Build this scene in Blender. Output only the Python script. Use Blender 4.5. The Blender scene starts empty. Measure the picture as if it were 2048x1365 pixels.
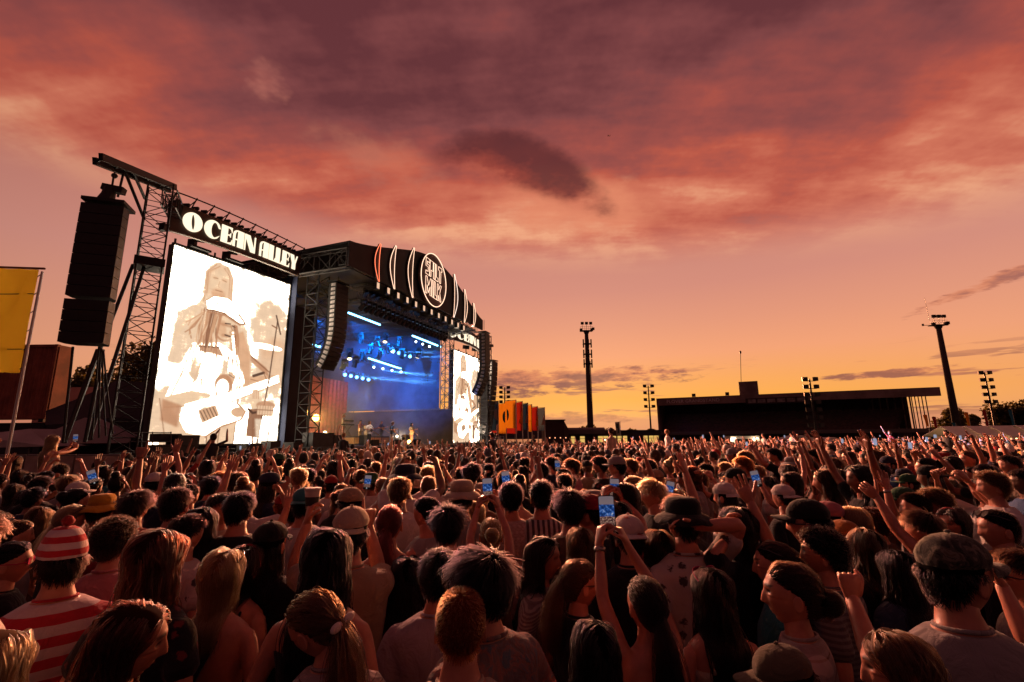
import bpy, bmesh, math, random
import numpy as np
from mathutils import Vector, Matrix, noise as mnoise

random.seed(7)
rng = np.random.default_rng(7)
scn = bpy.context.scene
COL = scn.collection
PI = math.pi

# ------------------------------------------------------------------ camera
FPX, HORY, ROLL, CAMH = 967.0, 878.0, math.radians(-0.5), 2.1
TH = math.atan((HORY - 682.5) / FPX)
_R0 = np.array([1.0, 0, 0]); FWD = np.array([0, math.cos(TH), math.sin(TH)])
_U0 = np.array([0, -math.sin(TH), math.cos(TH)])
RGT = _R0 * math.cos(ROLL) + _U0 * math.sin(ROLL)
UPV = _U0 * math.cos(ROLL) - _R0 * math.sin(ROLL)
cam_d = bpy.data.cameras.new('camera'); cam = bpy.data.objects.new('camera', cam_d); COL.objects.link(cam)
cam_d.sensor_width = 36.0; cam_d.lens = FPX / 2048 * 36.0
cam_d.clip_start = 0.05; cam_d.clip_end = 6000
m = Matrix.Identity(4)
for i in range(3):
    m[i][0], m[i][1], m[i][2] = RGT[i], UPV[i], -FWD[i]
m[0][3], m[1][3], m[2][3] = 0, 0, CAMH
cam.matrix_world = m
scn.camera = cam

def ray(px, py): return RGT * (px - 1024) + UPV * (682.5 - py) + FWD * FPX
def W(px, py, Y):
    d = ray(px, py); return np.array([0, 0, CAMH]) + d * (Y / d[1])
def WZ(px, Y, Z):
    """point at forward distance Y and height Z seen in pixel column px"""
    py = HORY - (Z - CAMH) / Y * FPX
    for _ in range(6):
        p = W(px, py, Y); py -= (Z - p[2]) / Y * FPX
    return W(px, py, Y)
def pix(p):
    q = np.asarray(p, float) - [0, 0, CAMH]; c = q @ FWD
    return 1024 + q @ RGT / c * FPX, 682.5 - q @ UPV / c * FPX

def lin(r, g, b):
    return tuple((c / 255 / 12.92 if c <= 10 else ((c / 255 + .055) / 1.055) ** 2.4) for c in (r, g, b)) + (1.0,)

# ------------------------------------------------------------------ world: dusk sky
SUN_AZ, SUN_EL = math.radians(9), math.radians(8.0)      # azimuth measured from +Y towards +X
SUN_DIR = (math.sin(SUN_AZ) * math.cos(SUN_EL), math.cos(SUN_AZ) * math.cos(SUN_EL), math.sin(SUN_EL))
world = bpy.data.worlds.new('World'); scn.world = world; world.use_nodes = True
NT = world.node_tree; NT.nodes.clear()

class N:
    """tiny expression wrapper round node sockets"""
    tree = NT
    def __init__(s, sock): s.s = sock
    @staticmethod
    def math(op, *a, clamp=False):
        n = N.tree.nodes.new('ShaderNodeMath'); n.operation = op; n.use_clamp = clamp
        for i, v in enumerate(a):
            if isinstance(v, N): N.tree.links.new(v.s, n.inputs[i])
            else: n.inputs[i].default_value = v
        return N(n.outputs[0])
    def __add__(s, o): return N.math('ADD', s, o)
    __radd__ = __add__
    def __sub__(s, o): return N.math('SUBTRACT', s, o)
    def __rsub__(s, o): return N.math('SUBTRACT', o, s)
    def __mul__(s, o): return N.math('MULTIPLY', s, o)
    __rmul__ = __mul__
    def __truediv__(s, o): return N.math('DIVIDE', s, o)
    def max(s, o): return N.math('MAXIMUM', s, o)
    def min(s, o): return N.math('MINIMUM', s, o)
    def clamp(s): return N.math('ADD', s, 0.0, clamp=True)
    def pow(s, o): return N.math('POWER', s, o)
def smooth(x, a, b):
    n = N.tree.nodes.new('ShaderNodeMapRange'); n.interpolation_type = 'SMOOTHSTEP'
    N.tree.links.new(x.s, n.inputs[0]); n.inputs[1].default_value = a; n.inputs[2].default_value = b
    return N(n.outputs[0])
def vec(x, y, z):
    n = N.tree.nodes.new('ShaderNodeCombineXYZ')
    for i, v in enumerate((x, y, z)):
        if isinstance(v, N): N.tree.links.new(v.s, n.inputs[i])
        else: n.inputs[i].default_value = v
    return N(n.outputs[0])
def noise(v, scale, detail=5, rough=.55, dist=0.0):
    n = N.tree.nodes.new('ShaderNodeTexNoise'); N.tree.links.new(v.s, n.inputs['Vector'])
    n.inputs['Scale'].default_value = scale; n.inputs['Detail'].default_value = detail
    n.inputs['Roughness'].default_value = rough; n.inputs['Distortion'].default_value = dist
    return N(n.outputs[0])
def ramp(x, stops, interp='LINEAR'):
    n = N.tree.nodes.new('ShaderNodeValToRGB'); N.tree.links.new(x.s, n.inputs[0])
    cr = n.color_ramp; cr.interpolation = interp
    while len(cr.elements) < len(stops): cr.elements.new(0.5)
    for e, (p, c) in zip(cr.elements, stops): e.position = p; e.color = c
    return N(n.outputs[0])
def mix(f, a, b, mode='MIX'):
    n = N.tree.nodes.new('ShaderNodeMix'); n.data_type = 'RGBA'; n.blend_type = mode
    for i, v in ((0, f), (6, a), (7, b)):
        if isinstance(v, N): N.tree.links.new(v.s, n.inputs[i])
        else: n.inputs[i].default_value = v
    return N(n.outputs[2])
def dotc(d3, c): return d3[0] * float(c[0]) + d3[1] * float(c[1]) + d3[2] * float(c[2])

tc = NT.nodes.new('ShaderNodeTexCoord')
sep = NT.nodes.new('ShaderNodeSeparateXYZ'); NT.links.new(tc.outputs['Generated'], sep.inputs[0])
dx, dy, dz = N(sep.outputs[0]), N(sep.outputs[1]), N(sep.outputs[2])
D3 = (dx, dy, dz)
zz = dz.max(0.0)
horiz = N.math('SQRT', dx * dx + dy * dy).max(.001)
az = (dx * math.sin(SUN_AZ) + dy * math.cos(SUN_AZ)) / horiz              # 1 towards the sunset, -1 away
west = smooth(az, -.5, 1.0)
glow = smooth(az, .55, 1.0)
sunset = ramp(zz, [(0, lin(216, 138, 104)), (.03, lin(246, 172, 100)), (.075, lin(251, 170, 74)), (.11, lin(248, 166, 90)), (.16, lin(243, 160, 114)),
                   (.22, lin(228, 150, 118)), (.29, lin(212, 139, 120)), (.40, lin(200, 132, 118)), (.55, lin(158, 90, 84)), (.75, lin(118, 60, 62)), (1, lin(96, 56, 60))])
flank = ramp(zz, [(0, lin(205, 128, 104)), (.06, lin(238, 158, 108)), (.13, lin(240, 164, 124)), (.3, lin(215, 146, 129)), (.40, lin(204, 132, 116)),
                  (.55, lin(150, 84, 78)), (.8, lin(112, 60, 62)), (1, lin(96, 56, 60))])
dusk = ramp(zz, [(0, lin(58, 30, 34)), (.3, lin(80, 41, 46)), (.6, lin(86, 43, 47)), (1, lin(92, 48, 51))])
clear = mix(glow, mix(west, dusk, flank), sunset)
# cloud deck coordinates: a flat layer overhead seen in perspective
hz = zz + .16
cx, cy = dx / hz, dy / hz
n1 = noise(vec(cx, cy * .8, 0.0), 1.2, 4, .5, .5)
n2 = noise(vec(cx * .55 + cy * .4, cy * 1.9, 3.7), 2.4, 4, .58)
n3 = noise(vec(cx, cy, 9.1), 6.5, 4, .62)
nn = n1 * .44 + n2 * .36 + n3 * .20
edge = zz + (n1 - .5) * .06 + (n2 - .5) * .04 + (n3 - .5) * .025 + dx * .06
deck = smooth(edge, .325, .42)
def local(px, py, ang=0.0):
    """tangent-plane coordinates round the sky direction in a pixel"""
    c = ray(px, py); c = c / np.linalg.norm(c)
    r = np.cross(c, [0, 0, 1.0]); r /= np.linalg.norm(r); u = np.cross(r, c)
    a = math.radians(ang); e1 = r * math.cos(a) + u * math.sin(a); e2 = -r * math.sin(a) + u * math.cos(a)
    front = dotc(D3, c).max(.05)
    return dotc(D3, e1) / front, dotc(D3, e2) / front, smooth(dotc(D3, c), .3, .6)
tone = (nn - .5) * 2.9 + .40 + smooth(zz, .55, .36) * .28 - (zz - .5) * 1.85
for (px, py, sx, sy, ang, k) in ((1580, 330, .12, .007, -4, .16), (110, 215, .03, .02, 0, .03), (780, 330, .05, .006, -12, .08)):    # where the low light catches the deck
    s, t, fm = local(px, py, ang); tone = tone + smooth(s * s / sx + t * t / sy, 1.2, .0) * fm * k
deckcol = ramp(tone.clamp(), [(0, lin(98, 48, 52)), (.2, lin(126, 66, 66)), (.42, lin(158, 76, 68)), (.58, lin(188, 86, 66)), (.78, lin(212, 116, 88)), (1, lin(240, 166, 126))])
deckcol = mix(west, mix(.75, deckcol, lin(84, 47, 52)), deckcol)
sky = mix(deck * .93, clear, deckcol)
fine = noise(vec(cx, cy, 1.3), 3.4, 5, .6)
rough_ = (fine - .5) * 2.0 + (n3 - .5) * 2.4
s, t, fm = local(1120, 398, -10)                                 # pale wisps round the dark cloud
sky = mix(smooth(s * s / .05 + t * t / .0042 + rough_ * 1.2, 1.2, -.2) * fm * .60, sky, lin(236, 148, 110))
s, t, fm = local(790, 335, -14)
sky = mix(smooth(s * s / .03 + t * t / .0032 + rough_ * 1.5, 1.2, -.4) * fm * .38, sky, lin(226, 134, 102))
s, t, fm = local(1045, 326, -16)                                 # the dark cloud itself
t2 = t + s * s * 1.1
dk = smooth(s * s / .034 + t2 * t2 / .0029 + rough_ * .55, 1.25, .3) * fm
dcol = ramp((n3 * .9 + fine * .5 - .24 - t * 4.2).clamp(), [(0, lin(92, 42, 44)), (.45, lin(104, 46, 45)), (.7, lin(150, 64, 52)), (1, lin(226, 116, 82))])
sky = mix(dk * .95, sky, dcol)
s, t, fm = local(540, 158)                                       # small bright puff
sky = mix(smooth(s * s / .0022 + t * t / .0012 + rough_ * 2.4, 1.1, -.3) * fm * .36, sky, lin(214, 128, 108))
# low broken streaks and banks, in azimuth and elevation
elev = zz / horiz
azim = N.math('ARCTAN2', dx, dy)
ns = noise(vec(azim * 3.0, elev * 34.0, 2.2), 1.55, 4, .6)
nz = noise(vec(azim * 17.0, elev * 62.0, 5.5), 1.0, 4, .62)
streak = smooth(ns + (nz - .5) * .18, .59, .66) * smooth(elev, .012, .05) * smooth(elev, .17, .09)
sky = mix(streak * .8, sky, mix(west, lin(40, 24, 28), mix(smooth(nz, .4, .65), lin(140, 80, 78), lin(190, 112, 88))))
bank = smooth(elev + (ns - .5) * .05 + (nz - .5) * .03, .050, .034)
sky = mix(bank * .6, sky, mix(west, lin(34, 20, 24), lin(206, 128, 104)))
for (px, py, sx, sy, ang, k) in ((1180, 756, .050, .00055, 0, .9), (1040, 764, .011, .0010, -2, .95), (1330, 744, .006, .00003, 1, .8), (1800, 746, .010, .00006, 1, .85),
                                 (1975, 568, .012, .00014, 17, .7), (1150, 838, .02, .00016, 0, .55)):
    s, t, fm = local(px, py, ang)
    w_ = smooth(s * s / sx + t * t / sy + (nz - .5) * 4.2, .95, .15) * fm
    sky = mix(w_ * k, sky, mix(smooth(nz + t * 6, .38, .62), lin(140, 78, 74), lin(214, 126, 88)))
# below the horizon: dark ground bounce only
sky = mix(smooth(dz, -.005, -.03), sky, lin(30, 18, 18))
nish = NT.nodes.new('ShaderNodeTexSky'); nish.sky_type = 'NISHITA'; nish.sun_disc = False
nish.sun_elevation = SUN_EL; nish.sun_rotation = SUN_AZ
sky = mix(.002, sky, N(nish.outputs[0]), 'ADD')
bg = NT.nodes.new('ShaderNodeBackground'); NT.links.new(sky.s, bg.inputs[0]); bg.inputs[1].default_value = 1.0
wo = NT.nodes.new('ShaderNodeOutputWorld'); NT.links.new(bg.outputs[0], wo.inputs[0])
world.cycles.sampling_method = 'MANUAL'; world.cycles.sample_map_resolution = 512

# ------------------------------------------------------------------ sun (already in the haze) and exposure
sun_d = bpy.data.lights.new('sun', 'SUN'); sun = bpy.data.objects.new('sun', sun_d); COL.objects.link(sun)
sun_d.energy = 5.0; sun_d.angle = math.radians(8); sun_d.color = (1.0, .36, .15)
sun.rotation_euler = Vector([-c for c in SUN_DIR]).to_track_quat('-Z', 'Y').to_euler()
vs = scn.view_settings
vs.view_transform = 'Standard'; vs.look = 'None'; vs.exposure = 0.0; vs.gamma = 1.0; vs.use_curve_mapping = False
scn.cycles.use_denoising = True
scn.cycles.max_bounces = 6; scn.cycles.diffuse_bounces = 3; scn.cycles.glossy_bounces = 3; scn.cycles.transparent_max_bounces = 12
scn.cycles.volume_bounces = 0; scn.cycles.caustics_reflective = False; scn.cycles.caustics_refractive = False
scn.cycles.sample_clamp_indirect = 4.0

# ------------------------------------------------------------------ materials
MATS = {}
def mat(name, col, rough=.7, metal=0.0, emit=None, estr=0.0, spec=.5, var=0.0, vscale=8.0, bump=0.0, bscale=40.0, sheen=0.0):
    if name in MATS: return MATS[name]
    M = bpy.data.materials.new(name); M.use_nodes = True; MATS[name] = M
    nt = M.node_tree; b = nt.nodes['Principled BSDF']
    c = col if len(col) == 4 else tuple(col) + (1.0,)
    b.inputs['Base Color'].default_value = c; b.inputs['Roughness'].default_value = rough
    b.inputs['Metallic'].default_value = metal; b.inputs['Specular IOR Level'].default_value = spec
    if sheen: b.inputs['Sheen Weight'].default_value = sheen
    if emit: b.inputs['Emission Color'].default_value = emit if len(emit) == 4 else tuple(emit) + (1,); b.inputs['Emission Strength'].default_value = estr
    if var or bump:
        N.tree = nt
        t = nt.nodes.new('ShaderNodeTexCoord'); o = N(t.outputs['Object'])
        if var:
            v = noise(o, vscale, 6, .6)
            k = mix(smooth(v, .3, .7), tuple(x * (1 - var) for x in c[:3]) + (1,), tuple(min(1, x * (1 + var)) for x in c[:3]) + (1,))
            nt.links.new(k.s, b.inputs['Base Color'])
        if bump:
            v = noise(o, bscale, 5, .6); bn = nt.nodes.new('ShaderNodeBump'); bn.inputs['Strength'].default_value = bump
            bn.inputs['Distance'].default_value = .02; nt.links.new(v.s, bn.inputs['Height']); nt.links.new(bn.outputs[0], b.inputs['Normal'])
    return M
def emat(name, col, strength):
    if name in MATS: return MATS[name]
    M = bpy.data.materials.new(name); M.use_nodes = True; MATS[name] = M
    nt = M.node_tree; nt.nodes.clear()
    e = nt.nodes.new('ShaderNodeEmission'); e.inputs[0].default_value = tuple(col[:3]) + (1,); e.inputs[1].default_value = strength
    o = nt.nodes.new('ShaderNodeOutputMaterial'); nt.links.new(e.outputs[0], o.inputs[0])
    return M

WORK = bpy.data.scenes.new('workbench')
def evaluated(o):
    """mesh of an object after its modifiers, worked out in an otherwise empty scene"""
    WORK.collection.objects.link(o)
    with bpy.context.temp_override(scene=WORK, view_layer=WORK.view_layers[0]):
        dg = bpy.context.evaluated_depsgraph_get(); dg.update(); me = bpy.data.meshes.new_from_object(o.evaluated_get(dg))
    bpy.data.objects.remove(o); return me
# ------------------------------------------------------------------ mesh helpers
def link(o, parent=None):
    COL.objects.link(o)
    if parent is not None: o.parent = parent
    return o
def tag(o, label, cat, group=None, kind=None):
    o['label'] = label; o['category'] = cat
    if group: o['group'] = group
    if kind: o['kind'] = kind
    return o
def thing(name, label, cat, loc=(0, 0, 0), group=None, rz=0.0):
    o = bpy.data.objects.new(name, None); COL.objects.link(o); o.empty_display_size = .2
    o.location = loc; o.rotation_euler = (0, 0, rz)
    return tag(o, label, cat, group)
def structure(o):
    o['kind'] = 'structure'; return o

def acc(p):
    k = np.zeros(3)
    while p is not None: k = k + np.array(p.location); p = p.parent
    return k
class MB:
    def __init__(s): s.v = []; s.f = []; s.sm = False
    def add(s, verts, faces):
        k = len(s.v); s.v.extend([tuple(map(float, p)) for p in verts]); s.f.extend([tuple(i + k for i in f) for f in faces]); return s
    def box(s, c, size, ax=None):
        c = np.asarray(c, float); h = np.asarray(size, float) / 2
        X, Y, Z = ax if ax is not None else (np.array([1., 0, 0]), np.array([0, 1., 0]), np.array([0, 0, 1.]))
        P = [c + X * h[0] * a + Y * h[1] * b + Z * h[2] * d for d in (-1, 1) for b in (-1, 1) for a in (-1, 1)]
        return s.add(P, [(0, 2, 3, 1), (4, 5, 7, 6), (0, 1, 5, 4), (2, 6, 7, 3), (0, 4, 6, 2), (1, 3, 7, 5)])
    def beam(s, p, q, w, h=None):
        p = np.asarray(p, float); q = np.asarray(q, float); d = q - p; L = np.linalg.norm(d); d /= max(L, 1e-9)
        u = np.cross(d, [0, 0, 1.0])
        if np.linalg.norm(u) < 1e-4: u = np.array([1.0, 0, 0])
        u /= np.linalg.norm(u); v = np.cross(u, d)
        return s.box((p + q) / 2, (L, w, h or w), (d, u, v))
    def tube(s, pts, r, n=8, cap=True):
        pts = [np.asarray(p, float) for p in pts]; rs = r if hasattr(r, '__len__') else [r] * len(pts)
        V = []; prev = None
        for i, p in enumerate(pts):
            d = pts[min(i + 1, len(pts) - 1)] - pts[max(i - 1, 0)]; d = d / max(np.linalg.norm(d), 1e-9)
            if prev is None:
                a = np.array([0, 0, 1.0]) if abs(d[2]) < .9 else np.array([1.0, 0, 0])
                u = np.cross(d, a)
            else: u = prev - d * (prev @ d)
            u /= max(np.linalg.norm(u), 1e-9); prev = u; v = np.cross(d, u)
            for k in range(n):
                t = 2 * PI * k / n; V.append(p + (u * math.cos(t) + v * math.sin(t)) * rs[i])
        F = []
        for i in range(len(pts) - 1):
            for k in range(n):
                a = i * n + k; b = i * n + (k + 1) % n; F.append((a, b, b + n, a + n))
        if cap: F.append(tuple(range(n - 1, -1, -1))); F.append(tuple(range((len(pts) - 1) * n, len(pts) * n)))
        return s.add(V, F)
    def loft(s, rings, cap=True):
        n = len(rings[0]); V = [p for r in rings for p in r]; F = []
        for i in range(len(rings) - 1):
            for k in range(n):
                a = i * n + k; b = i * n + (k + 1) % n; F.append((a, b, b + n, a + n))
        if cap: F.append(tuple(range(n - 1, -1, -1))); F.append(tuple(range((len(rings) - 1) * n, len(rings) * n)))
        return s.add(V, F)
    def prism(s, poly, ext):
        """planar polygon (3D points) extruded by the vector ext"""
        n = len(poly); A = [np.asarray(p, float) for p in poly]; B = [p + np.asarray(ext, float) for p in A]
        F = [tuple(range(n - 1, -1, -1)), tuple(range(n, 2 * n))] + [(k, (k + 1) % n, (k + 1) % n + n, k + n) for k in range(n)]
        return s.add(A + B, F)
    def ball(s, c, r, n=10, m=6):
        c = np.asarray(c, float); rr = np.asarray(r if hasattr(r, '__len__') else [r] * 3, float)
        rings = []
        for i in range(m + 1):
            ph = -PI / 2 + PI * (i + .02) / (m + .04)
            rings.append([c + rr * [math.cos(ph) * math.cos(2 * PI * k / n), math.cos(ph) * math.sin(2 * PI * k / n), math.sin(ph)] for k in range(n)])
        return s.loft(rings)
    def mesh(s, name, smooth=False):
        me = bpy.data.meshes.new(name); me.from_pydata(s.v, [], s.f); me.update()
        if smooth:
            me.shade_smooth()
        return me
    def build(s, name, material, parent=None, smooth=False, org=None, local=False):
        """vertices are world coordinates unless local; parents stand unrotated"""
        if parent is not None and not local:
            k = acc(parent); s.v = [tuple(np.array(p) - k) for p in s.v]
        if org is not None:
            org = np.asarray(org, float); s.v = [tuple(np.array(p) - org) for p in s.v]
        me = s.mesh(name, smooth)
        if material: me.materials.append(material)
        o = bpy.data.objects.new(name, me); link(o, parent)
        if org is not None: o.location = org
        return o
def inst(me, name, parent=None, loc=(0, 0, 0), rot=None, scale=None, matrix=None):
    o = bpy.data.objects.new(name, me); link(o, parent)
    if matrix is not None: o.matrix_local = matrix
    else:
        o.location = loc
        if rot is not None: o.rotation_euler = rot
        if scale is not None: o.scale = scale
    return o
def frame(X, Y, Z, o):
    M_ = Matrix.Identity(4)
    for i in range(3): M_[i][0], M_[i][1], M_[i][2], M_[i][3] = X[i], Y[i], Z[i], o[i]
    return M_
def stick_matrix(p, q, w=1.0):
    """matrix that lays a unit stick (0..1 along +Z, unit section) between two points"""
    p = np.asarray(p, float); q = np.asarray(q, float); d = q - p; L = np.linalg.norm(d); d = d / L
    a = np.array([0, 0, 1.0]) if abs(d[2]) < .9 else np.array([1.0, 0, 0])
    u = np.cross(a, d); u /= np.linalg.norm(u); v = np.cross(d, u)
    return frame(u * w, v * w, d * L, p)

BLACK = mat('black_steel', (.012, .011, .011), .55, .3, var=.4, vscale=3)
DARK = mat('dark_paint', (.022, .02, .02), .6, var=.35, vscale=2, bump=.15)
STEEL = mat('truss_aluminium', (.10, .095, .09), .5, .5, var=.3, vscale=5)
stick_me = {}
def lay(material, name, p, q, w, parent):
    """one rigid bar as an object of its own, sharing mesh data"""
    k = acc(parent); return inst(stick(material, name), name, parent, matrix=stick_matrix(np.asarray(p) - k, np.asarray(q) - k, w))
def stick(material, name='brace'):
    k = (material.name, name)
    if k not in stick_me:
        me = MB().tube([(0, 0, 0), (0, 0, 1)], .5, 6).mesh(name); me.materials.append(material); stick_me[k] = me
    return stick_me[k]
# ================================================================== SETTING
GROUND = mat('trampled_turf', (.06, .05, .035), .95, var=.5, vscale=.6, bump=.4, bscale=6)
structure(MB().add([(-1500, -200, 0), (1500, -200, 0), (1500, 3000, 0), (-1500, 3000, 0)], [(0, 1, 2, 3)]).build('ground', GROUND))
# far hills
HILL = mat('far_hills', (.05, .045, .05), 1.0, spec=0)
def ridge(name, Y, x0, x1, hmin, hmax, seed, m_, n=90, depth=120):
    P = []
    for i in range(n + 1):
        x = x0 + (x1 - x0) * i / n
        h = hmin + (hmax - hmin) * (.5 + .5 * mnoise.fractal(Vector((x * .004 + seed, seed, 0)), .8, 2.0, 5))
        P.append((x, h))
    V = [(x, Y, -2) for x, h in P] + [(x, Y + depth * .3, h) for x, h in P] + [(x, Y + depth, -2) for x, h in P]
    k = n + 1
    F = [(i, i + 1, i + 1 + k, i + k) for i in range(n)] + [(i + k, i + 1 + k, i + 1 + 2 * k, i + 2 * k) for i in range(n)]
    return structure(MB().add(V, F).build(name, m_, smooth=True))
ridge('hills', 2400, -1500, 2900, 18, 62, 3.1, HILL, 140, 300)

# ---- trees
BARK = mat('bark', (.035, .025, .02), .9, bump=.4)
LEAF = mat('leaves_dark', (.05, .052, .028), .6, var=.45, vscale=.4)
_lt = LEAF.node_tree; _tr = _lt.nodes.new('ShaderNodeBsdfTranslucent'); _tr.inputs[0].default_value = (.16, .13, .03, 1); _mx = _lt.nodes.new('ShaderNodeMixShader'); _mx.inputs[0].default_value = .5
_lt.links.new(_lt.nodes['Principled BSDF'].outputs[0], _mx.inputs[1]); _lt.links.new(_tr.outputs[0], _mx.inputs[2]); _lt.links.new(_mx.outputs[0], _lt.nodes['Material Output'].inputs[0])
def leaf_crown(rad, nleaf, size, seed, clumps=14, flat=.8):
    r = np.random.default_rng(seed); V = []; F = []
    cc = r.normal(size=(clumps, 3)); cc /= np.linalg.norm(cc, axis=1)[:, None]
    cc *= (r.random((clumps, 1)) ** .5) * .72; cc[:, 2] *= flat
    cr = .26 + .22 * r.random(clumps)
    ci = r.integers(0, clumps, nleaf)
    d = r.normal(size=(nleaf, 3)); d /= np.linalg.norm(d, axis=1)[:, None]
    p = (cc[ci] + d * cr[ci][:, None] * (.55 + .5 * r.random((nleaf, 1)))) * rad
    a = r.normal(size=(nleaf, 3)); a /= np.linalg.norm(a, axis=1)[:, None]
    b = np.cross(a, r.normal(size=(nleaf, 3))); b /= np.linalg.norm(b, axis=1)[:, None]
    s = size * (.6 + .8 * r.random((nleaf, 1)))
    V = np.stack([p - a * s, p + b * s * .55, p + a * s, p - b * s * .55], 1).reshape(-1, 3)
    F = [(4 * i, 4 * i + 1, 4 * i + 2, 4 * i + 3) for i in range(nleaf)]
    return V, F
def tree(px, Y, zc, rad, label, seed, nleaf=4200, size=.30, group=None):
    p = WZ(px, Y, 0); r = random.Random(seed)
    t = thing('tree', label, 'tree', (p[0], p[1], 0), group)
    mb = MB(); top = np.array([p[0], p[1], zc + rad * .3])
    mb.tube([(p[0], p[1], 0), (p[0] + .1, p[1], zc * .45), top], [rad * .085, rad * .06, rad * .02], 8)
    for k in range(7):
        a = r.uniform(0, 2 * PI); q = np.array([p[0], p[1], zc * r.uniform(.45, .8)])
        e = q + np.array([math.cos(a), math.sin(a), r.uniform(.3, .8)]) * rad * .7
        mb.tube([q, (q + e) / 2 + [0, 0, rad * .05], e], [rad * .035, rad * .022, rad * .008], 6)
    mb.build('trunk', BARK, t)
    V, F = leaf_crown(rad, nleaf, size, seed)
    MB().add(V + [p[0], p[1], zc], F).build('crown', LEAF, t)
    return t
TG = 'trees behind the left screen'
tree(118, 62, 8.2, 5.2, 'dense dark tree above the rust container, leftmost of the trees', 11, group=TG)
tree(178, 66, 7.6, 5.0, 'dark leafy tree seen under the hanging left loudspeakers', 12, group=TG)
tree(238, 60, 8.4, 4.6, 'leafy tree seen through the lattice tower', 13, group=TG)
tree(300, 57, 10.0, 5.0, 'tallest dark tree, beside the left edge of the large screen', 14, group=TG)
TR = 'trees beyond the marquee on the right'
for i, (px, Y, zc, rad) in enumerate(((1912, 150, 5.5, 5.5), (1948, 155, 4.6, 4.6), (2012, 140, 6.6, 6.2), (2052, 138, 7.0, 6.0))):
    tree(px, Y, zc, rad, ('dark round tree at the foot of the tall right floodlight mast', 'low dark tree right of the tall right floodlight mast',
         'dark tree below the small floodlight pole at the right edge', 'dark tree cut off by the right edge of the picture')[i], 30 + i, 2200, .5, TR)
for i, (px, Y, zc, rad) in enumerate(((1176, 190, 4.2, 4.4), (1222, 230, 3.2, 4.6), (1262, 240, 3.0, 4.4), (1300, 230, 3.0, 4.0), (1130, 230, 3.0, 4.2))):
    tree(px, Y, zc, rad, ('small dark tree beside the base of the tall centre mast', 'low dark tree behind the upright banner', 'low dark tree right of the upright banner',
         'low dark tree left of the grandstand', 'low dark tree between the dark shed and the centre mast')[i], 50 + i, 1500, .5, 'trees on the skyline')

# ================================================================== STAGE FRAME OF REFERENCE
SL = np.array([-12.95, 31.0]); SR = np.array([-6.64, 49.0]); SW = np.linalg.norm(SR - SL)
SU = (SR - SL) / SW; SN = np.array([SU[1], -SU[0]])
U3 = np.array([SU[0], SU[1], 0]); N3 = np.array([SN[0], SN[1], 0]); Z3 = np.array([0, 0, 1.0])
def S(a, b, z):
    q = SL + SU * a + SN * b; return np.array([q[0], q[1], z])
def PB(px, py, b):
    """where the line of sight of a pixel meets the stage plane b"""
    d = ray(px, py); o = np.array([0, 0, CAMH]); n = N3; k = (S(0, b, 0) - o) @ n / (d @ n); return o + d * k
def sbox(mb, a0, a1, b0, b1, z0, z1):
    return mb.box((S((a0 + a1) / 2, (b0 + b1) / 2, (z0 + z1) / 2)), (b1 - b0, a1 - a0, z1 - z0), (N3, U3, Z3))
DECK = 1.7
def truss(parent, p, q, w, h, mat_, nbay, rc=.05, rb=.028, name='chord', up=None, stuffname='bracing', individual=False):
    """box truss from p to q with four chords and zigzag bracing"""
    p = np.asarray(p, float); q = np.asarray(q, float); d = q - p; L = np.linalg.norm(d); d /= L
    up = np.asarray(up if up is not None else (Z3 if abs(d[2]) < .9 else U3), float); up = up - d * (up @ d); up /= np.linalg.norm(up); sd = np.cross(d, up)
    C = [(up * a * h / 2 + sd * b * w / 2) for a, b in ((-1, -1), (-1, 1), (1, 1), (1, -1))]
    for c in C: lay(mat_, 'chord', p + c, q + c, rc * 2, parent)
    segs = []
    for i in range(nbay):
        A = p + d * L * i / nbay; B = p + d * L * (i + 1) / nbay
        for k in range(4):
            c0, c1 = C[k], C[(k + 1) % 4]
            segs.append((A + c0, B + c1) if (i + k) % 2 else (A + c1, B + c0))
            segs.append((A + c0, A + c1))
    if individual:
        for a, b in segs: lay(mat_, 'brace', a, b, rb * 2, parent)
    else:
        mb = MB()
        for a, b in segs: mb.tube([a, b], rb, 5, False)
        o = mb.build(stuffname, mat_, parent); o['kind'] = 'stuff'

# ---- main stage
STG = thing('main_stage', 'large black festival stage with arched fascia and blue lit interior', 'stage', S(9.5, -5, 0))
FLOOR = mat('stage_floor', (.03, .028, .028), .45, var=.3, vscale=2)
TARP = mat('roof_tarp', (.016, .013, .015), .75, var=.3, vscale=.7, bump=.2, bscale=3)
CLOTH = mat('stage_side_cloth', (.06, .075, .11), .9, var=.25, vscale=.8, bump=.2, bscale=2)
DRAPE = mat('red_drape', (.22, .025, .04), .85, var=.4, vscale=3)
LOWER = mat('stage_lower_panel', (.05, .044, .048), .8, var=.3, vscale=1.2)
mb = MB(); sbox(mb, -1.2, 20.4, -12.4, 1.3, DECK - .12, DECK); mb.build('deck', FLOOR, STG)
mb = MB(); sbox(mb, -1.15, 20.35, 1.1, 1.25, .0, DECK - .125); mb.build('deck_skirt', DARK, STG)
for a, l in ((1, 0), (4.2, 1), (7.4, 2), (10.6, 3), (13.8, 4), (17, 5)):
    mb = MB(); sbox(mb, a, a + 3.1, 1.31, 1.36, DECK - .09, DECK - .03); mb.build('edge_trim', mat('edge_trim', (.35, .33, .36), .4, .4), STG)
for nm, a, b in (('tower', 0, 0), ('tower', SW, 0), ('tower', 0, -12), ('tower', SW, -12)):
    tw = thing('tower', '', '', S(a, b, 0)); del tw['label']; del tw['category']; tw.parent = STG; tw.location = S(a, b, 0) - np.array(STG.location)
    truss(tw, S(a, b, 0), S(a, b, 13.0), .95, .95, BLACK if a == 0 else STEEL, 18, .045, .026, up=U3)
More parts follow.
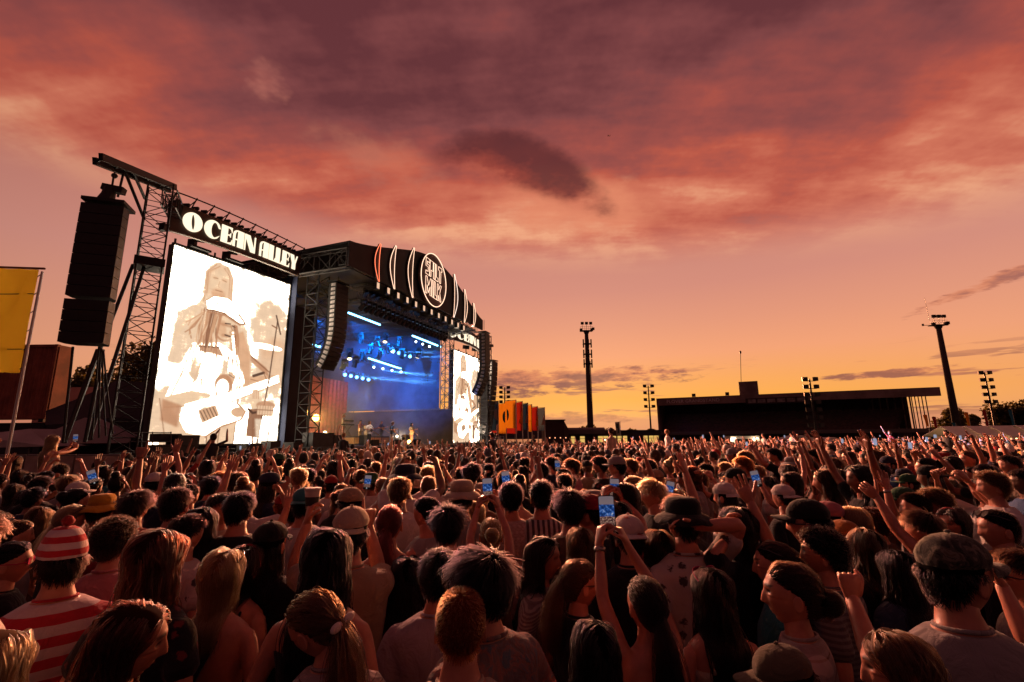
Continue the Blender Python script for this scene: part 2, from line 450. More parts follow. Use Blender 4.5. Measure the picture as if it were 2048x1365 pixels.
# arch of the fascia
FA0, FA1 = -.9, SW + .5
_at = np.array([-.05, .02, .114, .209, .30, .347, .42, .489, .56, .661, .777, .88, 1.014]); _az = np.array([14.62, 14.90, 15.40, 15.98, 16.52, 16.80, 17.08, 17.20, 17.12, 16.74, 15.86, 15.02, 14.0])
def arch(t): a = (FA0 + (FA1 - FA0) * t) / SW; return float(np.mean([np.interp(a + o_, _at, _az) for o_ in (-.04, -.02, 0, .02, .04)]))
NA = 36
top = [(FA0 + (FA1 - FA0) * i / NA, arch(i / NA)) for i in range(NA + 1)]
def fb(a): return 3.1 + .6 * a / SW
mb = MB()
for i in range(NA):
    (a0, z0), (a1, z1) = top[i], top[i + 1]
    mb.prism([S(a0, fb(a0), 13.0), S(a1, fb(a1), 13.0), S(a1, fb(a1), z1), S(a0, fb(a0), z0)], -N3 * .12)
FAS = mb.build('fascia', TARP, STG)
mb = MB()                                     # roof skin: arch over the front falling to a flat rear
for i in range(NA):
    (a0, z0), (a1, z1) = top[i], top[i + 1]
    mb.prism([S(a0, fb(a0) - .13, z0), S(a1, fb(a1) - .13, z1), S(a1, -12.2, 13.9 + (z1 - 13.9) * .55), S(a0, -12.2, 13.9 + (z0 - 13.9) * .55)], (0, 0, -.08))
mb.build('roof', TARP, STG)
mb = MB(); sbox(mb, FA0 + .1, FA1 - .1, -12.2, 2.9, 12.96, 13.02)
mb.build('roof_soffit', mat('soffit', (.02, .02, .024), .8), STG)
for b in (2.6, -4.5, -12):
    truss(STG, S(FA0, b, 13.4), S(FA1, b, 13.4), .6, .6, STEEL, 22, .035, .02)
for a in (FA0 + .1, FA1 - .1):
    truss(STG, S(a, 3.0, 13.5), S(a, -12.2, 13.5), .5, 1.3, STEEL, 12, .04, .025)
for a in (2.5, 5.5, 8.5, 11.5, 14.5, 17.5): truss(STG, S(a, 2.8, 12.75), S(a, -12, 12.75), .3, .35, STEEL, 16, .025, .014)
# back wall and the right side wall
mb = MB(); sbox(mb, -.6, SW + .6, -12.6, -12.45, DECK, 13.2); mb.build('back_wall', DARK, STG)
mb = MB(); sbox(mb, SW - .52, SW - .45, -12.2, -.6, 5.1, 12.9); mb.build('side_cloth', CLOTH, STG)
mb = MB(); sbox(mb, SW - .62, SW - .55, -12.2, 1.0, DECK, 5.0); mb.build('side_panel', LOWER, STG)
mb = MB(); sbox(mb, SW - .75, SW - .55, -8.0, -.4, 4.98, 5.14); mb.build('side_rail', STEEL, STG)
mb = MB(); sbox(mb, -.62, -.55, -12.2, -1.2, DECK, 12.9); mb.build('left_side_cloth', mat('side_mesh', (.02, .03, .07), .9), STG)
# pleated red drape on the rear
V = []; F = []; nn_ = 150
for i in range(nn_ + 1):
    a = 0.2 + 18.6 * i / nn_; o_ = -11.9 + .14 * math.sin(i * 1.37) + .07 * math.sin(i * 2.9)
    V += [S(a, o_, DECK), S(a, o_, 8.6 - .3 * (i / nn_))]
F = [(2 * i, 2 * i + 2, 2 * i + 3, 2 * i + 1) for i in range(nn_)]
MB().add(V, F).build('drape', DRAPE, STG, smooth=True)
# ---- neon on the fascia
def neon_mat(name, c, s): return emat(name, c, s)
NEON = neon_mat('neon_warm', (1.0, .62, .42), 2.0); NEONR = neon_mat('neon_red', (1.0, .20, .09), 2.0); NEONW = neon_mat('neon_white', (1.0, .76, .62), 2.0)
BOARD = mat('sign_board', (.05, .022, .02), .6)
def crescent(pxc, name_label, m_, flip):
    # find a on the fascia for this column
    best = min((abs(pix(S(a, fb(a) + .15, 14.5))[0] - pxc), a) for a in np.linspace(0, SW, 400)); a = best[1]
    zt = arch((a - FA0) / (FA1 - FA0)) + .22; zb = 12.75; h = zt - zb
    o = thing('crescent_neon', name_label, 'neon sign', S(a, fb(a) + .15, zb), 'crescent neons along the fascia')
    outer = []; inner = []
    for i in range(17):
        t = i / 16; w = math.sin(PI * t)
        outer.append(S(a - flip * (.09 * h + .02) * 1.9 * w + flip * .12, fb(a) + .2, zb + h * t)); inner.append(S(a - flip * .055 * h * w * .8 + flip * .22, fb(a) + .2, zb + h * t))
    MB().prism(outer + inner[::-1], -N3 * .1).build('backing', BOARD, o)
    MB().tube([p + N3 * .05 for p in outer], .024, 6).build('neon_tube', m_, o)
    MB().tube([p + N3 * .05 for p in inner], .022, 6).build('neon_tube', NEON if m_ is not NEONR else NEONR, o)
for pxc, l, m_, fl in ((755, 'red-orange crescent neon, first from the left end of the fascia', NEONR, 1), (786, 'pale crescent neon, second from the left end of the fascia', NEON, 1),
                       (822, 'pale crescent neon just left of the round logo', NEON, 1), (908, 'pale crescent neon just right of the round logo', NEONW, -1),
                       (929, 'pale crescent neon, second from the right end of the fascia', NEON, -1), (947, 'pale crescent neon nearest the right end of the fascia', NEON, -1)):
    crescent(pxc, l, m_, fl)
a_d = min((abs(pix(S(a, fb(a) + .3, 14.8))[0] - 865), a) for a in np.linspace(0, SW, 400))[1]
LOGO = thing('round_neon_sign', 'round dark sign with neon ring and outlined letters on the fascia', 'neon sign', S(a_d, fb(a_d) + .3, 12.6))
def LP(x, y, o=0.0): return S(a_d + x, fb(a_d) + .38 + o, 15.0 + y)
ring = [(2.12 * math.cos(2 * PI * k / 48), 2.22 * math.sin(2 * PI * k / 48)) for k in range(48)]
MB().prism([LP(x, y) for x, y in ring], -N3 * .2).build('disc', BOARD, LOGO)
MB().tube([LP(x, y, .06) for x, y in ring + ring[:1]], .034, 6).build('neon_ring', NEON, LOGO)
GL = {  # block letter outlines in a unit cell
 'S': [(1, .78), (1, 1), (.0, 1), (0, .48), (.62, .48), (.62, .2), (0, .2), (0, 0), (1, 0), (1, .62), (.36, .62), (.36, .8)],
 'P': [(0, 0), (.36, 0), (.36, .42), (1, .42), (1, 1), (0, 1)], 'I': [(.1, 0), (.9, 0), (.9, 1), (.1, 1)],
 'L': [(0, 0), (1, 0), (1, .22), (.4, .22), (.4, 1), (0, 1)], 'T': [(.3, 0), (.7, 0), (.7, .78), (1, .78), (1, 1), (0, 1), (0, .78), (.3, .78)],
 'M': [(0, 0), (.24, 0), (.24, .5), (.5, .1), (.76, .5), (.76, 0), (1, 0), (1, 1), (.8, 1), (.5, .52), (.2, 1), (0, 1)],
 'K': [(0, 0), (.34, 0), (.34, .34), (.7, 0), (1, 0), (.62, .5), (1, 1), (.7, 1), (.34, .66), (.34, 1), (0, 1)]}
def neon_word(word, widths, x0, y0, h, skew):
    x = x0
    for ch, w in zip(word, widths):
        P = [(x + p[0] * w * .92, y0 + p[1] * h + (x + p[0] * w) * skew) for p in GL[ch]]
        lt = MB().tube([LP(px_, py_, .05) for px_, py_ in P + P[:1]], .021, 6).build('letter', NEON, LOGO)
        x += w
neon_word('SPILT', (.66, .58, .34, .54, .66), -1.39, .10, 1.38, -.05)
neon_word('MILK', (1.04, .34, .56, .78), -1.36, -1.50, 1.42, -.05)

# ---- video screens: the picture is drawn into a fine grid of diode colours
def draw_screen(w=180, h=282):
    ss = 2; Wd, Hd = w * ss, h * ss
    im = np.ones((Hd, Wd, 3)) * np.array([1.0, .975, .94])
    YY, XX = np.mgrid[0:Hd, 0:Wd]; XX = (XX + .5) / Wd * 245; YY = (YY + .5) / Hd * 384       # units: pixels of the picture of the screen
    def blur(a, n):
        for ax in (0, 1):
            k = np.cumsum(np.pad(a, [(n + 1, n) if i == ax else (0, 0) for i in range(a.ndim)], mode='edge'), axis=ax)
            a = (np.take(k, range(2 * n + 1, k.shape[ax]), ax) - np.take(k, range(0, k.shape[ax] - 2 * n - 1), ax)) / (2 * n + 1)
        return a
    def poly(P, c, alpha=1.0, soft=2):
        m_ = np.zeros((Hd, Wd), bool); n = len(P)
        for i in range(n):
            (x0, y0), (x1, y1) = P[i], P[(i + 1) % n]
            if y0 == y1: continue
            cond = ((y0 > YY) != (y1 > YY)) & (XX < (x1 - x0) * (YY - y0) / (y1 - y0) + x0); m_ ^= cond
        a = m_.astype(float)
        if soft: a = blur(a, soft)
        im[:] = im * (1 - alpha * a[..., None]) + np.array(c) * alpha * a[..., None]
    def line(P, wd, c, alpha=1.0):
        a = np.zeros((Hd, Wd))
        for (x0, y0), (x1, y1) in zip(P[:-1], P[1:]):
            dx_, dy_ = x1 - x0, y1 - y0; L2 = dx_ * dx_ + dy_ * dy_ + 1e-9
            t = np.clip(((XX - x0) * dx_ + (YY - y0) * dy_) / L2, 0, 1)
            d = np.hypot(XX - x0 - t * dx_, YY - y0 - t * dy_); a = np.maximum(a, np.clip(wd / 2 - d + .5, 0, 1))
        im[:] = im * (1 - alpha * a[..., None]) + np.array(c) * alpha * a[..., None]
    def ell(cx_, cy_, rx, ry, c, alpha=1.0, soft=0, n=28): poly([(cx_ + rx * math.cos(2 * PI * k / n), cy_ + ry * math.sin(2 * PI * k / n)) for k in range(n)], c, alpha, max(soft, 2))
    T1, T2, T3, T4 = (.86, .67, .54), (.72, .50, .38), (.50, .31, .22), (.95, .83, .73); DKC = (.20, .10, .07); WH = (1, .98, .95); P1 = (.97, .87, .77)
    # soft stage backdrop
    ell(205, 120, 45, 70, T4, .75, 14); ell(225, 200, 40, 60, T1, .6, 12); ell(30, 330, 40, 60, T4, .8, 8); poly([(150, 210), (245, 190), (245, 300), (150, 300)], T4, .6, 8)
    poly([(148, 178), (206, 214), (214, 236), (158, 196)], T2, .8, 2); ell(200, 165, 40, 7, WH, 1, 1); line([(148, 180), (212, 222)], 3, T3, .8); poly([(160, 240), (226, 228), (230, 236), (166, 252)], T1, .8, 1)
    ell(196, 250, 26, 10, T1, .6, 2); line([(172, 244), (226, 252)], 1.5, T3, .8)
    # second musician behind
    poly([(64, 60), (60, 96), (20, 130), (14, 230), (170, 250), (168, 190), (150, 128), (118, 100), (114, 60)], T4, .7, 3)
    poly([(146, 140), (166, 190), (172, 262), (140, 268), (120, 160)], T1, .9, 3); line([(22, 176), (62, 92)], 8, P1, .95)
    ell(88, 46, 27, 42, T4, 1, 5); ell(88, 48, 18, 27, P1, .9, 5); ell(98, 54, 9, 20, T4, .9, 5); ell(88, 70, 13, 9, T1, .75, 4); ell(79, 40, 6, 3, T1, .6, 3); ell(97, 40, 6, 3, T1, .6, 3)
    rq = random.Random(8)
    for k in range(26):
        sd = -1 if k % 2 else 1; x = 88 + sd * (17 + rq.uniform(0, 11)); line([(88 + sd * rq.uniform(2, 12), 8 + rq.uniform(0, 8)), (x, 34 + rq.uniform(-6, 6)), (x + sd * rq.uniform(-2, 4), 84 + rq.uniform(-10, 14))], 1.6, rq.choice([T1, T2, T4, P1]), .6)
    line([(76, 41), (84, 40)], 1.4, T3, .7); line([(93, 40), (101, 42)], 1.4, T3, .7); line([(88, 46), (86, 57), (90, 58)], 1.4, T1, .8); line([(82, 66), (95, 66)], 1.8, T3, .7)
    poly([(74, 72), (102, 72), (94, 88), (80, 88)], T1, .8, 2)
    # front guitarist: shirt
    poly([(52, 186), (30, 250), (18, 300), (40, 330), (150, 330), (160, 250), (140, 196), (100, 176)], WH, 1, 1)
    for P in ([(52, 190), (40, 250), (26, 296)], [(72, 220), (60, 268)], [(130, 204), (136, 280)], [(146, 214), (158, 262)]): line(P, 2.2, T1, .8)
    line([(120, 196), (126, 300)], 1.4, T2, .7); poly([(64, 190), (100, 184), (112, 204), (92, 200), (70, 200)], T2, .75, 1); line([(64, 190), (100, 186)], 3, DKC, .8)
    poly([(126, 232), (140, 240), (136, 262), (122, 254)], T1, .7); line([(126, 240), (138, 246)], 1.6, DKC, .7)
    poly([(58, 210), (52, 250), (66, 262), (72, 224)], T4, .8, 3); poly([(112, 206), (110, 250), (120, 262), (122, 214)], T4, .7, 3)
    for k in range(34):
        x = 44 + rq.uniform(0, 108); y = 196 + rq.uniform(0, 96); line([(x, y), (x + rq.uniform(-9, 5), y + rq.uniform(8, 26))], rq.uniform(1, 3.2), rq.choice([T4, T4, T1, P1]), rq.uniform(.25, .6))
    # trousers and arms
    poly([(96, 338), (150, 328), (146, 384), (98, 384)], T4, .9, 3); line([(120, 340), (118, 384)], 2, T3, .8); poly([(40, 342), (90, 340), (96, 384), (20, 384)], T4, .9, 2); line([(92, 340), (98, 384)], 2.5, T3, .9)
    poly([(176, 310), (206, 306), (204, 372), (174, 368)], T3, .9, 1)
    poly([(18, 296), (60, 280), (96, 284), (94, 298), (50, 312), (20, 318)], P1, 1, 1); line([(18, 316), (52, 312), (96, 298)], 2, T2, .8); poly([(14, 300), (46, 310), (44, 352), (16, 340)], T2, .85, 3)
    # face, locks, cap
    ell(107, 141, 23, 30, T2, .9, 2); ell(110, 141, 20, 27, P1, 1, 2); poly([(92, 124), (108, 128), (112, 150), (106, 166), (94, 156)], T1, .75, 3); ell(116, 136, 8, 3, T2, .6, 2); ell(104, 135, 8, 3, T2, .7, 2); ell(112, 158, 9, 4, T2, .6, 2)
    r_ = random.Random(3)
    for k in range(30):
        x = 62 + k * 1.25 + r_.uniform(-2, 2); y = 108 + r_.uniform(0, 10); e_ = y + r_.uniform(52, 92)
        line([(x, y), (x - 3 + r_.uniform(-3, 3), (y + e_) / 2), (x - 5 + r_.uniform(-6, 6), e_)], r_.uniform(1.6, 2.8), r_.choice([T1, T2, T3, P1, T2]), .9)
    for k in range(9): line([(64, 118 + k), (48 + r_.uniform(-6, 6), 132 + k * 4), (44 + r_.uniform(-8, 8), 142 + k * 5)], 2.2, r_.choice([T1, T2, T3, P1]), .9)
    for k in range(9): line([(124 + k * 1.0, 132), (128 + k * 1.3, 158), (127 + k * 1.6, 176 + r_.uniform(0, 16))], 1.8, r_.choice([T2, T3, P1]), .9)
    line([(108, 132), (118, 131)], 2.4, DKC); line([(122, 134), (128, 136)], 2, DKC); line([(119, 134), (125, 148), (119, 149)], 2, T2); line([(110, 157), (120, 158)], 3, DKC, .9)
    poly([(70, 112), (66, 94), (80, 80), (106, 76), (128, 86), (134, 104), (150, 124), (136, 126), (104, 112), (84, 112)], WH, 1, 1)
    line([(70, 112), (84, 110), (104, 111), (136, 126), (150, 124), (134, 106)], 3, T3, .95); line([(72, 116), (104, 115), (138, 129)], 3, T2, .8); line([(70, 110), (66, 94), (80, 80), (106, 76), (128, 86), (134, 104)], 1.4, T2, .8); line([(92, 84), (84, 104)], 1.4, T2, .7); line([(110, 82), (112, 104)], 1.4, T2, .6)
    # microphone on a boom
    ell(124, 150, 6, 6, T1); ell(125, 149, 3, 3, WH); line([(126, 156), (134, 200), (150, 262)], 5, WH, 1); line([(129, 156), (137, 200), (153, 262)], 1.5, T2, .9); line([(150, 262), (146, 384)], 3.5, P1); line([(152, 262), (149, 384)], 1.4, T3)
    # guitar
    poly([(52, 308), (108, 286), (150, 300), (168, 316), (160, 334), (120, 350), (96, 368), (60, 362), (46, 340)], WH, 1, 1)
    line([(150, 300), (168, 316), (160, 334), (120, 350), (94, 370)], 3, T2, .9); ell(118, 262, 17, 22, T2, .9, 1); ell(116, 268, 13, 18, WH, 1, 1); ell(152, 318, 14, 10, T1, .8, 2)
    poly([(116, 284), (236, 226), (240, 244), (126, 302)], WH, 1); line([(126, 302), (240, 244)], 2, T1, .9); line([(116, 284), (236, 226)], 1.2, T4, .9)
    poly([(76, 318), (106, 306), (116, 326), (86, 342)], T1, .9); 
    for k in range(5): line([(80 + k * 5.5, 320 - k * 2.4), (90 + k * 5.5, 338 - k * 2.4)], 1.6, DKC, .9)
    poly([(180, 266), (190, 264), (196, 284), (196, 306), (180, 310), (174, 290)], P1, 1); 
    for k in range(4): line([(180 + k * 4, 266 + k), (182 + k * 4, 286)], 1.3, T2, .9)
    line([(174, 310), (184, 318), (200, 314)], 5, DKC, .9)
    # stands and drums
    line([(222, 100), (214, 240), (200, 384)], 3, DKC, .8); line([(218, 86), (232, 128)], 3.4, DKC, .9); line([(210, 112), (222, 116)], 3, T3); line([(178, 236), (200, 226)], 6, DKC, .9); line([(200, 226), (208, 240)], 1.6, T3)
    ell(212, 300, 22, 10, T2, .8, 1); poly([(192, 300), (232, 300), (230, 322), (194, 322)], T4, .9, 1); line([(192, 310), (232, 310)], 2, T3, .8); line([(192, 322), (230, 322)], 2, T3, .8); poly([(190, 330), (232, 330), (226, 372), (196, 372)], WH, .8, 3)
    for k in range(7): line([(194 + k * 6, 300), (192 + k * 6.4, 330)], 1, T3, .6)
    line([(186, 330), (190, 384)], 3, T3, .8); line([(228, 330), (222, 384)], 2.4, T3, .8); line([(10, 300), (26, 372)], 1.6, T3, .7)
    gr = blur(rng.random((Hd, Wd)), 9); gr = (gr - gr.mean()) / gr.std(); im[:] = im * (1 - .05 * rng.random(im.shape[:2])[..., None]) * (1 + .022 * gr[..., None]); im[:] = im * .7 + blur(im, 1) * .3
    for k in range(40):
        a = rq.uniform(0, 6.28); x, y = 60 + rq.uniform(0, 150), 200 + rq.uniform(0, 180); line([(x, y), (x + 6 * math.cos(a), y + 9 * math.sin(a))], 1.0, rq.choice([T1, T2, P1]), .35)
    im = 1 - (1 - np.clip(im, 0, 1)) * .82; im = im ** 2.2; lum = im.mean(2, keepdims=True); k = np.clip((lum - .78) / .18, 0, 1); im = im * (1 + 12.0 * k * k * (3 - 2 * k))
    im = im.reshape(h, ss, w, ss, 3).mean((1, 3))
    return im[::-1]
IMG = draw_screen()
def screen_mat():
    M = bpy.data.materials.new('led_picture'); M.use_nodes = True; nt = M.node_tree; nt.nodes.clear()
    at = nt.nodes.new('ShaderNodeAttribute'); at.attribute_name = 'diode'
    e = nt.nodes.new('ShaderNodeEmission'); nt.links.new(at.outputs['Color'], e.inputs[0]); e.inputs[1].default_value = 1.0
    o = nt.nodes.new('ShaderNodeOutputMaterial'); nt.links.new(e.outputs[0], o.inputs[0]); return M
LEDM = screen_mat()
h_, w_ = IMG.shape[:2]
gx, gz = np.meshgrid(np.linspace(0, 1, w_ + 1), np.linspace(0, 1, h_ + 1))
sv = np.stack([gx.ravel(), np.zeros(gx.size), gz.ravel()], 1)
ii = (np.arange(h_)[:, None] * (w_ + 1) + np.arange(w_)[None, :]).ravel()
sf = np.stack([ii, ii + 1, ii + 2 + w_, ii + 1 + w_], 1)
led = bpy.data.meshes.new('picture'); led.from_pydata(sv.tolist(), [], sf.tolist())
ca = led.attributes.new('diode', 'FLOAT_COLOR', 'FACE')
cd = np.ones((w_ * h_, 4)); cd[:, :3] = IMG.reshape(-1, 3) * np.array([1.0, .84, .66]); ca.data.foreach_set('color', cd.ravel())
led.materials.append(LEDM)
def video_screen(p0, p1, z0, z1, label, wing):
    p0 = np.array([*p0, z0]); p1 = np.array([*p1, z0]); d = p1 - p0; L = np.linalg.norm(d); u = d / L; nrm = np.array([u[1], -u[0], 0])
    o = thing('video_screen', label, 'video screen', (p0 + p1) / 2 * [1, 1, 0], 'portrait screens beside the stage'); k = acc(o)
    inst(led, 'picture', o, matrix=frame(d, -nrm, Z3 * (z1 - z0), p0 - k))
    ax = (u, nrm, Z3); c = (p0 + p1) / 2; zc = (z0 + z1) / 2
    MB().box(c + nrm * -.2 + Z3 * (zc - z0), (L + .1, .32, z1 - z0 + .1), ax).build('cabinet', DARK, o)
    for q, sz in ((p0 - u * .06 + Z3 * (zc - z0), (.09, .12, z1 - z0 + .2)), (p1 + u * .06 + Z3 * (zc - z0), (.09, .12, z1 - z0 + .2)), (c + Z3 * (z1 - z0 + .08), (L, .1, .1)), (c - Z3 * .08, (L, .1, .1))):
        MB().box(q + nrm * .02, sz, ax).build('bezel', BLACK, o)
    if wing: MB().box(p1 + u * (.12 + wing / 2) - nrm * .25 + Z3 * (5.6 - z0), (wing, .14, 11.0), ax).build('masking_panel', mat('masking_cloth', (.045, .038, .038), .9, var=.3, vscale=.6), o)
    for s_ in (.05, .35, .65, .95):                                        # rear ground support
        lay(STEEL, 'support_post', p0 + d * s_ - nrm * .6 - Z3 * z0, p0 + d * s_ - nrm * .6 + Z3 * (z1 - z0 + .6), .12, o)
    MB().box(c * [1, 1, 0] - nrm * .1 + Z3 * .85, (L + 1.8, 1.4, 1.7), ax).build('plinth', DARK, o)
    return o, u, nrm
A0 = W(293, 890, 24)[:2]; A1 = W(552, 893, 30.9)[:2]
SCL, scu, scn_ = video_screen(A0, A1, 1.97, 12.3, 'large bright portrait screen showing a guitarist, left of the stage', 2.35)
B0 = W(904, 889, 55)[:2]; B1 = W(958, 887, 62.3)[:2]
SCR, scu2, scn2 = video_screen(B0, B1, 1.75, 12.25, 'smaller-looking far portrait screen at the right end of the stage', 0)

# ---- curved name signs above the screens
def letter_polys(ch):
    def arc(cx_, cy_, rx, ry, a0, a1, n=18): return [(cx_ + rx * math.cos(math.radians(a0 + (a1 - a0) * i / n)), cy_ + ry * math.sin(math.radians(a0 + (a1 - a0) * i / n))) for i in range(n + 1)]
    if ch == 'O': return .98, [arc(.46, .5, .46, .52, 0, 360, 36)[:-1], [(x + (y - .5) * -.08, y) for x, y in arc(.47, .5, .085, .42, 0, 360, 24)[:-1]]]
    if ch == 'C': return .88, [arc(.46, .5, .46, .52, 48, 305, 30) + [(.78, .30), (.80, .12)][:0] + [(.84, .26)] + arc(.56, .5, .20, .43, -70, -180, 10) + arc(.56, .5, .20, .43, 180, 60, 10) + [(.78, .66), (.86, .66)]]
    if ch == 'E': return .66, [[(.0, 0), (.64, 0), (.66, .3), (.60, .12), (.36, .05), (.36, .47), (.5, .5), (.56, .40), (.56, .68), (.5, .56), (.36, .53), (.36, .95), (.56, .88), (.63, .7), (.62, 1), (0, 1)]]
    if ch == 'A': return .70, [[(.0, 0), (.16, 0), (.13, .06), (.13, .40), (.30, .40), (.30, 0), (.68, 0), (.68, 1), (.30, 1)] + arc(.28, .72, .28, .28, 90, 180, 10) + [(.0, .5)], [(.13, .46), (.13, .74), (.17, .86), (.24, .93), (.30, .93), (.30, .46)]]
    if ch == 'N': return .78, [[(0, 0), (.07, 0), (.07, .82), (.46, 0), (.76, 0), (.76, 1), (.69, 1), (.69, .2), (.34, 1), (0, 1)]]
    if ch == 'L': return .52, [[(0, 0), (.52, 0), (.52, .24), (.46, .08), (.34, .05), (.34, 1), (0, 1)]]
    if ch == 'Y': return .70, [[(.22, 0), (.54, 0), (.54, .42), (.72, 1), (.64, 1), (.46, .5), (.34, 1), (0, 1), (.22, .42)]]
    return .22, []
LETW = emat('letter_light', (1.0, .84, .60), 1.35); HALO = mat('sign_face', (.06, .03, .018), .7)
def name_sign(P, label, z0f, z1f, n_out, hgt):
    """P: list of plan points of the face from left to right; z0f/z1f: lower edge height"""
    P = np.array(P); seg = np.linalg.norm(np.diff(P, axis=0), axis=1); cum = np.concatenate([[0], np.cumsum(seg)]); L = cum[-1]
    def at(s_):
        x = np.interp(s_, cum, P[:, 0]); y = np.interp(s_, cum, P[:, 1]); return np.array([x, y])
    def pt(s_, z, o=0.0):
        a = at(max(0, s_ - .05)); b = at(min(L, s_ + .05)); d = b - a; d /= max(np.linalg.norm(d), 1e-6); n = np.array([d[1], -d[0]])
        q = at(s_) + n * o; return np.array([q[0], q[1], z0f + (z1f - z0f) * s_ / L + z])
    o = thing('name_sign', label, 'sign', [*at(L / 2), z0f], 'illuminated name signs'); k = acc(o)
    K = 24
    mb = MB()
    for i in range(K):
        s0, s1 = L * i / K, L * (i + 1) / K
        mb.prism([pt(s0, 0, 0), pt(s1, 0, 0), pt(s1, hgt, 0), pt(s0, hgt, 0)], pt(s0, 0, -.25) - pt(s0, 0, 0))
    mb.build('panel', HALO, o)
    widths = [letter_polys(c)[0] for c in 'OCEAN ALLEY']; tot = sum(widths) + .05 * 10; sc = L * .90 / tot; x = L * .055; lh = hgt * .66
    for ch, w in zip('OCEAN ALLEY', widths):
        _, polys = letter_polys(ch)
        if polys:
            cu = bpy.data.curves.new('letter', 'CURVE'); cu.dimensions = '2D'; cu.fill_mode = 'BOTH'; cu.extrude = .02
            for q in polys:
                sp = cu.splines.new('POLY'); sp.points.add(len(q) - 1); sp.use_cyclic_u = True
                for i, (a, b) in enumerate(q): sp.points[i].co = (a, b, 0, 1)
            me = evaluated(bpy.data.objects.new('tmp', cu))
            for v in me.vertices:
                v.co = Vector(pt(x + v.co.x * sc, hgt * .17 + v.co.y * lh, .05 + v.co.z) - k)
            me.materials.clear(); me.materials.append(LETW); me.name = 'letter'
            inst(me, 'letter', o)
        x += (w + .05) * sc
    # rail on top with stand-offs and a ladder behind
    rail = [pt(L * i / 20, hgt + .42, .25) for i in range(21)]; MB().tube(rail, .035, 6).build('top_rail', BLACK, o)
    rail2 = [pt(L * i / 20, hgt + .10, -.35) for i in range(21)]; MB().tube(rail2, .05, 6).build('rear_rail', BLACK, o)
    for i in range(0, 21, 2):
        lay(BLACK, 'rail_post', pt(L * i / 20, hgt - .02, -.1), pt(L * i / 20, hgt + .5, .25), .06, o)
        lay(BLACK, 'rail_strut', pt(L * i / 20, hgt + .42, .25), pt(L * i / 20, hgt + .10, -.35), .05, o)
    for i in range(20):
        MB().box(pt(L * (i + .5) / 20, hgt + .1, -.1), (.3, .12, .14)).build('hanger', BLACK, o)
    MB().tube([pt(L * i / 20, -.04, .02) for i in range(21)], .03, 6).build('lower_lip', mat('lip', (.3, .25, .2), .4, .4), o)
    return o, pt, L
q0, q1, qm = W(338, 460, 21.0), W(598, 553, 30.2), W(470, 492, 24.5)
def bez(a, b, c, t): return a * (1 - t) ** 2 + 2 * b * t * (1 - t) + c * t * t
ctrl = 2 * qm - (q0 + q1) / 2
NS, nspt, nsL = name_sign([bez(q0, ctrl, q1, i / 30)[:2] for i in range(31)], 'long curved sign with bright letters above the large left screen', q0[2], q1[2] + .05, 0, 1.42)
r0, r1, rm = W(886, 676, 52.5), W(971, 716, 61.5), W(940, 690, 55.5)
ctrl2 = 2 * rm - (r0 + r1) / 2
name_sign([bez(r0, ctrl2, r1, i / 30)[:2] for i in range(31)], 'far curved sign with bright letters above the right screen', r0[2], r1[2] + .05, 0, 1.5)
# ---- camera-type spot lamps on top of the left screen
def lamp_mesh(mb_, p, s=1.0, d=np.array([.5, -.8, -.2])):
    d = d / np.linalg.norm(d); mb_.box(p, (.62 * s, .42 * s, .42 * s), (np.cross(d, Z3) / np.linalg.norm(np.cross(d, Z3)), d, np.cross(np.cross(d, Z3) / np.linalg.norm(np.cross(d, Z3)), d)))
for i, t in enumerate((.17, .44)):
    c = np.array([*(A0 + (A1 - A0) * t), 12.4]); o = thing('screen_floodlight', ('black floodlight on the top edge of the large screen, nearer the tower', 'black floodlight on the top edge of the large screen, nearer the stage roof')[i], 'floodlight', c, 'floodlights on the screen top')
    mb = MB(); lamp_mesh(mb, c + [0, 0, .72], .75); mb.build('lamp_head', BLACK, o)
    MB().tube([c + [-.3, 0, .1], c + [-.3, 0, .75]], .05, 6).build('yoke', BLACK, o)
    MB().box(c + scn_ * .1 + [0, 0, .12], (1.1, .4, .12), (scu, scn_, Z3)).build('clamp_bar', BLACK, o)
    MB().box(c + [-.45, .1, .5], (.35, .3, .45)).build('ballast', BLACK, o)
for i, px in enumerate((932, 950)):
    c = W(px, 703 + i * 4, 57.5 + i * 3); o = thing('screen_floodlight', ('small dark floodlight on the far screen, left one', 'small dark floodlight on the far screen, right one')[i], 'floodlight', c, 'floodlights on the screen top')
    mb = MB(); lamp_mesh(mb, c + [0, 0, .5], 1.1); mb.build('lamp_head', BLACK, o); MB().tube([c - [0, 0, .3], c + [0, 0, .5]], .06, 6).build('yoke', BLACK, o)

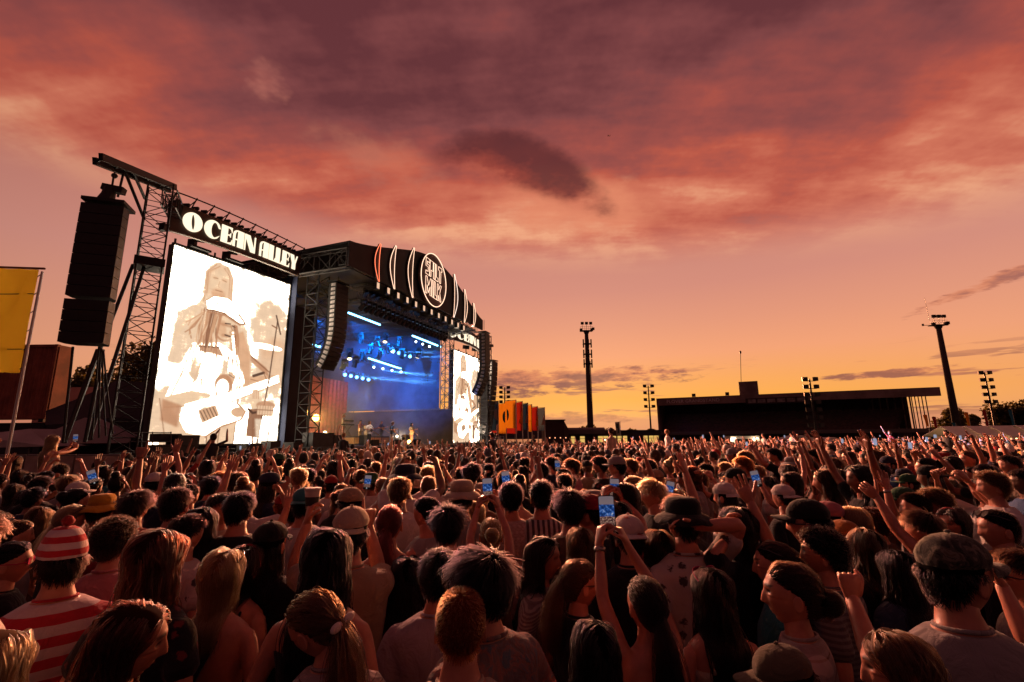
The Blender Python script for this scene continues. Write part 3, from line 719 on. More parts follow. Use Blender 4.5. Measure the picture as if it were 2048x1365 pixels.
# ---- line arrays
CAB = mat('speaker_black', (.010, .009, .009), .6, var=.3, vscale=4, bump=.3, bscale=90)
GRILL = mat('speaker_rigging', (.42, .38, .36), .5, .4, var=.4, vscale=6)
def cab_mesh(w, d, h, name):
    mb = MB()                                             # trapezoid cabinet: wide front, tapered rear, front at -Y
    P = [(-w / 2, -d / 2), (w / 2, -d / 2), (w / 2, d * .05), (w * .36, d / 2), (-w * .36, d / 2), (-w / 2, d * .05)]
    mb.prism([(x, y, -h / 2) for x, y in P], (0, 0, h * .94)); me = mb.mesh(name); me.materials.append(CAB); return me
def plate_mesh(w, d, h):
    me = MB().box((0, -d * .20, -h * .03), (.02, d * .44, h * .66)).mesh('rigging_plate'); me.materials.append(GRILL); return me
def line_array(label, top, face, n, w, d, h, tilt, pick=None, gaps=(), group='hung loudspeaker arrays', plates=True):
    """top: world point of the array's top; face: horizontal facing; tilt(i): degrees each box leans down"""
    o = thing('line_array', label, 'loudspeakers', top, group); cm = cab_mesh(w, d, h, 'speaker_box'); pm = plate_mesh(w, d, h)
    face = np.array([*face, 0.0]); face /= np.linalg.norm(face); side = np.cross(face, Z3); p = np.zeros(3); side = -side
    for i in range(n):
        a = math.radians(tilt(i)); f_ = face * math.cos(a) - Z3 * math.sin(a); u_ = face * math.sin(a) + Z3 * math.cos(a)
        if i in gaps: p = p - u_ * .09
        c = p - u_ * h / 2
        b = inst(cm, 'speaker_box', o, matrix=frame(side, -f_, u_, c))
        if plates:
            for s_ in (-1, 1): inst(pm, 'rigging_plate', b, (s_ * (w / 2 + .012), 0, 0))
        p = p - u_ * h
    MB().box((0, 0, .12), (w * 1.0, d * 1.15, .1), (side, -face, Z3)).build('flying_frame', BLACK, o, local=True)
    MB().tube([(0, 0, .15), (0, 0, .15) if pick is None else tuple(np.asarray(pick) - top)], .03, 6).build('hoist_chain', BLACK, o, local=True)
    return o
la_top = S(1.0, 2.2, 12.0)
c1 = W(676, 571, 31.2)
line_array('curved loudspeaker array with pale rigging hanging at the near corner of the stage', c1, N3[:2], 19, 1.25, .75, .30, lambda i: -1 + max(0, i - 9) * 3.6, pick=c1 + [0, 0, 1.3])
c2 = W(968, 668, 49.5)
line_array('curved loudspeaker array with bluish rigging hanging at the far corner of the stage', c2, N3[:2], 18, 1.25, .8, .36, lambda i: -1 + max(0, i - 8) * 3.6, pick=c2 + [0, 0, 1.5])
c3 = W(217, 418, 14.0)
line_array('big straight loudspeaker array hanging from the beam of the left tower', c3, (.30, -.95), 13, 1.10, .72, .325, lambda i: .3 + i * .1, pick=c3 + [-.1, .1, 1.2], gaps=(9,), plates=False)
c4 = W(983, 724, 62.0)
line_array('far straight loudspeaker array at the right end of the stage', c4, (.86, -.5), 15, 1.3, 1.1, .62, lambda i: 1 + i * .8, pick=c4 + [0, 0, 1.6])
# motor above the left array
mo = thing('hoist_motor', 'black cylindrical chain hoist above the left loudspeaker array', 'hoist', W(214, 398, 14.0))
pm_ = W(214, 398, 14.0); MB().tube([pm_ + [-.05, 0, -.12], pm_ + [.02, 0, .12], pm_ + [.05, 0, .38]], [.24, .19, .16], 12).build('chain_bag', CAB, mo)
MB().beam(pm_ + [-.18, 0, .40], pm_ + [.42, .1, .30], .22, .2).build('motor_body', CAB, mo)
MB().tube([pm_ + [.1, 0, .4], W(229, 345, 14.3)], .018, 5).build('chain', BLACK, mo)
MB().ball(W(229, 352, 14.25), .09).build('hook_block', BLACK, mo)
# ---- left lattice tower with its cantilever beam
TB = WZ(247, 18.2, 0.0); TT = W(322, 372, 18.2); tdir = (TT - TB)
TB[:2] = TT[:2] = W(283, 640, 18.2)[:2]
LT = thing('lattice_tower', 'tall black lattice tower carrying the left loudspeaker beam', 'tower', TB)
tw_u = np.array([.80, .60, 0]); 
truss(LT, TB, TT, .82, .82, BLACK, 22, .035, .017, up=tw_u, individual=True)
bd = np.array([-.63, -.78, 0.0])
b0 = W(195, 318, 14.6); b1 = W(345, 378, 19.0)
for off in (-.24, .24):
    p_, q_ = b0 + np.array([.86, -.5, 0]) * off, b1 + np.array([.86, -.5, 0]) * off
    MB().beam(p_, q_, .13, .24).build('beam', BLACK, LT)
for t in (.02, .22, .42, .62, .82, .98):
    c = b0 + (b1 - b0) * t; lay(BLACK, 'beam_spacer', c + np.array([.86, -.5, 0]) * -.26, c + np.array([.86, -.5, 0]) * .26, .1, LT)
bm = b0 + (b1 - b0) * .30; lay(BLACK, 'knee_brace', bm, W(288, 438, 18.0), .11, LT); bm = b0 + (b1 - b0) * .42; lay(BLACK, 'knee_brace', bm, W(290, 398, 18.0), .11, LT)
lay(BLACK, 'drop_rod', b0 + (b1 - b0) * .30 - [0, 0, .1], b0 + (b1 - b0) * .28 - [0, 0, 1.1], .08, LT)
MB().box(np.array([TB[0], TB[1], W(281, 530, 18.2)[2]]), (.98, .98, .34), (tw_u, np.cross(Z3, tw_u), Z3)).build('collar', BLACK, LT)
for px0, py0, px1, py1, Y1 in ((266, 530, 128, 884, 15.5), (288, 535, 178, 880, 16.0)): lay(BLACK, 'outrigger', W(px0, py0, 18.0), W(px1, py1, Y1), .13, LT)
lay(BLACK, 'outrigger', W(196, 700, 15.5), W(128, 886, 14.5), .14, LT); lay(BLACK, 'outrigger', W(206, 700, 15.6), W(170, 884, 15.0), .11, LT)
for k in range(4):
    P = [W(198 + 3 * k, 690 + k * 4, 15.0), W(190 + k * 8, 790, 15.4), W(184 + k * 14, 880 - k * 4, 15.8)]; P = [bez(P[0], P[1], P[2], t / 8) for t in range(9)]
    cb = tag(MB().tube(P, .028, 5).build('speaker_cable', CAB), ('black cable hanging from the left array, outermost', 'black cable hanging from the left array, second from outside', 'black cable hanging from the left array, third from outside', 'black cable hanging from the left array, next to the tower')[k], 'cable', 'cables hanging from the left array')
lay(BLACK, 'guy_rod', W(146, 694, 14.0), W(126, 886, 14.0), .07, LT)
truss(LT, W(338, 395, 18.6), W(352, 425, 21.4), .5, .7, BLACK, 5, .03, .017)
tc_ = thing('tower_camera', 'small camera bracket on the lattice tower below the sign', 'camera', W(325, 452, 18.4))
MB().box(W(327, 455, 18.3), (.22, .22, .3)).build('camera_body', BLACK, tc_); MB().beam(W(312, 448, 18.3), W(340, 452, 18.4), .05).build('arm', BLACK, tc_)
# bird-like clamp on the rail start, far tower on the right wing
RT = thing('lattice_tower', 'far dark lattice tower at the right end of the stage', 'tower', W(969, 880, 61) * [1, 1, 0])
truss(RT, W(969, 880, 61) * [1, 1, 0], WZ(969, 61, 15.2), 1.3, 1.3, BLACK, 18, .06, .04, up=U3)
MB().beam(W(945, 690, 58), W(985, 692, 63), .3, .35).build('beam', BLACK, RT)
MB().box(W(968, 800, 61.5), (.9, .9, 6)).build('mesh_panel', DARK, RT)
# truss beside the right screen, next to the stage tower
# ---- low black boxes, monitors and flight cases along the stage lip
ci = 0
for px, y0, y1, Y, w, lab in ((362, 871, 912, 22.5, 1.0, 'black flight case in front of the large screen'), (340, 890, 915, 22.0, 1.5, 'low dark case at the left foot of the large screen'), (330, 868, 885, 22.3, .9, 'dark laptop-shaped case on top of the low case'),
                              (498, 888, 903, 27.6, 1.0, 'flat black wedge at the foot of the large screen'), (540, 882, 905, 28.8, .7, 'small black box at the right foot of the large screen'), (585, 885, 908, 30.0, .8, 'grey box at the corner of the masking panel'),
                              (635, 866, 905, 31.3, 1.9, 'large dark subwoofer box at the near stage corner')):
    p0 = W(px, y1, Y); z1 = W(px, y0, Y)[2]; z0 = max(0, min(p0[2], z1 - .3))
    o = thing('equipment_case', lab, 'case', (p0[0], p0[1], z0), 'cases along the stage lip')
    MB().box((p0[0], p0[1], (z0 + z1) / 2), (w, .8, z1 - z0), (U3 if px > 570 else scu, N3 if px > 570 else scn_, Z3)).build('case_body', DARK, o)
    MB().box((p0[0], p0[1], z1 - .06), (w * 1.02, .82, .04), (U3 if px > 570 else scu, N3 if px > 570 else scn_, Z3)).build('lid_edge', BLACK, o)
hr = thing('handrail', 'thin grey stair handrail left of the large screen', 'handrail', W(325, 905, 21.8))
for px in (283, 305, 342): lay(STEEL, 'post', W(px, 905, 21.8), W(px, 864, 21.8), .05, hr)
for py in (866, 884): lay(STEEL, 'rail', W(262, py, 21.8), W(343, py, 21.8), .05, hr)

# ---- stage lighting: fixtures, bars, lamps
HEADM = mat('fixture_black', (.02, .02, .022), .35, .2, var=.3, vscale=9)
def fixture_mesh():
    mb = MB(); mb.box((0, 0, .0), (.42, .30, .18)); mb.box((-.2, 0, -.24), (.06, .2, .4)); mb.box((.2, 0, -.24), (.06, .2, .4)); return mb.mesh('base_yoke')
fx_y = fixture_mesh(); fx_y.materials.append(HEADM)
fx_h = MB().tube([(0, 0, .12), (0, 0, 0), (0, 0, -.34), (0, 0, -.44)], [.10, .15, .19, .20], 10).mesh('head'); fx_h.materials.append(HEADM)
lens_me = {}
def lens(name, col, st):
    if name not in lens_me:
        me = MB().tube([(0, 0, -.441), (0, 0, -.455)], .165, 12).mesh('lens'); me.materials.append(emat(name, col, st)); lens_me[name] = me
    return lens_me[name]
fixn = [0]
def fixture(p, aim, lab, lens_=None, s=1.0, group='moving lights in the stage roof'):
    o = thing('moving_light', lab, 'stage light', p, group); o.scale = (s, s, s)
    inst(fx_y, 'base_yoke', o)
    d = np.asarray(aim, float); d /= np.linalg.norm(d); z = -d; a = np.cross(z, U3); a /= np.linalg.norm(a); b = np.cross(z, a)
    h = inst(fx_h, 'head', o, matrix=frame(a, b, z, (0, 0, -.3)))
    if lens_: inst(lens(*lens_), 'lens', h)
    return o
BLU = ('lens_blue', (.10, .38, 1.0), 10.0); WHT = ('lens_white', (.75, .85, 1.0), 8.0); OFF = ('lens_off', (.02, .03, .06), .4); AMB = ('lens_amber', (1.0, .75, .35), 7.0)
LTR = thing('lighting_truss', 'front lighting truss hung with moving lights under the fascia', 'truss', S(9.5, 1.0, 11.2))
truss(LTR, PB(722, 590, .9), PB(893, 662, .9), .55, .5, mat('truss_blue', (.2, .2, .22), .45, .6), 34, .035, .02)
LTR2 = thing('lighting_truss', 'second lighting truss deeper inside the stage roof', 'truss', S(9.5, -5, 11.2))
truss(LTR2, S(1, -5, 11.3), S(18.2, -5, 11.3), .5, .5, STEEL, 30, .03, .018)
LTR3 = thing('lighting_truss', 'rear lighting truss above the red drape', 'truss', S(9.5, -9, 10.4))
truss(LTR3, S(1, -9, 10.4), S(18.2, -9, 10.4), .5, .5, STEEL, 30, .03, .018)
r_ = random.Random(5)
pA, pB = PB(722, 590, .9), PB(893, 662, .9)
NF = 22
ordn = ['first', 'second', 'third', 'fourth', 'fifth', 'sixth', 'seventh', 'eighth', 'ninth', 'tenth', 'eleventh', 'twelfth', 'thirteenth', 'fourteenth', 'fifteenth', 'sixteenth', 'seventeenth', 'eighteenth', 'nineteenth', 'twentieth', 'twenty-first', 'twenty-second', 'twenty-third', 'twenty-fourth']
for i in range(NF):
    p = pA + (pB - pA) * (i + .5) / NF
    fixture(p + [0, 0, 1.02], (r_.uniform(-.2, .8), r_.uniform(-.7, .1), -1), ordn[i] + ' moving light from the left on top of the front truss', OFF, 1.25)
for i in range(NF):
    p = pA + (pB - pA) * (i + .25) / NF
    fixture(p + [0, 0, -.45] + N3 * .2, (-.9 + r_.uniform(-.2, .2), .3, -1), ordn[i] + ' moving light from the left hung below the front truss', OFF, 1.0)
for i in range(12):
    t = (i + .5) / 12; p = S(2 + 15.5 * t, 2.7, 12.72)
    o = thing('blinder_light', ordn[i] + ' square blinder from the left under the fascia edge', 'stage light', p, 'square blinders under the fascia')
    MB().box(p, (.34, .3, .5), (U3, N3, Z3)).build('housing', HEADM, o); MB().box(p + N3 * .16 + [0, 0, .02], (.28, .02, .42), (U3, N3, Z3)).build('face', emat('blinder_face', (1.0, .62, .40), .9), o)
# round blue beam lights on the rows the photo shows lit
rows = [((694, 751), (752, 763), -8.5, 6, BLU, 'blue beam light in the lower row'), ((790, 704), (834, 718), -3.6, 5, BLU, 'blue beam light in the upper right row'), ((705, 644), (745, 655), -9, 5, WHT, 'white pin light below the upper blue bar'), ((836, 688), (876, 702), -1.2, 4, WHT, 'white pin light below the right blue bar'),
        ((752, 739), (806, 748), -4.6, 4, WHT, 'white pin light below the lower blue bar')]
for (q0_, q1_, b_, n_, ln, lab) in rows:
    for k in range(n_):
        t = k / (n_ - 1); p = PB(q0_[0] + (q1_[0] - q0_[0]) * t, q0_[1] + (q1_[1] - q0_[1]) * t, b_)
        o = fixture(p + np.array([-.30, .12, .45]), N3 * .8 - U3 * .75 - Z3 * .35, ordn[k] + ' ' + lab, ln, 1.0 if ln is BLU else .62, 'lit lamps inside the stage')
for k, (px, py) in enumerate(((790, 690), (800, 676), (742, 690), (756, 676), (772, 668), (726, 702), (712, 716), (846, 676), (838, 700), (762, 700), (776, 690), (722, 668), (700, 700), (806, 700), (690, 722))):
    fixture(PB(px, py, -4.2 if px < 800 else -2.4), (r_.uniform(-.4, .6), r_.uniform(-.6, .2), -1), ordn[k] + ' dark moving light in the middle of the stage roof', AMB if k % 4 == 0 else OFF, 1.15)
BAR = emat('bar_light', (.22, .62, 1.0), 6.0)
for k, (a, b, bb, l) in enumerate((((697, 626), (760, 650), -3, 'upper left glowing blue light bar'), ((825, 672), (881, 694), -.9, 'glowing blue light bar beside the right tower'), ((737, 717), (802, 738), -5, 'lower middle glowing blue light bar'), ((602, 685), (640, 694), -3, 'short glowing blue light bar behind the near array'))):
    p, q = PB(*a, bb), PB(*b, bb); o = thing('light_bar', l, 'light bar', (p + q) / 2, 'glowing blue bars')
    MB().tube([p, q], .085, 8).build('glowing_tube', BAR, o); MB().beam(p + [0, 0, .14], q + [0, 0, .14], .12, .1).build('housing', HEADM, o)
def spot(name, p, tgt, col, power, ang, blend=.4, r=.15):
    d = bpy.data.lights.new(name, 'SPOT'); o = bpy.data.objects.new(name, d); COL.objects.link(o); d.energy = power; d.color = col; d.spot_size = math.radians(ang); d.spot_blend = blend; d.shadow_soft_size = r
    o.location = p; o.rotation_euler = Vector(np.asarray(tgt, float) - p).to_track_quat('-Z', 'Y').to_euler(); return o
def point(name, p, col, power, r=.2):
    d = bpy.data.lights.new(name, 'POINT'); o = bpy.data.objects.new(name, d); COL.objects.link(o); d.energy = power; d.color = col; d.shadow_soft_size = r; o.location = p; return o
BL = (.0, .20, 1.0)
for i, (a, b, z, ta, tb, tz) in enumerate(((3, -6, 11.5, 18.4, -7, 8.5), (7, -3, 11.8, 18.4, -3, 8.0), (9, -9, 11.0, 18.4, -9, 9.5))):
    spot('blue_wash_lamp', S(a, b, z), S(ta, tb, tz), BL, 20000, 50, .9)
spot('blue_wash_lamp', S(6, -4, 12), S(4, -9, 9), BL, 1500, 70, .8)
for i, (px, py, b_, tx, ty) in enumerate(((752, 739, -4.6, 900, 770), (780, 743, -4.6, 905, 742), (694, 751, -8.5, 760, 800), (728, 757, -7.5, 900, 790), (790, 704, -3.6, 900, 735), (820, 714, -3.6, 900, 700))):
    p = PB(px, py, b_); q = p + N3 * 9 + U3 * (-1.5 + .6 * i) + Z3 * (-1.6 + .25 * i); spot('blue_beam_lamp', p + (q - p) * .06, q, (.10, .42, 1.0), 240000, 5.5, .35, .05)
spot('warm_beam_lamp', S(1.2, .2, 8.2), PB(692, 772, -8), (1.0, .80, .38), 14000, 14, .3)
spot('purple_wash_lamp', S(12, -6, 10.5), S(9, -8, 2), (.6, .12, 1.0), 2600, 30)
spot('purple_wash_lamp', S(17, -2, 10.5), S(14, -5, 2), (.45, .25, 1.0), 1200, 36)
spot('front_wash_lamp', S(7, 3.2, 12.4), S(8, -3, 2.5), (1.0, .80, .64), 7500, 20)
spot('front_wash_lamp', S(13, 3.2, 12.4), S(13, -1.5, 2.5), (1.0, .82, .68), 7500, 18)
for a, t in ((3, (4, 14, 1.7)), (7, (16, 20, 1.7)), (12, (22, 34, 1.7)), (16, (34, 48, 1.7))):      # the blinders' light over the crowd
    spot('blinder_lamp', S(a, 3.0, 12.7), t, (1.0, .38, .23), 85000, 66, .9, .4)
# low orange lamps behind the players
def lit_lamp(px, py, b_, col, st, lab, power, rad=.16):
    p = PB(px, py, b_); p[2] = max(p[2], DECK + .2); o = thing('floor_lamp', lab, 'lamp', (p[0], p[1], DECK), 'glowing lamps on the stage floor')
    MB().ball(p, rad, 12, 8).build('bulb', emat('bulb_%d_%d' % (px, py), col, st), o, smooth=True); MB().tube([(p[0], p[1], DECK), p - [0, 0, rad * .8]], .03, 6).build('stand', HEADM, o); MB().tube([(p[0], p[1], DECK), (p[0], p[1], DECK + .05)], .18, 10).build('foot', HEADM, o)
    if power: point('lamp_glow', p + N3 * (rad + .12), col, power, .12)
lit_lamp(632, 836, -9.5, (1.0, .50, .10), 16, 'brightest orange lamp behind the keyboard player', 1200, .32)
lit_lamp(615, 826, -10.5, (1.0, .45, .10), 9, 'orange lamp seen through the near tower', 200, .2)
lit_lamp(650, 866, -7, (1.0, .7, .3), 10, 'small orange lamp on the dark subwoofer', 160, .15)
lit_lamp(818, 884, -1.2, (1.0, .5, .12), 14, 'starry orange lamp at the feet of the right guitarist', 220, .16)
lit_lamp(794, 873, -5, (1.0, .8, .55), 8, 'small warm lamp beside the hatted guitarist', 60, .13)
lit_lamp(886, 866, -1.5, (.55, .4, 1.0), 16, 'violet white lamp near the right tower', 320, .18)
lit_lamp(894, 874, -.8, (1.0, .55, .3), 8, 'small orange lamp under the violet lamp', 40, .11)
tubeo = thing('tube_light', 'short warm tube light on the dark side panel', 'lamp', PB(835, 832, -5)); p, q = PB(827, 833, -5), PB(844, 833, -5)
MB().tube([p, q], .06, 8).build('glowing_tube', emat('warm_tube', (1.0, .8, .55), 9), tubeo); MB().beam(p + [0, 0, .12], q + [0, 0, .12], .1).build('housing', HEADM, tubeo); point('lamp_glow', (p + q) / 2 + N3 * .3, (1.0, .75, .5), 160, .2)
# smoke: one box of lit haze inside the stage
def smoke_box(name, lab, a0, a1, b0, b1, z0, z1, dens, col, noise_=None):
    mb = MB(); sbox(mb, a0, a1, b0, b1, z0, z1); M = bpy.data.materials.new(name); M.use_nodes = True; nt = M.node_tree; nt.nodes.clear()
    v = nt.nodes.new('ShaderNodeVolumePrincipled'); v.inputs['Color'].default_value = col; v.inputs['Density'].default_value = dens; v.inputs['Anisotropy'].default_value = .25
    o_ = nt.nodes.new('ShaderNodeOutputMaterial'); nt.links.new(v.outputs[0], o_.inputs['Volume'])
    if noise_:
        N.tree = nt; t = nt.nodes.new('ShaderNodeTexCoord'); q = noise(N(t.outputs['Object']), noise_, 4, .6, .6); nt.links.new((smooth(q, .48, .68) * dens).s, v.inputs['Density'])
    o = mb.build(name, M, org=S((a0 + a1) / 2, (b0 + b1) / 2, z0)); o['kind'] = 'stuff'; o['label'] = lab; o['category'] = 'smoke'
    return o
smoke_box('stage_haze', 'thin stage haze lit by the blue beams', .1, SW - .8, -11.6, .4, DECK + .05, 12.6, .0105, (.8, .85, 1, 1))
sm = smoke_box('stage_smoke', 'billowing stage smoke lit orange behind the keyboard player', .2, 7.5, -11.5, -6.5, DECK + .06, 6.0, .34, (1, .85, .75, 1), .40)
# ================================================================== LEFT SIDE
FLAGY = (1.0, .52, .03); 
def fabric(name, col, trans=.35):
    if name in MATS: return MATS[name]
    M = bpy.data.materials.new(name); M.use_nodes = True; MATS[name] = M; nt = M.node_tree; b = nt.nodes['Principled BSDF']
    b.inputs['Base Color'].default_value = tuple(col) + (1,); b.inputs['Roughness'].default_value = .85
    t = nt.nodes.new('ShaderNodeBsdfTranslucent'); t.inputs[0].default_value = tuple(col) + (1,); mx = nt.nodes.new('ShaderNodeMixShader'); mx.inputs[0].default_value = trans
    nt.links.new(b.outputs[0], mx.inputs[1]); nt.links.new(t.outputs[0], mx.inputs[2]); nt.links.new(mx.outputs[0], nt.nodes['Material Output'].inputs[0]); return M
POLE = mat('pole_aluminium', (.55, .5, .48), .35, .7)
POLED = mat('pole_galvanised', (.2, .19, .18), .5, .6)
def banner(mb, p00, p10, p11, p01, nx, ny, amp, seed, nrm):
    """wavy cloth between four corners"""
    V = []
    for j in range(ny + 1):
        for i in range(nx + 1):
            s_, t_ = i / nx, j / ny; p = (p00 * (1 - s_) + p10 * s_) * (1 - t_) + (p01 * (1 - s_) + p11 * s_) * t_
            w = mnoise.fractal(Vector((s_ * 1.6 + t_ * 1.2 + seed, t_ * 1.3 - s_ * .6, seed * 2.1)), .9, 2.0, 4) + .6 * math.sin(s_ * 6 + t_ * 4.2 + seed) + .22 * math.sin(s_ * 15 - t_ * 9 + seed * 3)
            V.append(p + nrm * amp * w * min(1, s_ * 5 + .15) * min(1, (1 - s_) * 5 + .15))
    F = [(j * (nx + 1) + i, j * (nx + 1) + i + 1, (j + 1) * (nx + 1) + i + 1, (j + 1) * (nx + 1) + i) for j in range(ny) for i in range(nx)]
    return mb.add(V, F)
yf = thing('flag', 'large amber banner flag on a pale pole at the left edge', 'flag', WZ(-14, 13, 0))
MB().tube([WZ(-14, 13, 0), WZ(-14, 13, .01) * [1, 1, 0] + [0, 0, 6.85]], [.045, .03], 8).build('pole', POLE, yf)
px_, py_ = WZ(-14, 13, 0)[0], 13.0
zt, zb = W(72, 538, 13)[2], W(40, 745, 13)[2]
cx0 = px_ - .20
mb = MB(); banner(mb, np.array([cx0 - 1.75, 13.1, zt + .1]), np.array([cx0, 13.1, zt]), np.array([cx0, 13.1, zb]), np.array([cx0 - 1.75, 13.1, zb + .08]), 40, 60, .12, 1.3, np.array([.15, -1, .0]))
mb.build('banner', fabric('flag_amber', FLAGY, .85), yf, smooth=True)
MB().beam((cx0 - 1.75, 13.1, zt + .12), (px_, 13.05, zt + .02), .05, .05).build('top_batten', mat('flag_hem', (.25, .07, .02), .8), yf)
for z in np.linspace(zt - .2, zb + .1, 6): MB().tube([(cx0 - .01, 13.1, z), (px_, 13.0, z + .06)], .012, 5).build('tie', BLACK, yf)
for z in (zt - .72, zb + .65): MB().beam((cx0 - 1.73, 13.06, z), (cx0 - .01, 13.06, z), .03, .022).build('seam', mat('flag_seam', (.35, .14, .02), .8), yf)
RUST = mat('rust_container', (.34, .11, .06), .75, var=.35, vscale=.9, bump=.25, bscale=14)
sc_ = thing('shipping_container', 'rust red shipping container at the left edge behind the flag', 'container', W(20, 850, 30) * [1, 1, 0])
c0 = W(90, 838, 30); c1_ = W(88, 690, 30); zb, zt = c0[2] + .0, W(84, 690, 30)[2]
MB().box((c0[0] - 6.0, 30.6, (zb + zt) / 2), (12.0, 1.1, zt - zb)).build('shell', RUST, sc_)
for k in range(24):
    MB().prism([(c0[0] - .15 - k * .26, 30.05, zb + .15), (c0[0] - .06 - k * .26, 29.98, zb + .15), (c0[0] - .0 - k * .26, 29.98, zb + .15), (c0[0] + .09 - k * .26, 30.05, zb + .15)], (0, 0, zt - zb - .3)).build('corrugation', RUST, sc_)
for z in (zb + .08, zt - .08): MB().box((c0[0] - 6, 30.0, z), (12.05, .16, .17)).build('frame_rail', RUST, sc_)
MB().box((c0[0] - .02, 30.0, (zb + zt) / 2), (.18, .2, zt - zb + .02)).build('corner_post', RUST, sc_)
MB().box((c0[0] - .1, 30.0, zb - .1), (.3, .3, .2)).build('corner_casting', BLACK, sc_)
lowc = thing('shipping_container', 'dark lower container under the rust red one', 'container', (c0[0] - 6, 30.8, 0)); MB().box((c0[0] - 5.8, 30.9, (zb - .22) / 2), (11.4, 1.2, zb - .22)).build('shell', DARK, lowc)
# grey wall and black shade tent behind the tower
gw = thing('back_wall', 'plain grey service wall under the trees', 'wall', W(150, 800, 40) * [1, 1, 0]); 
wl, wr = W(70, 800, 40), W(345, 800, 40); MB().box(((wl[0] + wr[0]) / 2, 40.2, W(120, 775, 40)[2] / 2), (wr[0] - wl[0], .3, W(120, 775, 40)[2])).build('wall_panel', mat('grey_wall', (.42, .34, .31), .9, var=.2, vscale=.4), gw)
BT = mat('black_tarp', (.016, .015, .016), .7, var=.4, vscale=.7, bump=.3, bscale=2)
bt = thing('shade_tent', 'black draped tent behind the lattice tower', 'tent', W(210, 860, 29) * [1, 1, 0])
ridge_ = [W(92, 822, 29), W(150, 800, 29.2), W(200, 778, 29.5), W(232, 762, 29.5), W(300, 765, 29), W(330, 800, 28.5)]; eave = [W(90, 850, 27), W(150, 846, 27), W(200, 838, 27), W(240, 835, 27), W(300, 845, 27), W(330, 850, 27)]; gnd = [p * [1, 1, 0] for p in eave]
n_ = len(ridge_); MB().add(ridge_ + eave + gnd + [p + [0, 2.5, -1.2] for p in ridge_], [(i, i + 1, i + 1 + n_, i + n_) for i in range(n_ - 1)] + [(i + n_, i + 1 + n_, i + 1 + 2 * n_, i + 2 * n_) for i in range(n_ - 1)] + [(i + 3 * n_, i + 1 + 3 * n_, i + 1, i) for i in range(n_ - 1)]).build('tarp', BT, bt)
for p in (eave[0], eave[2], eave[4]): lay(BLACK, 'tent_pole', p * [1, 1, 0] + [0, -.05, 0], p + [0, -.05, 0], .08, bt)
PALE = mat('tent_canvas', (.5, .43, .39), .85, var=.15, vscale=.6)
def marquee(px0, px1, pyr, pye, Y, lab, depth=4, grp='pale marquees', col=None, walls=True, name='marquee'):
    """gabled tent facing the camera"""
    e0, e1 = W(px0, pye, Y), W(px1, pye, Y); rz = W((px0 + px1) / 2, pyr, Y)[2]; xm = (e0[0] + e1[0]) / 2; ez = (e0[2] + e1[2]) / 2
    o = thing(name, lab, 'marquee', (xm, Y, 0), grp)
    P = [(e0[0], Y, ez), (xm, Y, rz), (e1[0], Y, ez)]; Q = [(x, y + depth, z) for x, y, z in P]
    MB().add(P + Q, [(0, 1, 4, 3), (1, 2, 5, 4), (2, 1, 0), (3, 4, 5)]).build('canopy', col or PALE, o)
    MB().box((xm, Y - .02, ez - .12), (e1[0] - e0[0], .03, .24)).build('valance', col or PALE, o)
    for x in (e0[0] + .05, e1[0] - .05):
        for y in (Y + .05, Y + depth - .05): lay(POLED, 'leg', (x, y, 0), (x, y, ez), .07, o)
    if walls: MB().box((xm, Y + depth - .1, ez / 2), (e1[0] - e0[0], .04, ez)).build('rear_wall', col or PALE, o)
    return o
marquee(62, 262, 836, 878, 26, 'pale gable tent in front of the black tent', 3)
wt = thing('vehicle_canopy', 'dull white flat-topped canopy below the container', 'canopy', W(40, 900, 24) * [1, 1, 0])
P = [W(-60, 872, 24), W(60, 858, 25), W(96, 878, 25), W(100, 893, 24), W(-60, 897, 24)]; MB().prism(P, (0, 2.5, 0)).build('canvas', PALE, wt)
for px in (-30, 60, 92): lay(POLED, 'leg', W(px, 893, 24.3) * [1, 1, 0], W(px, 893, 24.3), .07, wt)
# barrier fence with pale mesh
MESH = mat('barrier_mesh', (.34, .26, .22), .9, var=.25, vscale=2)
for i, (pa, pb, yt, Y, lab) in enumerate(((-60, 48, 914, 10.2, 'pale mesh barrier panel at the left edge'), (52, 148, 913, 10.4, 'pale mesh barrier panel behind the woman filming'), (152, 236, 913, 10.6, 'pale mesh barrier panel ending before the lattice tower'))):
    p, q = W(pa, yt, Y), W(pb, yt, Y + .2); o = thing('barrier', lab, 'barrier', (p + q) / 2 * [1, 1, 0], 'mesh barrier panels')
    MB().prism([p * [1, 1, 0] + [0, 0, .05], q * [1, 1, 0] + [0, 0, .05], q, p], (0, .03, 0)).build('mesh_panel', MESH, o)
    for c in (p, q): lay(POLED, 'post', c * [1, 1, 0] + [0, .05, 0], c + [0, .05, .03], .05, o)
    lay(POLED, 'top_rail', p + [0, .05, .02], q + [0, .05, .02], .045, o)

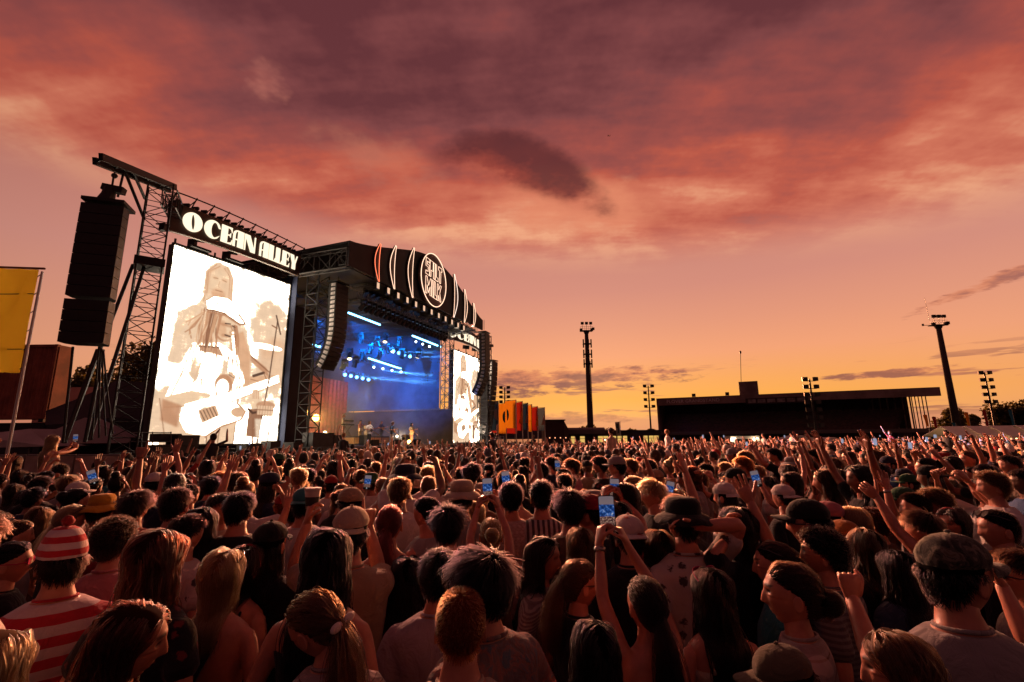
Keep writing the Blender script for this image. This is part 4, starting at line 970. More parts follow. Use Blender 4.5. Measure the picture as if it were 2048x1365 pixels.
# ================================================================== FLAGS beyond the stage
FR, FY_, FB_, FT, FG, FW_ = fabric('flag_red', (.42, .03, .02), .45), fabric('flag_yellow', (.8, .36, .02), .5), fabric('flag_navy', (.02, .06, .13), .35), fabric('flag_teal', (.02, .16, .24), .4), fabric('flag_grey', (.10, .16, .22), .4), fabric('flag_white', (.42, .38, .36), .45)
def field_flag(pxl, pxr, pyt, pyb, Y, cols, lab, shape, pole_px=None):
    pole = pxr if pole_px is None else pole_px
    o = thing('flag', lab, 'flag', WZ(pole, Y, 0), 'row of tall flags beyond the stage'); b = WZ(pole, Y, 0); zt = W(pole, pyt, Y)[2]; zb = W(pole, pyb, Y)[2]; w = (pxr - pxl) / FPX * Y
    MB().tube([b, (b[0], b[1], zt + .1)], .07, 8).build('pole', POLE, o)
    q = lambda s_, t_: np.array([b[0] - w * (1 - s_) - .06, b[1] + .5 * (1 - s_), zt - (zt - zb) * t_])
    nrm = np.array([.4, -.9, 0])
    mb = MB(); banner(mb, q(0, .02), q(1, 0), q(1, 1), q(0, .99), 14, 18, .16, pxl * .13, nrm); mb.build('cloth', cols[0], o, smooth=True)
    for k, (poly, m_) in enumerate(shape):
        P = [q(s_, t_) + nrm * (.22 + .02 * k) for s_, t_ in poly]; MB().prism(P, nrm * .01).build('printed_shape', m_, o)
    MB().beam(q(0, 0) + [0, 0, .03], q(1, 0) + [0, 0, .03], .07).build('top_batten', BLACK, o)
circ = lambda cx_, cy_, rx, ry, a0=0, a1=360, n=20: [(cx_ + rx * math.cos(math.radians(a0 + (a1 - a0) * k / n)), cy_ + ry * math.sin(math.radians(a0 + (a1 - a0) * k / n))) for k in range(n)]
field_flag(972, 997, 803, 862, 76, [FB_], 'navy flag with a pale half disc, first in the row beside the stage', [(circ(.92, .45, .30, .20, 90, 270), FW_), ([(.1, .0), (.9, 0), (.86, .1), (.6, .07), (.4, .16), (.2, .06)], FW_)])
field_flag(998, 1013, 807, 868, 78, [FY_], 'amber flag behind the large yellow one', [(circ(.9, .45, .42, .2, 90, 270), FT)])
field_flag(1012, 1033, 801, 857, 72, [FY_], 'large plain yellow flag with a small blue curve, third in the row', [(circ(.05, .52, .25, .22, -80, 80), FT)])
field_flag(1033, 1046, 804, 862, 74, [FR], 'red flag with a yellow wedge, next right of the large yellow flag', [([(1, .2), (1, .75), (.35, .75)], FY_)])
field_flag(1047, 1057, 807, 860, 76, [FB_], 'slate blue flag with a pale wedge, fifth in the row', [([(1, .2), (1, .75), (.3, .75)], FW_)])
field_flag(1058, 1065, 810, 864, 78, [FY_], 'narrow amber flag, sixth in the row', [([(0, .6), (1, .6), (1, .62), (0, .62)], FY_)])
field_flag(1065, 1077, 814, 862, 77, [FR], 'red flag with an amber corner, seventh in the row', [([(1, .35), (1, .8), (.5, .8)], FY_)])
field_flag(1078, 1091, 816, 862, 79, [FG], 'grey blue flag with a pale wedge, last in the row', [([(1, .1), (1, .75), (.45, .75)], FW_)])
bl = thing('wide_flag', 'low red and yellow flag hanging behind the row of flags', 'flag', WZ(1012, 84, 0)); 
for px in (985, 1030): lay(POLED, 'pole', WZ(px, 84, 0), W(px, 858, 84), .1, bl)
mb = MB(); banner(mb, W(980, 858, 84), W(1034, 856, 84), W(1034, 868, 84), W(982, 866, 84), 12, 6, .15, 3.3, np.array([0, -1., 0])); mb.build('cloth', FR, bl, smooth=True)
for k, (px, py0, py1, m_, lab) in enumerate(((1879, 834, 856, FR, 'red feather flag at the right end of the grandstand'), (1862, 830, 853, FY_, 'yellow feather flag against the grandstand columns'), (1946, 825, 854, FY_, 'yellow feather flag right of the tall mast'), (1983, 821, 852, FR, 'red feather flag under the right floodlight pole'), (2036, 820, 852, FT, 'teal feather flag at the right edge'), (1917, 846, 856, FT, 'small teal feather flag at the foot of the tall mast'))):
    Y = 84; o = thing('feather_flag', lab, 'flag', WZ(px, Y, 0), 'feather flags behind the right marquee'); b = WZ(px + 3, Y, 0); zt, zb = W(px, py0, Y)[2], W(px, py1, Y)[2]
    MB().tube([b, (b[0], b[1], zt)], .05, 6).build('pole', POLE, o)
    P = [(b[0] - .03, Y - .05, zb), (b[0] - .03, Y - .05, zt), (b[0] - .5, Y - .1, zt + .06), (b[0] - .75, Y - .12, zt - .1), (b[0] - .55, Y - .1, (zt + zb) / 2), (b[0] - .45, Y - .1, zb)]; MB().prism(P, (0, .04, 0)).build('sail', m_, o)
ub = thing('upright_banner', 'upright green and cream banner by the low building', 'banner', WZ(1240, 96, 0)); b = WZ(1243, 96, 0)
MB().tube([b, (b[0], b[1], W(1240, 843, 96)[2])], .05, 6).build('pole', POLE, ub)
P = [W(1230, 845, 96), W(1239, 844, 96), W(1241, 870, 96), W(1233, 871, 96)]; MB().prism(P, (0, .05, 0)).build('cloth', mat('banner_cream', (.45, .40, .25), .8), ub)
MB().prism([W(1232, 849, 95.95), W(1237, 848, 95.95), W(1238.5, 866, 95.95), W(1235, 868, 95.95), W(1236, 858, 95.95), W(1232.6, 856, 95.95)], (0, .02, 0)).build('printed_figure', mat('banner_green', (.06, .12, .07), .8), ub)

# ================================================================== FLOODLIGHT MASTS
FLD = mat('flood_housing', (.03, .028, .028), .4, .4)
CONC = mat('mast_concrete', (.06, .045, .042), .85, var=.25, vscale=.6)
def mast(px, pyt, Y, lab, ant, k=1.0):
    b = WZ(px, Y, 0); zt = W(px, pyt, Y)[2]; o = thing('floodlight_mast', lab, 'floodlight mast', b, 'tall floodlight masts')
    MB().tube([(b[0], b[1], -.2), (b[0], b[1], zt * .4), (b[0], b[1], zt - .9 * k)], [.74 * k, .62 * k, .46 * k], 14).build('mast', CONC, o, smooth=True)
    MB().tube([(b[0], b[1], zt - 1.0 * k), (b[0], b[1], zt - .3 * k)], [.55 * k, .85 * k], 12).build('head_collar', FLD, o)
    MB().box((b[0], b[1], zt - .3 * k), (3.1 * k, 1.6 * k, .13)).build('platform', FLD, o)
    for j in range(3):
        x = b[0] + (j - 1) * 1.05 * k; MB().box((x, b[1] - .6, zt + 1.55 * k), (.72 * k, .4, .62 * k)).build('lamp', FLD, o); lay(FLD, 'lamp_post', (x, b[1] - .5, zt - .3), (x, b[1] - .5, zt + 1.5 * k), .09, o)
    for x in (-1.4, 1.25, 1.6): MB().box((b[0] + x * k, b[1] - .6, zt - .15 * k + (.25 if x > 1.5 else 0)), (.66 * k, .45, .6 * k)).build('lamp', FLD, o)
    for z in (.4, .85): MB().beam((b[0] - 1.55 * k, b[1] - .75, zt + (z - .2) * k), (b[0] + 1.55 * k, b[1] - .75, zt + (z - .2) * k), .05).build('guard_rail', FLD, o)
    for x in (-1.55, -.5, .5, 1.55): lay(FLD, 'guard_post', (b[0] + x * k, b[1] - .75, zt - .3 * k), (b[0] + x * k, b[1] - .75, zt + .7 * k), .05, o)
    if ant:
        for z in (-3.6, -6.2, -8.6):
            for x in (-.95, .95, .3): MB().box((b[0] + x, b[1] - .6, zt + z), (.3, .3, 2.1)).build('antenna', FLD, o)
            MB().box((b[0], b[1], zt + z), (2.0, 1.5, .15)).build('antenna_ring', FLD, o)
        MB().tube([(b[0] + .66, b[1] - .7, .5), (b[0] + .56, b[1] - .6, zt - 8)], .08, 6).build('cable_riser', FLD, o)
    else:
        lay(FLD, 'whip_aerial', (b[0] - 1.6 * k, b[1], zt - .2), (b[0] - 1.8 * k, b[1], zt + 6.5), .06, o); MB().box((b[0] - 2.4 * k, b[1], zt - .3), (1.7 * k, .1, .1)).build('side_arm', FLD, o); MB().box((b[0] - 3.2 * k, b[1], zt - .2), (.3, .3, .5)).build('sensor', FLD, o)
mast(1182, 660, 118, 'tall mast with antennas and floodlights, centre of the skyline', True)
mast(1921, 648, 112, 'tall leaning-looking mast with floodlights at the right end of the grandstand', False, 1.12)
def pole_lights(px, pyt, Y, rows_, lab, h=None, sp=1.7, lamp=.85):
    b = WZ(px, Y, 0); zt = W(px, pyt, Y)[2] if h is None else h; o = thing('light_pole', lab, 'light pole', b, 'slim floodlight poles')
    MB().tube([(b[0], b[1], 0), (b[0], b[1], zt)], [.26, .14], 8).build('pole', FLD, o)
    for k in range(rows_):
        z = zt - .2 - k * sp; MB().beam((b[0] - 1.05, b[1], z - .2), (b[0] + 1.05, b[1], z - .2), .1).build('crossbar', FLD, o)
        for x in (-.95, .95): MB().box((b[0] + x, b[1] - .2, z + .15), (.85, .4, lamp * .8), (np.array([.96, .28 * np.sign(x), 0]), np.array([-.28 * np.sign(x), .96, 0]), Z3)).build('lamp', FLD, o)
pole_lights(1010, 775, 125, 4, 'slim light pole behind the row of flags', sp=1.15 * 125 / 118)
pole_lights(1304, 772, 122, 4, 'slim light pole left of the grandstand')
pole_lights(1637, 758, 86, 7, 'slim light pole standing in front of the grandstand', sp=1.35)
pole_lights(1998, 745, 100, 5, 'slim light pole near the right edge', sp=1.5)
am = thing('aerial_mast', 'hair-thin aerial mast rising behind the grandstand roof', 'aerial', WZ(1487, 128, 0)); b = WZ(1485, 128, 0); MB().tube([b, W(1481, 704, 128)], .07, 5).build('mast', FLD, am); MB().ball(W(1481, 705, 128), (.25, .25, .45), 8, 5).build('tip', FLD, am)
dr = thing('drone', 'tiny dark drone high in the sky', 'drone', W(1218, 272, 70)); p = W(1218, 272, 70)
MB().box(p, (.16, .12, .07)).build('body', BLACK, dr)
for sx in (-1, 1):
    for sy in (-1, 1): MB().tube([p, p + [sx * .16, sy * .12, .03]], .012, 5).build('arm', BLACK, dr); MB().tube([p + [sx * .16, sy * .12, .03], p + [sx * .16, sy * .12, .045]], .07, 8).build('rotor', BLACK, dr)

# ================================================================== GRANDSTAND
GSL, GSR = WZ(1319, 130, 0)[:2], WZ(1872, 106, 0)[:2]
GL_ = np.linalg.norm(GSR - GSL); gu = (GSR - GSL) / GL_; gn = np.array([gu[1], -gu[0]]); GU, GN = np.array([*gu, 0]), np.array([*gn, 0])
def Gp(a, b, z): q = GSL + gu * a + gn * b; return np.array([q[0], q[1], z])
def gbox(mb, a0, a1, b0, b1, z0, z1): return mb.box(Gp((a0 + a1) / 2, (b0 + b1) / 2, (z0 + z1) / 2), (b1 - b0, a1 - a0, z1 - z0), (GN, GU, Z3))
GS = thing('grandstand', 'long dark grandstand with a deep roof and lettered fascia', 'grandstand', Gp(GL_ / 2, 0, 0))
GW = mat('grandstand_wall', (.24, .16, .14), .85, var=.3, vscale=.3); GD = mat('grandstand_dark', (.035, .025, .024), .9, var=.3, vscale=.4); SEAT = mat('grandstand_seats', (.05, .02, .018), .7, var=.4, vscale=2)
ZT = 12.3; ZB = 3.0
mb = MB(); gbox(mb, 0, GL_ + 2.2, -13, 0, ZT - .35, ZT); mb.build('roof_slab', GW, GS)
mb = MB(); gbox(mb, 0, GL_ + 2.2, -.0, .25, ZT - 1.9, ZT + .02); mb.build('roof_fascia', GW, GS)
mb = MB(); mb.prism([Gp(GL_ + 2.2, .2, ZT), Gp(GL_ + 2.2, .2, ZT - 1.9), Gp(GL_ + 2.2, -13, ZT - .9), Gp(GL_ + 2.2, -13, ZT)], GU * .15); mb.build('roof_end', GW, GS)
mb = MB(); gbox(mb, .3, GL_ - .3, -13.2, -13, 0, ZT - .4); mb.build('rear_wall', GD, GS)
mb = MB(); gbox(mb, 0, .35, -13, .0, 0, ZT - .36); mb.build('end_wall', GW, GS)
for i in range(14):
    mb = MB(); gbox(mb, .36, GL_ - 6 + i * .35, -2 - i * .78 - .78, -2 - i * .78, ZB - .4 + i * .34, ZB + i * .40); mb.build('terrace_step', SEAT, GS)
    mb = MB(); gbox(mb, .6, GL_ - 6.4 + i * .35, -2 - i * .78 - .5, -2 - i * .78 - .25, ZB + i * .40 + .02, ZB + i * .40 + .42); mb.build('seat_row', mat('seat_red', (.07, .02, .018), .5, var=.6, vscale=1.5), GS)
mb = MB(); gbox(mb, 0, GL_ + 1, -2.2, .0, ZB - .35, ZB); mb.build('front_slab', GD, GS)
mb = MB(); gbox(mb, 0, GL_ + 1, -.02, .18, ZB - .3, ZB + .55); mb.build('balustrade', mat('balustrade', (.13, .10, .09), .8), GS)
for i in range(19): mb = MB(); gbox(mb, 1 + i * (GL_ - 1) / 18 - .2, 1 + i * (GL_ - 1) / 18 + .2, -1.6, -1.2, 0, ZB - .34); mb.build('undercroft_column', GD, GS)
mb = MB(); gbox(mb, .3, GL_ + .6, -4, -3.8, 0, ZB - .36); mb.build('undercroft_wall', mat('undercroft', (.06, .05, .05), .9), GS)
for i in range(6):
    a = GL_ - 7.6 + i * 1.5; mb = MB(); gbox(mb, a, a + .28, -12.6, -12.3, 3, ZT - .4); mb.build('end_column', GW, GS)
for i in range(5):
    a = GL_ + .2; b = -2 - i * 2.4; lay(GD, 'end_mullion', Gp(a, b, ZB), Gp(a, b, ZT - .4), .22, GS)
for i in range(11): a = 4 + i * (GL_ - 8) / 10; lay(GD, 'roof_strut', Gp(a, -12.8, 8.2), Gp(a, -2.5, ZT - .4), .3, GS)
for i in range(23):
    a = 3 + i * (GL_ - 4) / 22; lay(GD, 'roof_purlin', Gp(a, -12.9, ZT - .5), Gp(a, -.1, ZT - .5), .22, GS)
def glit(px, py, w, h, b_, col, st, nm='lit_window'):
    d = ray(px, py); o3 = np.array([0, 0, CAMH]); k = (Gp(0, b_, 0) - o3) @ GN / (d @ GN); p = o3 + d * k
    MB().box(p, (w, .06, h), (GU, GN, Z3)).build(nm, emat('lit_%s_%d' % (nm, int(st * 10)), col, st), GS)
glit(1381, 851, 1.8, .75, -11, (1, .8, .6), 1.0); glit(1576, 846, .9, .8, -10, (1, .45, .15), .8); glit(1760, 842, 2.2, .7, -9, (1, .5, .2), .55); glit(1780, 844, .7, .4, -9, (1, .6, .3), .6)
tb = MB(); gbox(tb, 20.3, 24.6, -3.5, -.4, ZT - .2, ZT + 3.4); tb.build('roof_tower', GW, GS)
pb_ = MB(); gbox(pb_, 21.5, 34.8, .3, 1.0, ZT - 2.4, ZT - .95); pb_.build('press_box', GD, GS)
for i in range(6): mb = MB(); gbox(mb, 22 + i * 2.1, 23.7 + i * 2.1, 1.01, 1.06, ZT - 2.1, ZT - 1.2); mb.build('press_window', mat('press_glass', (.22, .17, .16), .25, var=.4, vscale=1), GS)
for a in (9.0, 17.0): mb = MB(); gbox(mb, a, a + .9, -.5, .0, ZT + .1, ZT + .9); mb.build('roof_lamp', FLD, GS)
tx = bpy.data.curves.new('letters', 'FONT'); tx.body = 'PLOVER GRANDSTAND'; tx.size = 1.15; tx.extrude = .02; tx.space_character = 1.08
tme = evaluated(bpy.data.objects.new('tmp', tx))
tme.materials.clear(); tme.materials.append(mat('fascia_letters', (.8, .66, .6), .6)); k = acc(GS)
txo = inst(tme, 'fascia_lettering', GS, matrix=frame(GU, Z3, GN, Gp(2.6, .30, ZT - 1.35) - k))

# ================================================================== LOW BUILDINGS AND STALLS
BRK = mat('dark_brick', (.05, .03, .028), .9, var=.3, vscale=.6); WARM = emat('warm_window', (1.0, .62, .16), .75)
sh = thing('shed', 'dark flat-roofed shed behind the row of flags', 'building', W(1112, 890, 92) * [1, 1, 0])
e0, e1 = W(1088, 842, 92), W(1128, 842, 92); MB().box(((e0[0] + e1[0]) / 2, 96, e0[2] / 2), (e1[0] - e0[0], 8, e0[2])).build('wall', BRK, sh)
MB().prism([(e1[0] + .02, 92.3, e0[2]), (W(1138, 858, 92)[0], 93, W(1138, 858, 92)[2]), (W(1138, 858, 92)[0], 93, 0), (e1[0] + .02, 92.3, 0)], (0, 6, 0)).build('side_bay', BRK, sh)
MB().box(((e0[0] + e1[0]) / 2, 96, e0[2] + .1), (e1[0] - e0[0] + .5, 8.5, .2)).build('roof', FLD, sh)
for i in range(4): MB().box((e0[0] + 1 + i * 1.0, 91.95, 2.2), (.16, .06, .16)).build('warm_bulb', emat('bulb_string', (1, .4, .2), 2.5), sh)
lb = thing('clubhouse', 'low clubhouse with warm lit windows at the far side of the crowd', 'building', W(1220, 890, 100) * [1, 1, 0])
e0, e1 = W(1118, 868, 100), W(1322, 872, 100); MB().box(((e0[0] + e1[0]) / 2, 104, 1.7), (e1[0] - e0[0], 8, 3.4)).build('wall', BRK, lb)
MB().prism([(W(1135, 860, 100)[0], 99.5, 3.3), (W(1208, 860, 100)[0], 99.5, 3.3), (W(1210, 872, 99)[0], 98.4, 2.9), (W(1132, 872, 99)[0], 98.4, 2.9)], (0, 0, .9)).build('porch_roof', mat('porch_roof', (.12, .09, .085), .6, var=.2, vscale=.7), lb)
MB().box(((e0[0] + e1[0]) / 2, 104, 3.5), (e1[0] - e0[0] + .6, 8.8, .25)).build('roof', FLD, lb)
for a, b in ((1142, 1150), (1160, 1170), (1196, 1217), (1223, 1233), (1235, 1244), (1246, 1255), (1287, 1296), (1298, 1318)):
    p, q = W(a, 882, 99.9), W(b, 882, 99.9); w = thing('window', '', '', (0, 0, 0)); del w['label']; del w['category']; w.parent = lb; w.location = np.array([(p[0] + q[0]) / 2, 99.93, 1.75]) - acc(lb)
    MB().box(((p[0] + q[0]) / 2, 99.95, 1.75), (q[0] - p[0], .06, 1.5)).build('pane', WARM, w); n_ = max(1, int((q[0] - p[0]) / .8))
    for k in range(n_ + 1): MB().box((p[0] + (q[0] - p[0]) * k / n_, 99.9, 1.75), (.08, .08, 1.55)).build('mullion', FLD, w)
    for z in (.98, 2.52, 2.0): MB().box(((p[0] + q[0]) / 2, 99.9, z), (q[0] - p[0] + .1, .08, .08)).build('frame', FLD, w)
pl = thing('porch_lamp', 'small bright wall lamp on the clubhouse roof edge', 'lamp', W(1213, 880, 99.6)); MB().ball(W(1213, 880, 99.4), (.5, .15, .14), 8, 6).build('bulb', emat('porch_bulb', (1, .85, .5), 6), pl); MB().box(W(1213, 878, 99.4), (1.1, .3, .08)).build('shade', FLD, pl)
WHITEW = mat('stall_white', (.5, .45, .42), .7, var=.12, vscale=.6)
k_ = thing('kiosk', 'white service cabin with two lamps under the grandstand', 'cabin', W(1490, 890, 95) * [1, 1, 0]); e0, e1 = W(1460, 873, 95), W(1520, 873, 95)
MB().box(((e0[0] + e1[0]) / 2, 96.3, e0[2] / 2), (e1[0] - e0[0], 2.5, e0[2])).build('cabin_body', WHITEW, k_); MB().box(((e0[0] + e1[0]) / 2, 96.3, e0[2] + .06), (e1[0] - e0[0] + .2, 2.7, .12)).build('roof', FLD, k_)
for px in (1467, 1512): MB().box(W(px, 877, 94.9), (.9, .12, .16)).build('lamp', emat('cabin_lamp', (1, .8, .5), 7), k_); point('lamp_glow', W(px, 879, 94.6), (1, .75, .45), 120, .2)
for px in (1478, 1498): MB().box(W(px, 884, 94.98), (1.3, .05, 1.1)).build('hatch', FLD, k_)
c_ = thing('kiosk', 'white cabin left of the lit service cabin', 'cabin', W(1372, 890, 97) * [1, 1, 0]); e0, e1 = W(1348, 881, 97), W(1375, 881, 97)
MB().box(((e0[0] + e1[0]) / 2, 98.3, e0[2] / 2), (e1[0] - e0[0], 2.4, e0[2])).build('cabin_body', WHITEW, c_); MB().box(((e0[0] + e1[0]) / 2, 98.3, e0[2] + .05), (e1[0] - e0[0] + .2, 2.6, .1)).build('roof', FLD, c_)
UMB = {'blue': mat('umbrella_blue', (.03, .09, .14), .7), 'green': mat('umbrella_green', (.03, .09, .05), .7), 'amber': mat('umbrella_amber', (.4, .16, .03), .7), 'orange': mat('umbrella_orange', (.4, .11, .03), .7), 'dark': mat('umbrella_dark', (.03, .025, .03), .7)}
for px, py, Y, c, rad in ((1361, 884, 92, 'blue', 1.6), (1391, 887, 92, 'green', 1.5), (1419, 886, 91, 'amber', 1.7), (1446, 888, 91, 'dark', 1.6), (1484, 886, 90, 'orange', 1.9)):
    p = W(px, py, Y); o = thing('umbrella', c + ' market umbrella in front of the cabins', 'umbrella', p * [1, 1, 0], 'market umbrellas below the grandstand')
    MB().tube([p * [1, 1, 0], p], .05, 6).build('pole', POLED, o); rg = [p + [rad * math.cos(t * PI / 4), rad * math.sin(t * PI / 4), -.5] for t in range(8)]
    MB().add([p + [0, 0, .12]] + rg + [q - [0, 0, .16] for q in rg], [(0, 1 + t, 1 + (t + 1) % 8) for t in range(8)] + [(1 + t, 9 + t, 9 + (t + 1) % 8, 1 + (t + 1) % 8) for t in range(8)]).build('canopy', UMB[c], o)
marquee(1572, 1640, 871, 879, 80, 'white peaked tent at the foot of the front light pole', 4, col=WHITEW)
marquee(1647, 1692, 875, 881, 82, 'smaller white peaked tent right of the front light pole', 4, col=WHITEW)
# long white marquee on the right with string lights
for i, (a, b) in enumerate(((1872, 1921), (1921, 1970), (1970, 2022), (2022, 2080))):
    Y = 62 - i * .6; p, q = W(a + 8, 853, Y), W(b + 8, 853, Y); e, g_ = W(a - 2, 872, Y - 2.2), W(b - 2, 872, Y - 2.2); zr = W(1950, 853, 61)[2]; ze = W(1950, 873, 58.5)[2]
    o = thing('marquee', ('first bay of the long white marquee, next to the grandstand', 'second bay of the long white marquee', 'third bay of the long white marquee', 'last bay of the long white marquee, at the right edge')[i], 'marquee', ((p[0] + q[0]) / 2, Y, 0), 'bays of the long right marquee')
    x0, x1, y0, y1 = p[0] + .04, q[0] - .04, Y - 2.2, Y + 1.5
    MB().prism([(x0, y0, ze), (x1, y0, ze), (x1, Y, zr), (x0, Y, zr)], (0, 0, .05)).build('roof_panel', WHITEW, o); MB().prism([(x0, Y + .02, zr), (x1, Y + .02, zr), (x1, Y + 3, ze), (x0, Y + 3, ze)], (0, 0, .05)).build('roof_panel', WHITEW, o)
    MB().box(((x0 + x1) / 2, y0 - .03, ze - .12), (x1 - x0, .04, .26)).build('valance', WHITEW, o)
    for x in (x0 + .05, x1 - .05): lay(POLED, 'leg', (x, y0, 0), (x, y0, ze), .08, o)
    for k in range(4): MB().ball((x0 + .5 + k * (x1 - x0 - 1) / 3, y0 + .4, ze - .32), .085, 8, 6).build('bulb', emat('festoon', (1, .7, .3), 6), o)
    point('lamp_glow', ((x0 + x1) / 2, y0 + .8, ze - .6), (1, .55, .25), 120, .3)
# grey trailer by the far screen
tr = thing('equipment_trailer', 'grey trailer with a light frame right of the far screen', 'trailer', W(990, 890, 66) * [1, 1, 0]); e0, e1 = W(968, 880, 66), W(991, 876, 66)
MB().box(((e0[0] + e1[0]) / 2, 67, 1.5), (e1[0] - e0[0], 2, 1.5)).build('trailer_body', mat('trailer_grey', (.16, .13, .13), .6), tr); MB().box(((e0[0] + e1[0]) / 2 - .3, 65.98, 1.6), (.7, .04, .8)).build('hatch', WHITEW, tr); MB().box(((e0[0] + e1[0]) / 2, 67, .72), (e1[0] - e0[0] + .6, 2.0, .12)).build('chassis', BLACK, tr)
for x in (e0[0] + .5, e1[0] - .5): MB().tube([(x, 65.9, .4), (x, 66.2, .4)], .38, 14).build('wheel', CAB, tr)
for px in (988, 1007): lay(POLED, 'frame_post', WZ(px, 66.5, 0), W(px, 873, 66.5), .08, tr)
lay(POLED, 'frame_beam', W(986, 873, 66.5), W(1007, 873, 66.5), .12, tr)
# ================================================================== PEOPLE: builders
def ring_pts(c, hx, hy, n, ex=2.3, ax=None):
    t = np.linspace(0, 2 * PI, n, endpoint=False); co, si = np.cos(t), np.sin(t)
    x = np.sign(co) * np.abs(co) ** (2 / ex) * hx; y = np.sign(si) * np.abs(si) ** (2 / ex) * hy
    if ax is None: return np.stack([c[0] + x, c[1] + y, np.full(n, c[2])], 1)
    return np.asarray(c) + x[:, None] * ax[0] + y[:, None] * ax[1]
class Soup:
    """collects lofts as arrays"""
    def __init__(s): s.V = []; s.F = []; s.n = 0
    def loft(s, rings, cap=True):
        R = np.asarray(rings); m_, n = R.shape[:2]; b = s.n; s.V.append(R.reshape(-1, 3)); s.n += m_ * n
        i = np.arange(m_ - 1)[:, None] * n; k = np.arange(n)[None, :]; k2 = (k + 1) % n
        s.F += (np.stack([i + k, i + k2, i + n + k2, i + n + k], -1).reshape(-1, 4) + b).tolist()
        if cap: s.F += [list(range(b + n - 1, b - 1, -1)), list(range(b + (m_ - 1) * n, b + m_ * n))]
    def limb(s, pts, rad, n=10, flat=None, sub=3):
        """tapered limb through joints with rounded bends"""
        P = np.asarray(pts, float); rad = np.asarray(rad, float); m_ = len(P); T = np.linspace(0, m_ - 1, (m_ - 1) * sub + 1)
        Q = np.stack([np.interp(T, range(m_), P[:, k]) for k in range(3)], 1); Rr = np.interp(T, range(m_), rad)
        for _ in range(2): Q[1:-1] = Q[1:-1] * .5 + (Q[:-2] + Q[2:]) * .25
        rings = []; prev = None
        for i in range(len(Q)):
            d = Q[min(i + 1, len(Q) - 1)] - Q[max(i - 1, 0)]; d /= max(np.linalg.norm(d), 1e-9)
            if prev is None:
                a = np.array([0, 1.0, 0]) if abs(d[1]) < .8 else np.array([1.0, 0, 0]); u = np.cross(d, a)
            else: u = prev - d * (prev @ d)
            u /= max(np.linalg.norm(u), 1e-9); prev = u; v = np.cross(d, u); r = Rr[i]
            rings.append(ring_pts(Q[i], r, r * (flat or 1.0), n, 2.0, (u, v)))
        # rounded tip
        d = Q[-1] - Q[-2]; d /= max(np.linalg.norm(d), 1e-9); rings.append(Q[-1] + (rings[-1] - Q[-1]) * .6 + d * Rr[-1] * .55)
        s.loft(rings)
    def arrays(s): return np.concatenate(s.V), s.F
def to_mesh(name, V, F, smooth=True):
    me = bpy.data.meshes.new(name); me.from_pydata(V.tolist() if hasattr(V, 'tolist') else V, [], F); me.update()
    if smooth: me.shade_smooth()
    return me
def remesh(me, vox, smooth_it=3):
    o = bpy.data.objects.new('tmp', me); md = o.modifiers.new('r', 'REMESH'); md.mode = 'VOXEL'; md.voxel_size = vox; md.use_smooth_shade = True
    if smooth_it: sm_ = o.modifiers.new('s', 'SMOOTH'); sm_.factor = .5; sm_.iterations = smooth_it
    out = evaluated(o); out.name = me.name; out.shade_smooth(); bpy.data.meshes.remove(me); return out

# torso sections: z, half width, half depth, centre y
TM = np.array([(.84, .165, .112, 0), (.93, .170, .118, 0), (1.03, .156, .108, 0), (1.13, .160, .110, .002), (1.23, .176, .116, .002), (1.31, .190, .118, -.002), (1.37, .196, .110, -.008), (1.41, .184, .096, -.012), (1.44, .150, .082, -.014), (1.465, .104, .070, -.012), (1.49, .070, .062, -.008), (1.53, .057, .058, 0), (1.60, .055, .058, .008)])
TF = np.array([(.84, .168, .112, 0), (.93, .172, .116, 0), (1.03, .138, .098, 0), (1.13, .132, .096, .002), (1.23, .150, .108, .006), (1.31, .164, .108, .0), (1.37, .168, .096, -.008), (1.41, .158, .084, -.012), (1.44, .126, .072, -.014), (1.465, .084, .060, -.012), (1.49, .058, .053, -.006), (1.53, .047, .049, 0), (1.60, .045, .049, .008)])
SHX = {'m': .182, 'f': .155}
HEADC = np.array([0, .012, 1.632]); NECKP = np.array([0, -.005, 1.535])
def hnorm(q):
    """1 on the skull: fuller than an ellipsoid above, rounder below"""
    u = np.abs(q) / np.array([.077, .098, .115]); e = np.where(q[..., 2] > 0, 2.45, 2.0); return (u[..., 0] ** e + u[..., 1] ** e + u[..., 2] ** e) ** (1 / e)
def head_surface(na, nz, off=0.0):
    """vertices of a head (crown to chin) on a longitude/latitude net, facing +Y"""
    th = np.linspace(0, 2 * PI, na, endpoint=False); ph = np.linspace(-PI / 2 + .03, PI / 2 - .03, nz)
    P, T = np.meshgrid(ph, th, indexing='ij'); d = np.stack([np.cos(P) * np.cos(T), np.cos(P) * np.sin(T), np.sin(P)], -1)
    p = d / hnorm(d)[..., None]; x, y, z = p[..., 0].copy(), p[..., 1].copy(), p[..., 2].copy()
    low = np.clip(-z / .118, 0, 1)
    x *= 1 - .26 * low ** 1.3; back = (y < 0); y = np.where(back, y * (1 - .42 * np.clip((-z - .02) / .08, 0, 1)), y * (1 - .10 * low)); y = np.where(back & (z > -.02), y * 1.04, y)
    x *= 1 + .04 * np.exp(-((z - .05) / .05) ** 2) * (y < .02)
    fr = (y > 0).astype(float); g = lambda a, s: np.exp(-(a / s) ** 2)
    nz_ = np.where(z < -.032, np.exp(-((z + .032) / .010) ** 2), np.clip(1 - (z + .032) / .062, 0, 1))
    y = y + fr * (.024 * g(x, .012) * nz_ + .006 * g(x, .05) * g(z - .034, .012) - .011 * g(np.abs(x) - .031, .014) * g(z - .014, .011) + .006 * g(x, .024) * g(z + .066, .012) - .005 * g(x, .024) * g(z + .066, .003) + .010 * g(x, .026) * g(z + .102, .018) - .004 * g(z + .082, .008) * g(x, .03) + .005 * g(np.abs(x) - .045, .018) * g(z + .02, .02))
    return np.stack([x, y, z], -1), d
